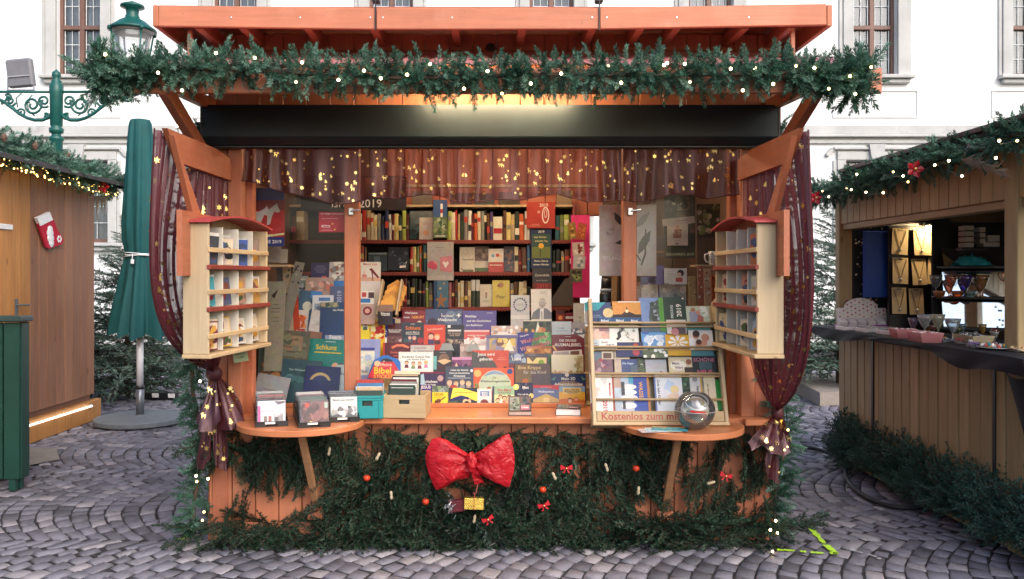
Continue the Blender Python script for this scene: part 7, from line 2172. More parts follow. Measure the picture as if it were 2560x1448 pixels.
# two thick daily-reading books at the counter edge
def thick_book(px, py, label, w, h, th, rot):
    p = at(px, py, -.04)
    b = thing('thick_book', label, 'book', 'thick dark books on the counter edge', loc=(p.x, -.04, .7735), rot=rot)
    m = MB()
    m.box((0, h / 2, th - .001), (w, h, .002), .0006); m.box((0, h / 2, .001), (w, h, .002), .0006); m.box((-w / 2 + .001, h / 2, th / 2), (.002, h, th - .004), .0004)
    coloured_mesh(m, ['5a4a4a'], 'cover', PRINT, b)
    MB().box((.001, h / 2, th / 2), (w - .005, h - .006, th - .0044), .0004).build('pages', WHITEP, b)
    a = Art(w, h)
    a.rect(.06, .08, .48, .92, '8a9088').blobs(.06, .08, .48, .92, ['5a6058', 'a8aca8', '70786c', '404840'], 14, .12, 140).rect(.52, .08, .94, .92, '6a5a60').blobs(.52, .4, .94, .92, ['5f6a78', '8a8a98', '404a50'], 8, .12, 141).rect(.54, .1, .9, .4, 'b0707c').text('Leben', .72, .26, 'e8d8dc', .3)
    a.build(b, Matrix.Translation((-w / 2, 0, th + .0002)))
thick_book(1300, 1042, 'thick dark book standing tilted on the counter edge', .14, .13, .035, (R(38), 0, R(-1)))
thick_book(1420, 1042, 'thick dark book lying flat on the counter edge', .15, .15, .04, (R(2), 0, R(-8)))

# ------------------------------------------------------------------ postcard racks on the wings
def card_rack(sx, label):
    Lr, Hr, Dr = .80, .66, .135
    X = sx * (XW[sx] - .023)
    r_ = thing('postcard_rack', label, 'rack', 'postcard racks on the side wings', loc=(X, -.90, 1.225), rot=(0, 0, R(-6.5 if sx < 0 else 0)))
    s = -sx                                         # opens towards the middle of the stall
    def b(name, a0, a1, mat, ch=.003):
        return MB().span(a0, a1, ch).build(name, mat, r_)
    b('side', (0, 0, 0), (s * Dr, .018, Hr), PINE)
    b('side', (0, Lr - .018, 0), (s * Dr, Lr, Hr), PINE)
    b('back', (0, .018, .01), (s * .008, Lr - .018, Hr), PINE)
    b('bottom_ledge', (0, -.012, -.022), (s * (Dr + .018), Lr + .012, -.001), PINEY)
    b('hanging_block', (s * -.002, -.02, Hr - .10), (s * .03, -.001, Hr - .03), PINE)
    m = MB(); n = 16
    P = []
    for k in range(n + 1):
        u = k / n
        P.append((u * (Lr + .05) - .025, Hr + .004 + .045 * math.sin(math.pi * u)))
    V = []
    for (xx, dz) in ((-.01, 0), (Dr + .02, 0), (Dr + .02, .010), (-.01, .010)):
        for (yy, zz) in P:
            V.append((s * xx, yy, zz + dz))
    q = n + 1
    F = []
    for e in range(4):
        for k in range(n):
            F.append([e * q + k, e * q + k + 1, ((e + 1) % 4) * q + k + 1, ((e + 1) % 4) * q + k])
    F += [[0, q, 2 * q, 3 * q], [n, 3 * q + n, 2 * q + n, q + n]]
    m.add(V, F); m.build('arched_roof', REDROOF, r_)
    m = MB(); m.add([(s * .004, P[k][0], P[k][1]) for k in range(n + 1)] + [(s * .004, Lr, Hr - .01), (s * .004, 0, Hr - .01)], [list(range(n + 3))]); m.build('gable', PINE, r_)
    for k in (1, 2, 3):
        yy = Lr * k / 4
        b('divider', (s * .009, yy - .004, .006), (s * (Dr - .012), yy + .004, Hr - .01), m_paint('whitewashed board', (.56, .53, .47), .7), .001)
    zr = [.0, .225, .44]
    for k, z in enumerate(zr):
        if k:
            b('shelf_edge', (s * (Dr - .008), -.004, z - .012), (s * (Dr + .012), Lr + .02, z + .012), REDTRIM)
            b('shelf', (s * .009, .02, z - .006), (s * (Dr - .009), Lr - .02, z + .006), PINEY, .001)
        b('rail', (s * (Dr - .006), -.002, z + .075), (s * (Dr + .006), Lr + .002, z + .1), PINEY)
    return r_, s, Lr, Dr, zr
lr_, s1, Lr, Dr, zr = card_rack(-1, 'pine postcard rack with a red arched roof, left of the book display')
rr_, s2, *_ = card_rack(1, 'pine postcard rack with a red arched roof, right of the book display')
rd = random.Random(77)
def rack_card(root, s, col_i, row_i, n, c, side, fan=0):
    y0 = Lr * col_i / 4 + .02
    w = Lr / 4 - .035
    for i in range(n):
        M = Matrix.Translation(root.location) @ root.rotation_euler.to_matrix().to_4x4()
        loc = M @ Vector((s * (.070 + .010 * i), y0 + w / 2 + .012 - .012 * i, zr[row_i] + .012))
        col = c if i == n - 1 else rd.choice(['d8d4cc', 'b8b4ac', c, '8a8a88'])
        h = rd.uniform(.14, .175)
        t = thing('postcard', 'postcard in the %s rack, %s compartment, %s row, %s card' % (side, ORD[col_i], ['bottom', 'middle', 'top'][row_i], ORD[i]), 'postcard', 'postcards in the side racks', loc=loc, rot=Euler((R(rd.uniform(-4, 4)), R(s * rd.uniform(-8, 4)), R(-s * rd.uniform(28, 40)))).to_matrix())
        coloured_mesh(MB().box((0, 0, h / 2), (.003, w * .72, h), .0005), [col], 'card', PAPER, t)
        a = Art(w * .66, h * .9)
        a.rect(0, 0, 1, 1, rd.choice([col, col, 'c8b8a0'])).blobs(.0, .0, 1, .9, [rd.choice(['3a4a6a', '6a3a30', '4a5a38', '2a2a30', 'b88a40', '7a2a34']) for _ in range(3)] + [col], 14, .3, rd.randint(0, 999))
        M2 = Matrix(((0, 0, s, s * .0016), (s, 0, 0, -s * w * .33), (0, 1, 0, h * .05), (0, 0, 0, 1)))
        a.build(t, M2, 'print', PAPER)
for (ci, ri, n, c) in ((0, 2, 3, '3a3c44'), (1, 2, 2, 'a89a98'), (2, 2, 2, '3f5a98'), (3, 2, 1, '8a7a70'), (0, 1, 2, '3f8a98'), (1, 1, 2, '4a5070'), (2, 1, 1, 'a08070'), (3, 1, 2, 'b08848'), (0, 0, 3, '6a3440'), (1, 0, 1, 'd0a038'), (2, 0, 1, 'd8d4d0'), (3, 0, 1, 'c8c4c4')):
    rack_card(lr_, s1, ci, ri, n, c, 'left')
for (ci, ri, n, c) in ((0, 2, 3, 'a86040'), (0, 1, 3, 'b8b0a8'), (1, 1, 1, 'a87868'), (3, 1, 1, 'c0a890'), (0, 0, 3, '98a0b0'), (1, 0, 3, 'a8a49c'), (3, 0, 4, 'b8a888')):
    rack_card(rr_, s2, ci, ri, n, c, 'right')
# pale green price tag under the left rack
panel('price_tag', 'pale green price tag below the left postcard rack', 'sign', (585, 872, 622, 905), -.14, 'b8c8a0', lambda a: a.text('Postkarten', .5, .62, '4a5a48', .7).text('je 0,80', .5, .34, '4a5a48', .44), lean=0, pages=False, th=.002, roll=10)
# ------------------------------------------------------------------ sheer curtains with gold motifs
def cloth(name, S_, nu, nv, mat, parent, smooth=True):
    P = [[S_(i / nu, j / nv) for i in range(nu + 1)] for j in range(nv + 1)]
    return MB().grid(P).build(name, mat, parent, smooth)
STAR = [((.5 if k % 2 == 0 else .24) * math.cos(k * math.pi / 6 + .3), (.5 if k % 2 == 0 else .24) * math.sin(k * math.pi / 6 + .3)) for k in range(12)]
TREE = [(-.08, -.5), (.08, -.5), (.08, -.35), (.38, -.35), (.2, -.12), (.3, -.12), (.14, .12), (.22, .12), (0, .5), (-.22, .12), (-.14, .12), (-.3, -.12), (-.2, -.12), (-.38, -.35), (-.08, -.35)]
DEER = [(-.5, .2), (-.36, .16), (-.28, .02), (-.26, -.5), (-.16, -.5), (-.14, -.16), (.2, -.16), (.24, -.5), (.34, -.5), (.36, -.08), (.42, .14), (.3, .16), (-.08, .12), (-.16, .26), (.06, .42), (.02, .48), (-.2, .36), (-.26, .5), (-.34, .5), (-.34, .34), (-.46, .3)]
DOT = [(.2 * math.cos(k), .2 * math.sin(k)) for k in [6.283 * i / 7 for i in range(7)]]
def motifs(S_, n, size, parent, seed, u0=0.02, u1=.98, v0=.05, v1=.95, front=True):
    rd = random.Random(seed)
    m = MB()
    for i in range(n):
        # jittered rows so that motifs do not pile up
        u = u0 + (u1 - u0) * ((i * .618034 + rd.uniform(-.02, .02)) % 1)
        v = v0 + (v1 - v0) * rd.random()
        shp = rd.choices([STAR, DEER, TREE, DOT], [3, 3, 3, 4])[0]
        P = S_(u, v)
        du = S_(min(1, u + .004), v) - S_(max(0, u - .004), v)
        dv = S_(u, min(1, v + .004)) - S_(u, max(0, v - .004))
        if du.length < 1e-6 or dv.length < 1e-6: continue
        ev = -dv.normalized()
        eu = (du - ev * du.dot(ev))
        if eu.length < 1e-6: continue
        eu.normalize()
        nn = eu.cross(ev)
        if nn.dot(CAMP - P) < 0:
            eu = -eu; nn = -nn
        k = size * rd.uniform(.75, 1.1)
        a = rd.uniform(-.35, .35)
        V = [P + nn * .004 + (eu * (x * math.cos(a) - z * math.sin(a)) + ev * (x * math.sin(a) + z * math.cos(a))) * k for x, z in shp]
        m.add(V, [list(range(len(V)))])
    o = m.build('gold_motifs', GOLD, parent)
    o['kind'] = 'stuff'
    return o

val = thing('valance_curtain', 'short sheer burgundy valance with gold stars and reindeer under the black shutter box', 'curtain')
def Sv(u, v):
    x = -1.50 + 3.0 * u
    zl = 2.085 + .02 * math.sin(u * 23) + .012 * math.sin(u * 51 + 1) + (.10 * max(0, (.12 - u) / .12)) + (.03 * max(0, (u - .92) / .08))
    z = 2.44 + (zl - 2.44) * v
    yy = -.062 + (.010 + .008 * v) * math.sin(u * 150 + 3 * math.sin(u * 17)) + .010 * math.sin(u * 61 + v)
    return Vector((x + .01 * math.sin(v * 4 + u * 40) * v, yy, z))
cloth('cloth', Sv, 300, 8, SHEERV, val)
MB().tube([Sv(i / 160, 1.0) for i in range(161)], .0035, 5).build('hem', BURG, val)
motifs(Sv, 230, .027, val, 4, .01, .99, .12, .97)

def wing_curtain(sx, top0, top1, T, p, label):
    t = thing('side_curtain', label, 'curtain')
    def S_(u, v):
        A = top0 + (top1 - top0) * u
        g = v ** p
        z = A.z + (T.z - A.z) * (v ** (1.0 - .12 * (1 - u)))
        y = A.y + (T.y - A.y) * g
        x = A.x + (T.x - A.x) * g
        w = (1 - .8 * g)
        x += sx * (.016 * w * math.sin(u * 85 + 3 * math.sin(u * 9)) + .07 * w * math.sin(math.pi * min(1, v * 1.05)) * math.sin(math.pi * min(1, u * 1.3 + .1)))
        y += .012 * w * math.sin(u * 55 + v * 2)
        return Vector((x, y, z))
    cloth('cloth', S_, 130, 26, SHEER, t)
    for uu in (0.0,):
        MB().tube([S_(uu, j / 40) for j in range(41)], .003, 5).build('hem', BURG, t)
    motifs(S_, 170, .036, t, 5 + sx, .01, .99, .03, .93)
    return t
TL, TR = at(540, 932, -.14), at(1940, 1030, -.14)
lc = wing_curtain(-1, Vector((-1.615, -1.11, 2.33)), Vector((-1.60, -.06, 2.24)), TL, 6, 'sheer burgundy curtain with gold motifs tied back at the left corner of the stall')
rc = wing_curtain(1, Vector((1.535, -1.07, 2.33)), Vector((1.53, -.06, 2.24)), TR, 6, 'sheer burgundy curtain with gold motifs tied back at the right corner of the stall')
SHEERT = m_sheer('burgundy organza doubled', (0.11, 0.013, 0.024), .9)
def fan(T, edge, parent, Yk, seed, n=30, motn=12, name='tail', amp=.010, size=.038):
    E = [at(px, py, Yk + dy) for (px, py, dy) in edge]
    ph = seed * 1.7
    def S_(u, v):
        f = u * (len(E) - 1); k = min(int(f), len(E) - 2)
        e = E[k].lerp(E[k + 1], f - k)
        P = T.lerp(e, v)
        return P + Vector((0, -amp * math.sin(v * 3.0) * (.6 + .9 * math.sin(u * 9 + ph + v)), 0)) + Vector((amp * .4 * math.sin(u * 21 + v * 5 + ph) * v, 0, 0))
    cloth(name, S_, n, 12, SHEERT, parent)
    motifs(S_, motn, size, parent, seed + 40, .05, .95, .3, .95)
fan(TL, [(488, 1168, 0), (505, 1175, -.02), (525, 1150, 0), (528, 1080, .02)], lc, -.17, 1, motn=7)
fan(TL, [(532, 1090, 0), (538, 1165, -.02), (552, 1172, 0), (568, 1182, .01), (568, 1090, .02)], lc, -.19, 2, motn=9)
fan(TL, [(548, 1075, 0), (575, 1076, -.03), (600, 1068, 0), (616, 1060, .0), (602, 1010, .02), (585, 970, .03)], lc, -.21, 3, motn=10)
fan(TL, [(492, 1050, 0), (500, 1080, -.03), (530, 1080, 0), (550, 1050, .0)], lc, -.23, 4, motn=8)
MB().sphere(TL + Vector((0, -.03, 0)), .045, 10, 8, 0, (1.1, .8, 1)).build('knot', BURG, lc, True)
fan(TR, [(1868, 1106, 0), (1882, 1128, -.03), (1905, 1112, 0), (1930, 1134, -.02), (1960, 1140, 0), (1978, 1132, .0), (1972, 1075, .02)], rc, -.22, 5, 40, 14)
fan(TR, [(1914, 1140, 0), (1917, 1192, -.01), (1930, 1200, 0), (1945, 1212, 0), (1948, 1140, .02)], rc, -.17, 6, motn=4)
fan(TR, [(1890, 1090, 0), (1920, 1112, -.03), (1950, 1110, 0), (1966, 1060, .0)], rc, -.25, 7, motn=5)
MB().sphere(TR + Vector((0, -.03, 0)), .04, 10, 8, 0, (1.0, .8, 1.1)).build('knot', BURG, rc, True)

# ------------------------------------------------------------------ fir garlands
SPR = [tpl_sprig(.15, 104, .036, .0026, False, s) for s in range(6)]
def path_pt(pts, t):
    f = t * (len(pts) - 1); k = min(int(f), len(pts) - 2)
    return pts[k].lerp(pts[k + 1], f - k)
def garland(name, label, pts, n, rad, lrange, need=NEED_G, seed=0, bias=(0, -.35, 0), tint0=.5, group='fir garlands', end_boost=0):
    r = np.random.default_rng(seed)
    t = thing(name, label, 'garland', group)
    items = []
    L = sum((b - a).length for a, b in zip(pts[:-1], pts[1:]))
    for i in range(n):
        u = (i + r.uniform(0, 1)) / n
        P = np.array(path_pt(pts, u))
        a, b = path_pt(pts, max(0, u - .02)), path_pt(pts, min(1, u + .02))
        tan = np.array((b - a).normalized())
        d = r.normal(0, 1, 3); d -= tan * d.dot(tan); d /= np.linalg.norm(d)
        d = d + np.array(bias) + tan * r.normal(0, .55)
        d /= np.linalg.norm(d)
        k = r.uniform(*lrange) / .15
        if end_boost and (u < .06 or u > .94): k *= 1 + end_boost * .5
        M = basis(d, r.uniform(0, 6.28)) * k
        items.append((int(r.integers(len(SPR))), M, P + d * rad * r.uniform(-.2, .8), float(np.clip(r.normal(tint0, .24), 0, 1))))
    foliage('needles', SPR, items, need, t)
    MB().tube([path_pt(pts, i / 60) for i in range(61)], .012, 6).build('core', STEM, t)
    return t
def bulbs(name, label, pts, me=BULB_ME, wire=True, group='strings of lights'):
    t = thing(name, label, 'light string', group)
    for p in pts:
        link('bulb', BULB2_ME if (me is BULB_ME and random.random() < .4) else me, t, p)
    if wire and len(pts) > 1:
        m = MB()
        w = []
        for a, b in zip(pts[:-1], pts[1:]):
            w += [a + Vector((0, .012, 0)), (a + b) / 2 + Vector((0, .06, -.01))]
        w.append(pts[-1] + Vector((0, .012, 0)))
        m.tube(w, .0022, 4)
        m.build('wire', m_plain('dark green wire', (.01, .03, .02), .5), t)
    return t

gy = -.86
gp_ = [at(*p, gy) for p in ((240, 195), (275, 184), (330, 178), (420, 172), (540, 172), (700, 180), (860, 188), (1000, 196), (1140, 194), (1280, 188), (1420, 186), (1560, 188), (1700, 186), (1850, 186), (1980, 180), (2060, 188), (2120, 198), (2160, 205))]
garland('fir_garland', 'long green fir garland along the front edge of the stall canopy', gp_, 1500, .06, (.07, .135), seed=1, end_boost=.6)
bl = [(263, 136), (395, 182), (455, 226), (540, 133), (637, 145), (740, 205), (755, 156), (846, 200), (910, 177), (952, 196), (1018, 187), (1075, 160), (1160, 222), (1219, 178), (1255, 234), (1327, 209), (1403, 184), (1520, 165), (1553, 207), (1660, 163), (1668, 158), (1712, 160), (1725, 205), (1827, 172), (1857, 226), (1887, 170), (1933, 210), (1990, 165), (2036, 170), (2072, 222), (2125, 190), (2138, 235), (2178, 168)]
bulbs('fairy_lights', 'string of warm fairy lights in the garland on the stall canopy', [at(x, y, gy - .115 + .02 * math.sin(x)) for x, y in bl])

for sx, lab in ((-1, 'left'), (1, 'right')):
    X = -1.775 if sx < 0 else 1.74
    pts = [Vector((X + .03 * math.sin(k * 1.3), -.06 + .02 * math.cos(k), 2.55 - 2.5 * k / 14)) for k in range(15)]
    garland('fir_garland', 'fir garland hanging down the %s front corner of the stall' % lab, pts, 420, .035, (.07, .13), seed=3 + sx, bias=(sx * .35, -.2, -.1))
bulbs('fairy_lights', 'fairy lights in the garland on the left front corner', [at(x, y, -.2) for x, y in ((442, 316), (500, 953), (490, 1190), (520, 1197), (492, 1204), (510, 1280), (506, 1301))])
bulbs('fairy_lights', 'fairy lights in the garland on the right front corner', [at(x, y, -.2) for x, y in ((1995, 304), (1966, 668), (1970, 1075), (1939, 1302), (1926, 1325), (1944, 1333), (1931, 1379))])

# natural fir boughs on the lower front
BO = [tpl_bough(.46, 18, 44, .034, .0042, s, 50, -.10, .42) for s in range(6)]
BOL = [tpl_bough(.40, 14, 30, .034, .0042, s + 20, 52, -.15, .45) for s in range(5)]
def boughs(name, label, regions, tpl, need, seed, tint0=.45, cat='fir branches'):
    r = np.random.default_rng(seed)
    t = thing(name, label, cat)
    items = []
    for (x0, x1, y0, y1, n, ang, sp, sc0, sc1, Y0, Y1, out) in regions:
        for i in range(n):
            px = x0 + (x1 - x0) * ((i + r.uniform(0, 1)) / n)
            P = at(px, r.uniform(y0, y1), r.uniform(Y0, Y1))
            if P.z < .03: P.z = .03
            a = R(ang + r.normal(0, sp))
            d = np.array([math.sin(a), -abs(r.normal(out, .08)), -math.cos(a)])
            k_ = r.uniform(sc0, sc1)
            if P.z + d[2] * .46 * k_ > .66: d[2] = min(d[2], -.35)
            M = basis(d, r.normal(0, .5)) * k_
            items.append((int(r.integers(len(tpl))), M, np.array(P), float(np.clip(r.normal(tint0, .32), 0, 1))))
    foliage('needles', tpl, items, need, t)
    return t
boughs('fir_branches', 'dark fir branches pinned across the orange front of the stall',
       [(540, 1000, 1062, 1085, 26, 0, 75, .5, .8, -.08, -.03, .12), (1290, 1900, 1066, 1085, 26, 0, 80, .5, .8, -.08, -.03, .12), (540, 900, 1065, 1140, 28, 0, 38, .5, .85, -.07, -.03, .12), (540, 760, 1110, 1160, 6, -10, 35, .45, .6, -.1, -.04, .15), (890, 1080, 1100, 1250, 32, 0, 60, .6, .9, -.08, -.03, .15),
        (1030, 1330, 1068, 1110, 16, 0, 70, .5, .9, -.07, -.03, .12), (1050, 1330, 1180, 1300, 22, 0, 75, .55, .9, -.08, -.03, .12), (1300, 1560, 1080, 1270, 44, 0, 65, .6, .95, -.09, -.03, .15),
        (1540, 1900, 1085, 1115, 10, 0, 60, .5, .8, -.07, -.03, .12), (1560, 1640, 1130, 1200, 6, 0, 30, .5, .7, -.08, -.03, .12), (1740, 1830, 1150, 1190, 7, 0, 18, .5, .75, -.09, -.03, .15), (1880, 1915, 1100, 1200, 5, 0, 25, .4, .6, -.08, -.03, .1),
        (820, 920, 1180, 1260, 8, 10, 30, .5, .75, -.08, -.03, .15), (1060, 1300, 1060, 1075, 10, 0, 80, .5, .8, -.08, -.03, .12)], BO, NEED_F, 5)
boughs('fir_branches', 'heap of fir branches along the foot of the stall',
       [(500, 1940, 1318, 1350, 66, 90, 22, .55, .95, -.14, -.02, .12), (500, 1940, 1318, 1350, 56, -90, 22, .55, .95, -.14, -.02, .12), (500, 1940, 1345, 1375, 40, 90, 60, .45, .7, -.15, -.06, .15), (520, 1930, 1325, 1350, 26, 165, 30, .25, .4, -.15, -.04, .3), (930, 1500, 1290, 1340, 24, 170, 40, .45, .8, -.12, -.03, .2)], BO, NEED_F, 6)
boughs('fir_branches', 'blue-grey fir sprays below the red bow', [(1120, 1230, 1270, 1290, 9, 0, 35, .35, .55, -.14, -.09, .25), (1030, 1090, 1150, 1190, 4, 40, 30, .35, .5, -.13, -.08, .2), (1270, 1330, 1180, 1220, 5, -10, 40, .4, .55, -.13, -.08, .2)], BO, NEED_B, 7, .6)
# bare twigs on the heap
tw = thing('bare_twigs', 'few bare twigs lying on the cobbles before the branch heap', 'twigs')
for (a, b) in (((1225, 1370), (1268, 1364)), ((1400, 1366), (1440, 1360)), ((1290, 1372), (1370, 1358))):
    A_, B_ = gat(*a), gat(*b)
    A_.z, B_.z = .012, .03
    MB().tube([A_, (A_ + B_) / 2 + Vector((.0, .01, .012)), B_], .005, 5).build('twig', m_plain('pale bark', (.30, .27, .24), .8), tw)

# left hut garland, lights, bow
p0, p1 = atx(-60, 345, -4.28), atx(300, 465, -4.30)
lg = [p0.lerp(p1, k / 12) + Vector((0, 0, .02 * math.sin(k * 2.1))) for k in range(13)]
garland('fir_garland', 'thick pale green garland under the eave of the left hut', lg, 520, .07, (.10, .19), seed=21, bias=(.4, -.2, 0), tint0=.66)
rd = random.Random(4)
q0_, q1_ = atx(-10, 398, -4.33), atx(288, 482, -4.33)
bulbs('led_chain', 'chain of tiny warm lights under the eave of the left hut', [q0_.lerp(q1_, (k + rd.uniform(-.4, .4)) / 85) + Vector((rd.uniform(-.02, .05), 0, rd.uniform(-.06, .03))) for k in range(86)], LED_ME)
def petal_bow(name, label, c, s, mat, n=5, cat='bow', tilt=0):
    t = thing(name, label, cat, loc=c, rot=(0, R(tilt), 0))
    m = MB()
    for k in range(n):
        q = 6.283 * k / n
        a = Vector((math.cos(q), -.25, math.sin(q))) * s
        b = Vector((math.cos(q + .5), -.1, math.sin(q + .5))) * s * .7
        d = Vector((math.cos(q - .5), -.1, math.sin(q - .5))) * s * .7
        m.add([(0, 0, 0), b, a, d, Vector((0, .01, 0)), b * .95 + Vector((0, .012, 0)), a * .97 + Vector((0, .012, 0)), d * .95 + Vector((0, .012, 0))], [[0, 1, 2, 3], [7, 6, 5, 4], [0, 4, 5, 1], [1, 5, 6, 2], [2, 6, 7, 3], [3, 7, 4, 0]])
    m.build('petals', mat, t)
    MB().sphere((0, -.01, 0), s * .18, 8, 6).build('centre', GOLD, t, True)
    return t
REDS = m_paint('red satin', (.42, .012, .022), .4, .15, 20)
petal_bow('red_flower', 'red poinsettia flower in the left hut garland', atx(258, 467, -4.20), .075, REDS)
for i, (x, y) in enumerate(((10, 356), (88, 376), (168, 398))):
    c = atx(x, y, -4.12)
    m = MB()
    for k in range(7):
        r = .028 * math.sin(math.pi * (k + .8) / 8)
        m.lathe([(r * 1.1, 0), (r * .8, .012), (r * .5, .014)], (0, 0, k * .011), 10)
    o = m.build('pine_cone', m_plain('brown cone', (.12, .07, .05), .8), None, False, c)
    tag(o, 'brown pine cone in the left hut garland, %s from the left' % ORD[i], 'pine cone', 'pine cones in the left garland')

# right hut garland and lights
p0, p1 = Vector((2.88, 2.45, 2.325)), Vector((2.88, -.75, 2.385))
rg = [p0.lerp(p1, k / 12) + Vector((0, 0, .018 * math.sin(k * 2.3 + 1))) for k in range(13)]
garland('fir_garland', 'dark green garland with lights along the roof edge of the right hut', rg, 560, .05, (.085, .15), seed=31, bias=(-.4, -.15, 0), tint0=.42)
rb = [(2056, 478), (2072, 492), (2117, 470), (2128, 474), (2142, 436), (2165, 481), (2208, 482), (2233, 430), (2258, 440), (2270, 455), (2290, 436), (2337, 413), (2372, 402), (2405, 440), (2490, 395), (2498, 352), (2543, 352)]
bulbs('fairy_lights', 'string of warm bulbs in the garland of the right hut', [atx(x, y, 2.74) for x, y in rb])
petal_bow('red_flower', 'red poinsettia flower in the middle of the right hut garland', atx(2287, 423, 2.72), .06, REDS)
petal_bow('red_flower', 'small red flower at the far end of the right hut garland', atx(2040, 495, 2.74), .06, REDS)
# brown pampas plume
m = MB(); rd = random.Random(6)
pl0, pl1 = atx(2400, 395, 2.73), atx(2505, 432, 2.76)
for k in range(160):
    u = rd.random()
    a = pl0.lerp(pl1, u); d = (pl1 - pl0).normalized() * .07 + Vector((rd.gauss(0, .02), rd.gauss(0, .01), rd.gauss(0, .025)))
    m.add([a, a + d * .5 + Vector((0, 0, .003)), a + d, a + d * .5 - Vector((0, 0, .003))], [[0, 1, 2, 3]])
o = m.build('dried_plume', m_paint('dry grass', (.28, .22, .16), .9), None)
tag(o, 'dry brown grass plume tucked in the right hut garland', 'dried grass')

# evergreen skirt at the foot of the right hut
r = np.random.default_rng(44)
sk_ = thing('evergreen_skirt', 'dense upright evergreen branches along the foot of the right hut', 'evergreen branches')
items = []
for i in range(330):
    yy = 2.3 - 3.3 * (i + r.random()) / 330
    lay = r.random()
    base = np.array([3.15 - .14 * lay, min(yy, 2.2), .02 + .08 * r.random()])
    d = np.array([-.04 - .28 * lay * r.random(), r.normal(0, .22), 1.0 - .35 * lay])
    items.append((int(r.integers(len(BOL))), basis(d, r.uniform(0, 6.28)) * r.uniform(.75, 1.2) * (1 - .25 * lay), base, float(np.clip(r.normal(.45, .22), 0, 1))))
for i in range(150):
    yy = 2.2 - 3.2 * (i + r.random()) / 150
    d = np.array([-.8, r.normal(0, .5), r.uniform(.1, .5)])
    items.append((int(r.integers(len(BOL))), basis(d, r.uniform(0, 6.28)) * r.uniform(.4, .65), np.array([3.06, yy, .05 + .1 * r.random()]), float(np.clip(r.normal(.4, .2), 0, 1))))
NEED_E = m_needle('cedar green', (.016, .06, .044), (.045, .12, .086), (.11, .21, .16))
foliage('needles', BOL, items, NEED_E, sk_)

# fir trees
def fir_tree(label, base, H, Rb, seed, z0=.15, n=120, tpl=BOL, need=NEED_T):
    r = np.random.default_rng(seed)
    t = thing('fir_tree', label, 'fir tree', 'young fir trees', loc=base)
    MB().tube([(0, 0, 0), (.01, 0, H * .4), (0, .01, H * .8), (0, 0, H)], [.05, .04, .02, .006], 8).build('trunk', STEM, t)
    items = []
    for i in range(n):
        u = (i + r.random()) / n
        z = z0 + (H - z0 - .1) * u ** 1.15
        q = i * 2.399 + r.normal(0, .3)
        L = (Rb * (1 - u) ** .85 + .10) * r.uniform(.8, 1.15)
        el = .05 + .55 * u + r.normal(0, .1)
        d = np.array([math.cos(q) * math.cos(el), math.sin(q) * math.cos(el), math.sin(el)])
        items.append((int(r.integers(len(tpl))), basis(d, r.normal(0, .35)) * (L / .40), np.array([0, 0, z]), float(np.clip(r.normal(.5, .22), 0, 1))))
    for i in range(6):
        q = i * 1.05
        items.append((0, basis((math.cos(q) * .4, math.sin(q) * .4, 1), 0) * .5, np.array([0, 0, H - .2]), .5))
    foliage('crown', tpl, items, need, t)
    return t
b0 = gat(318, 992)
fir_tree('young fir tree behind the closed parasol', b0, 2.45, 1.0, 51, .12, 120)
fir_tree('young fir tree on the platform beside the right hut', Vector((4.72, 6.35, .17)), 2.7, 1.05, 52, .15, 95)
br = thing('floor_light_bar', 'black floor light bar with white lamps under the left fir tree', 'floor light', loc=gat(385, 998) + Vector((0, 0, 0)))
MB().box((0, 0, .05), (.62, .14, .08), .01, 0, (0, 0, R(-8))).build('bar', BLACKPL, br)
for k, xx in enumerate((-.24, .05, .27)):
    MB().box((xx, -.075 + -.14 * xx, .06), (.09, .012, .055), .004, 0, (0, 0, R(-8))).build('lamp_face', m_plain('white lamp face', (.8, .8, .82), .3), br)

# ------------------------------------------------------------------ big red bow
bow = thing('red_bow', 'big crumpled red plastic bow on the front of the stall', 'bow')
t_ = NT('red plastic foil')
t_.bsdf((.46, .010, .020), .34, 0, .4)
co = t_.objco()
t_.bump(t_.noise(co, 11, 4, .55, 1.6), .9, .022)
tl_ = t_.n('ShaderNodeBsdfTranslucent'); tl_.inputs[0].default_value = (.6, .01, .02, 1)
mx = t_.n('ShaderNodeMixShader'); mx.inputs[0].default_value = .25
t_.l(t_.b.outputs[0], mx.inputs[1]); t_.l(tl_.outputs[0], mx.inputs[2]); t_.l(mx.outputs[0], t_.out.inputs[0])
REDFOIL = t_.mat
def lobe(kn, edge, seed):
    rd = random.Random(seed)
    K = [at(*p, -.22) for p in kn]; E = [at(*p, -.22) for p in edge]
    nu, nv = 15, 11
    def curve(pts, u):
        f = u * (len(pts) - 1); k = min(int(f), len(pts) - 2)
        return pts[k].lerp(pts[k + 1], f - k)
    m = MB()
    for side in (1, -1):
        P = []
        for j in range(nv + 1):
            v = j / nv
            row = []
            for i in range(nu + 1):
                u = i / nu
                p = curve(K, u).lerp(curve(E, u), v)
                bulge = (.045 if side > 0 else .02) * math.sin(math.pi * min(1, v * .93 + .04)) ** .7 * math.sin(math.pi * u) ** .45
                edge_f = min(u, 1 - u, .2) / .2
                cr = rd.uniform(-.009, .009) * edge_f * (v > .05)
                pleat = .010 * math.sin(u * 22 + seed) * (1 - v) ** 1.2 * edge_f
                p = p + Vector((rd.uniform(-.004, .004) * edge_f, -side * bulge + cr + pleat, rd.uniform(-.004, .004) * edge_f))
                row.append(p)
            P.append(row)
        m.grid(P)
    return m.build('loop', REDFOIL, bow, True)
lobe([(1172, 1136), (1170, 1150), (1172, 1176)], [(1118, 1100), (1098, 1094), (1082, 1096), (1066, 1122), (1063, 1150), (1074, 1192), (1093, 1228), (1128, 1206), (1150, 1196)], 1)
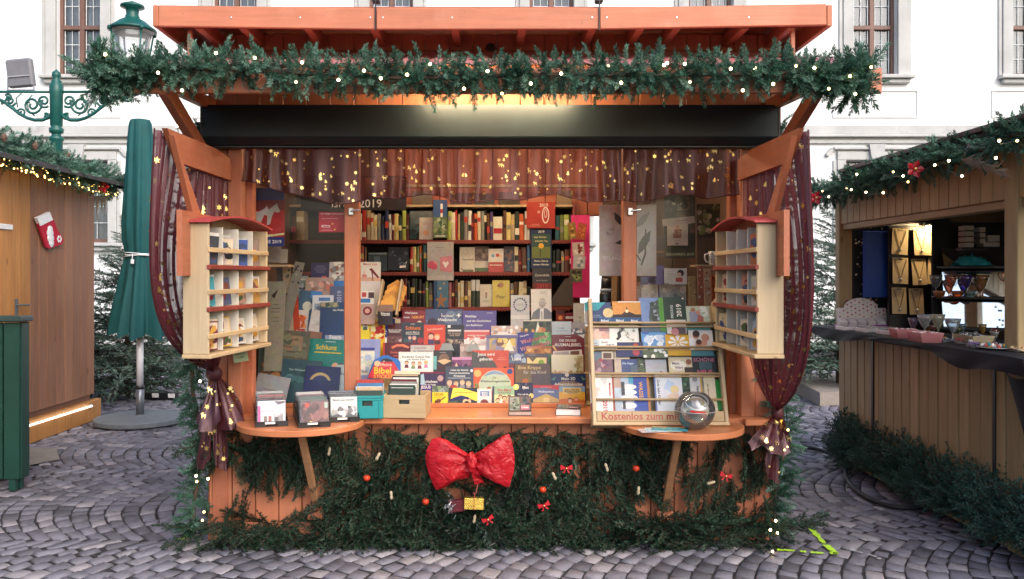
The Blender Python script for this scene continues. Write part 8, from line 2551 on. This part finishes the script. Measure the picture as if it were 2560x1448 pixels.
lobe([(1184, 1136), (1186, 1150), (1184, 1178)], [(1232, 1110), (1250, 1094), (1270, 1081), (1282, 1112), (1289, 1150), (1281, 1192), (1271, 1222), (1238, 1204), (1206, 1190)], 2)
m = MB(); rd = random.Random(8)
P = []
kc = at(1179, 1156, -.26)
for j in range(9):
    th = math.pi * j / 8
    P.append([kc + Vector((.032 * math.sin(th) * math.cos(q), .03 * math.sin(th) * math.sin(q), .058 * math.cos(th))) * rd.uniform(.85, 1.12) for q in [6.283 * i / 12 for i in range(12)]])
m.grid(P, 0, True)
m.build('knot', REDFOIL, bow)
m = MB()
for (ex, ey) in ((1160, 1200), (1200, 1212)):
    e = at(ex, ey, -.22)
    m.grid([[kc + Vector((-.012, .01, -.02)), kc + Vector((.012, .0, -.02))], [kc.lerp(e, .5) + Vector((-.025, -.01, 0)), kc.lerp(e, .5) + Vector((.02, -.02, 0))], [e + Vector((-.03, 0, 0)), e + Vector((.028, .01, .012))]])
m.build('tails', REDFOIL, bow)

# small ornaments pinned among the branches
APPLE = m_paint('shiny red apple', (.48, .04, .012), .25, .25, 30, .05)
for i, (x, y, nm) in enumerate(((917, 1195, 'far left of the red bow'), (1064, 1254, 'left below the red bow'), (1357, 1224, 'right of the red bow'), (1590, 1171, 'left of the right shelf strut'))):
    t = thing('apple_ornament', 'small red apple ornament ' + nm, 'ornament', 'apple ornaments', loc=at(x, y, -.22))
    MB().lathe([(.001, -.014), (.012, -.017), (.019, -.008), (.0205, .002), (.016, .013), (.006, .016), (.001, .012)], n=14).build('fruit', APPLE, t, True)
    MB().tube([(0, 0, .012), (.002, 0, .024)], .0018, 5).build('stalk', STEM, t)
NUT = m_paint('peanut shell', (.42, .34, .23), .85, .12, 60, .5)
pn = [(823, 1128, 10, 'below the left half-round shelf'), (945, 1141, 28, 'left of the red bow, upper one'), (978, 1238, -4, 'left of the red bow, lower one'), (1186, 1297, 8, 'under the gold gift'), (1385, 1190, -25, 'beside the small red bow right of the big bow'), (1516, 1168, -18, 'midway between the big bow and the right strut'), (1596, 1226, 4, 'just left of the right strut'), (1778, 1207, 75, 'right of the right strut')]
for (x, y, a, nm) in pn:
    t = thing('peanut', 'pale peanut in its shell ' + nm, 'peanut', 'peanuts on the branches', loc=at(x, y, -.2), rot=(0, R(a), 0))
    MB().lathe([(.001, -.027), (.007, -.024), (.010, -.014), (.0072, -.002), (.009, .011), (.0065, .021), (.001, .025)], n=10).build('shell', NUT, t, True)
def small_bow(x, y, a, nm):
    t = thing('small_bow', 'tiny red ribbon bow ' + nm, 'bow', 'tiny red bows', loc=at(x, y, -.2), rot=(0, R(a), 0))
    m = MB()
    for sx in (-1, 1):
        m.add([(0, -.004, .005), (sx * .034, -.002, .02), (sx * .036, -.002, -.008), (0, -.004, -.005), (0, .004, .005), (sx * .034, .012, .02), (sx * .036, .012, -.008), (0, .004, -.005)], [[0, 1, 2, 3], [7, 6, 5, 4], [0, 4, 5, 1], [1, 5, 6, 2], [2, 6, 7, 3]])
        m.add([(0, -.003, 0), (sx * .012, -.003, -.03), (sx * .024, -.001, -.026)], [[0, 1, 2]])
    m.build('ribbon', REDS, t)
    MB().sphere((0, -.006, 0), .006, 8, 5).build('bead', GOLD, t, True)
small_bow(1416, 1171, 0, 'upper right of the big bow')
small_bow(1360, 1264, -20, 'lower right of the big bow')
small_bow(1220, 1299, -25, 'under the gold gift')
small_bow(1815, 1190, 15, 'right of the right strut')
g = thing('gold_gift', 'small gold foil gift box hanging below the red bow', 'gift box', loc=at(1185, 1258, -.24), rot=(0, R(1), 0))
MB().box((0, 0, 0), (.115, .05, .065), .003).build('box', m_paint('gold foil wrap', (.85, .58, .12), .25, .2, 30, .6, metal=.85), g)
MB().box((0, 0, 0), (.004, .052, .067), .0005).build('ribbon', m_plain('thin red ribbon', (.3, .05, .02), .4), g)
MB().tube([(0, -.0, .034), (.004, 0, .05), (-.006, -.004, .062), (.01, 0, .055), (.02, .0, .11)], .002, 5).build('string', m_plain('red white string', (.5, .1, .1), .6), g)
g = thing('tinsel_gift', 'dark red gift with silver tinsel beside the gold gift', 'gift box', loc=at(1136, 1262, -.22), rot=(0, R(-6), 0))
MB().box((.012, 0, -.006), (.09, .05, .065), .003).build('box', m_paint('maroon foil wrap', (.09, .008, .016), .3, .2, 30, .5), g)
m = MB(); rd = random.Random(13)
for k in range(90):
    c = Vector((rd.gauss(-.018, .016), -.03, rd.gauss(.01, .028)))
    d = Vector((rd.gauss(0, 1), rd.gauss(-.4, .6), rd.gauss(0, 1))).normalized() * .028
    w = d.cross(Vector((rd.random(), rd.random(), rd.random()))).normalized() * .0012
    m.add([c - w, c + w, c + d + w, c + d - w], [[0, 1, 2, 3]])
m.build('tinsel', STEEL, g)['kind'] = 'stuff'
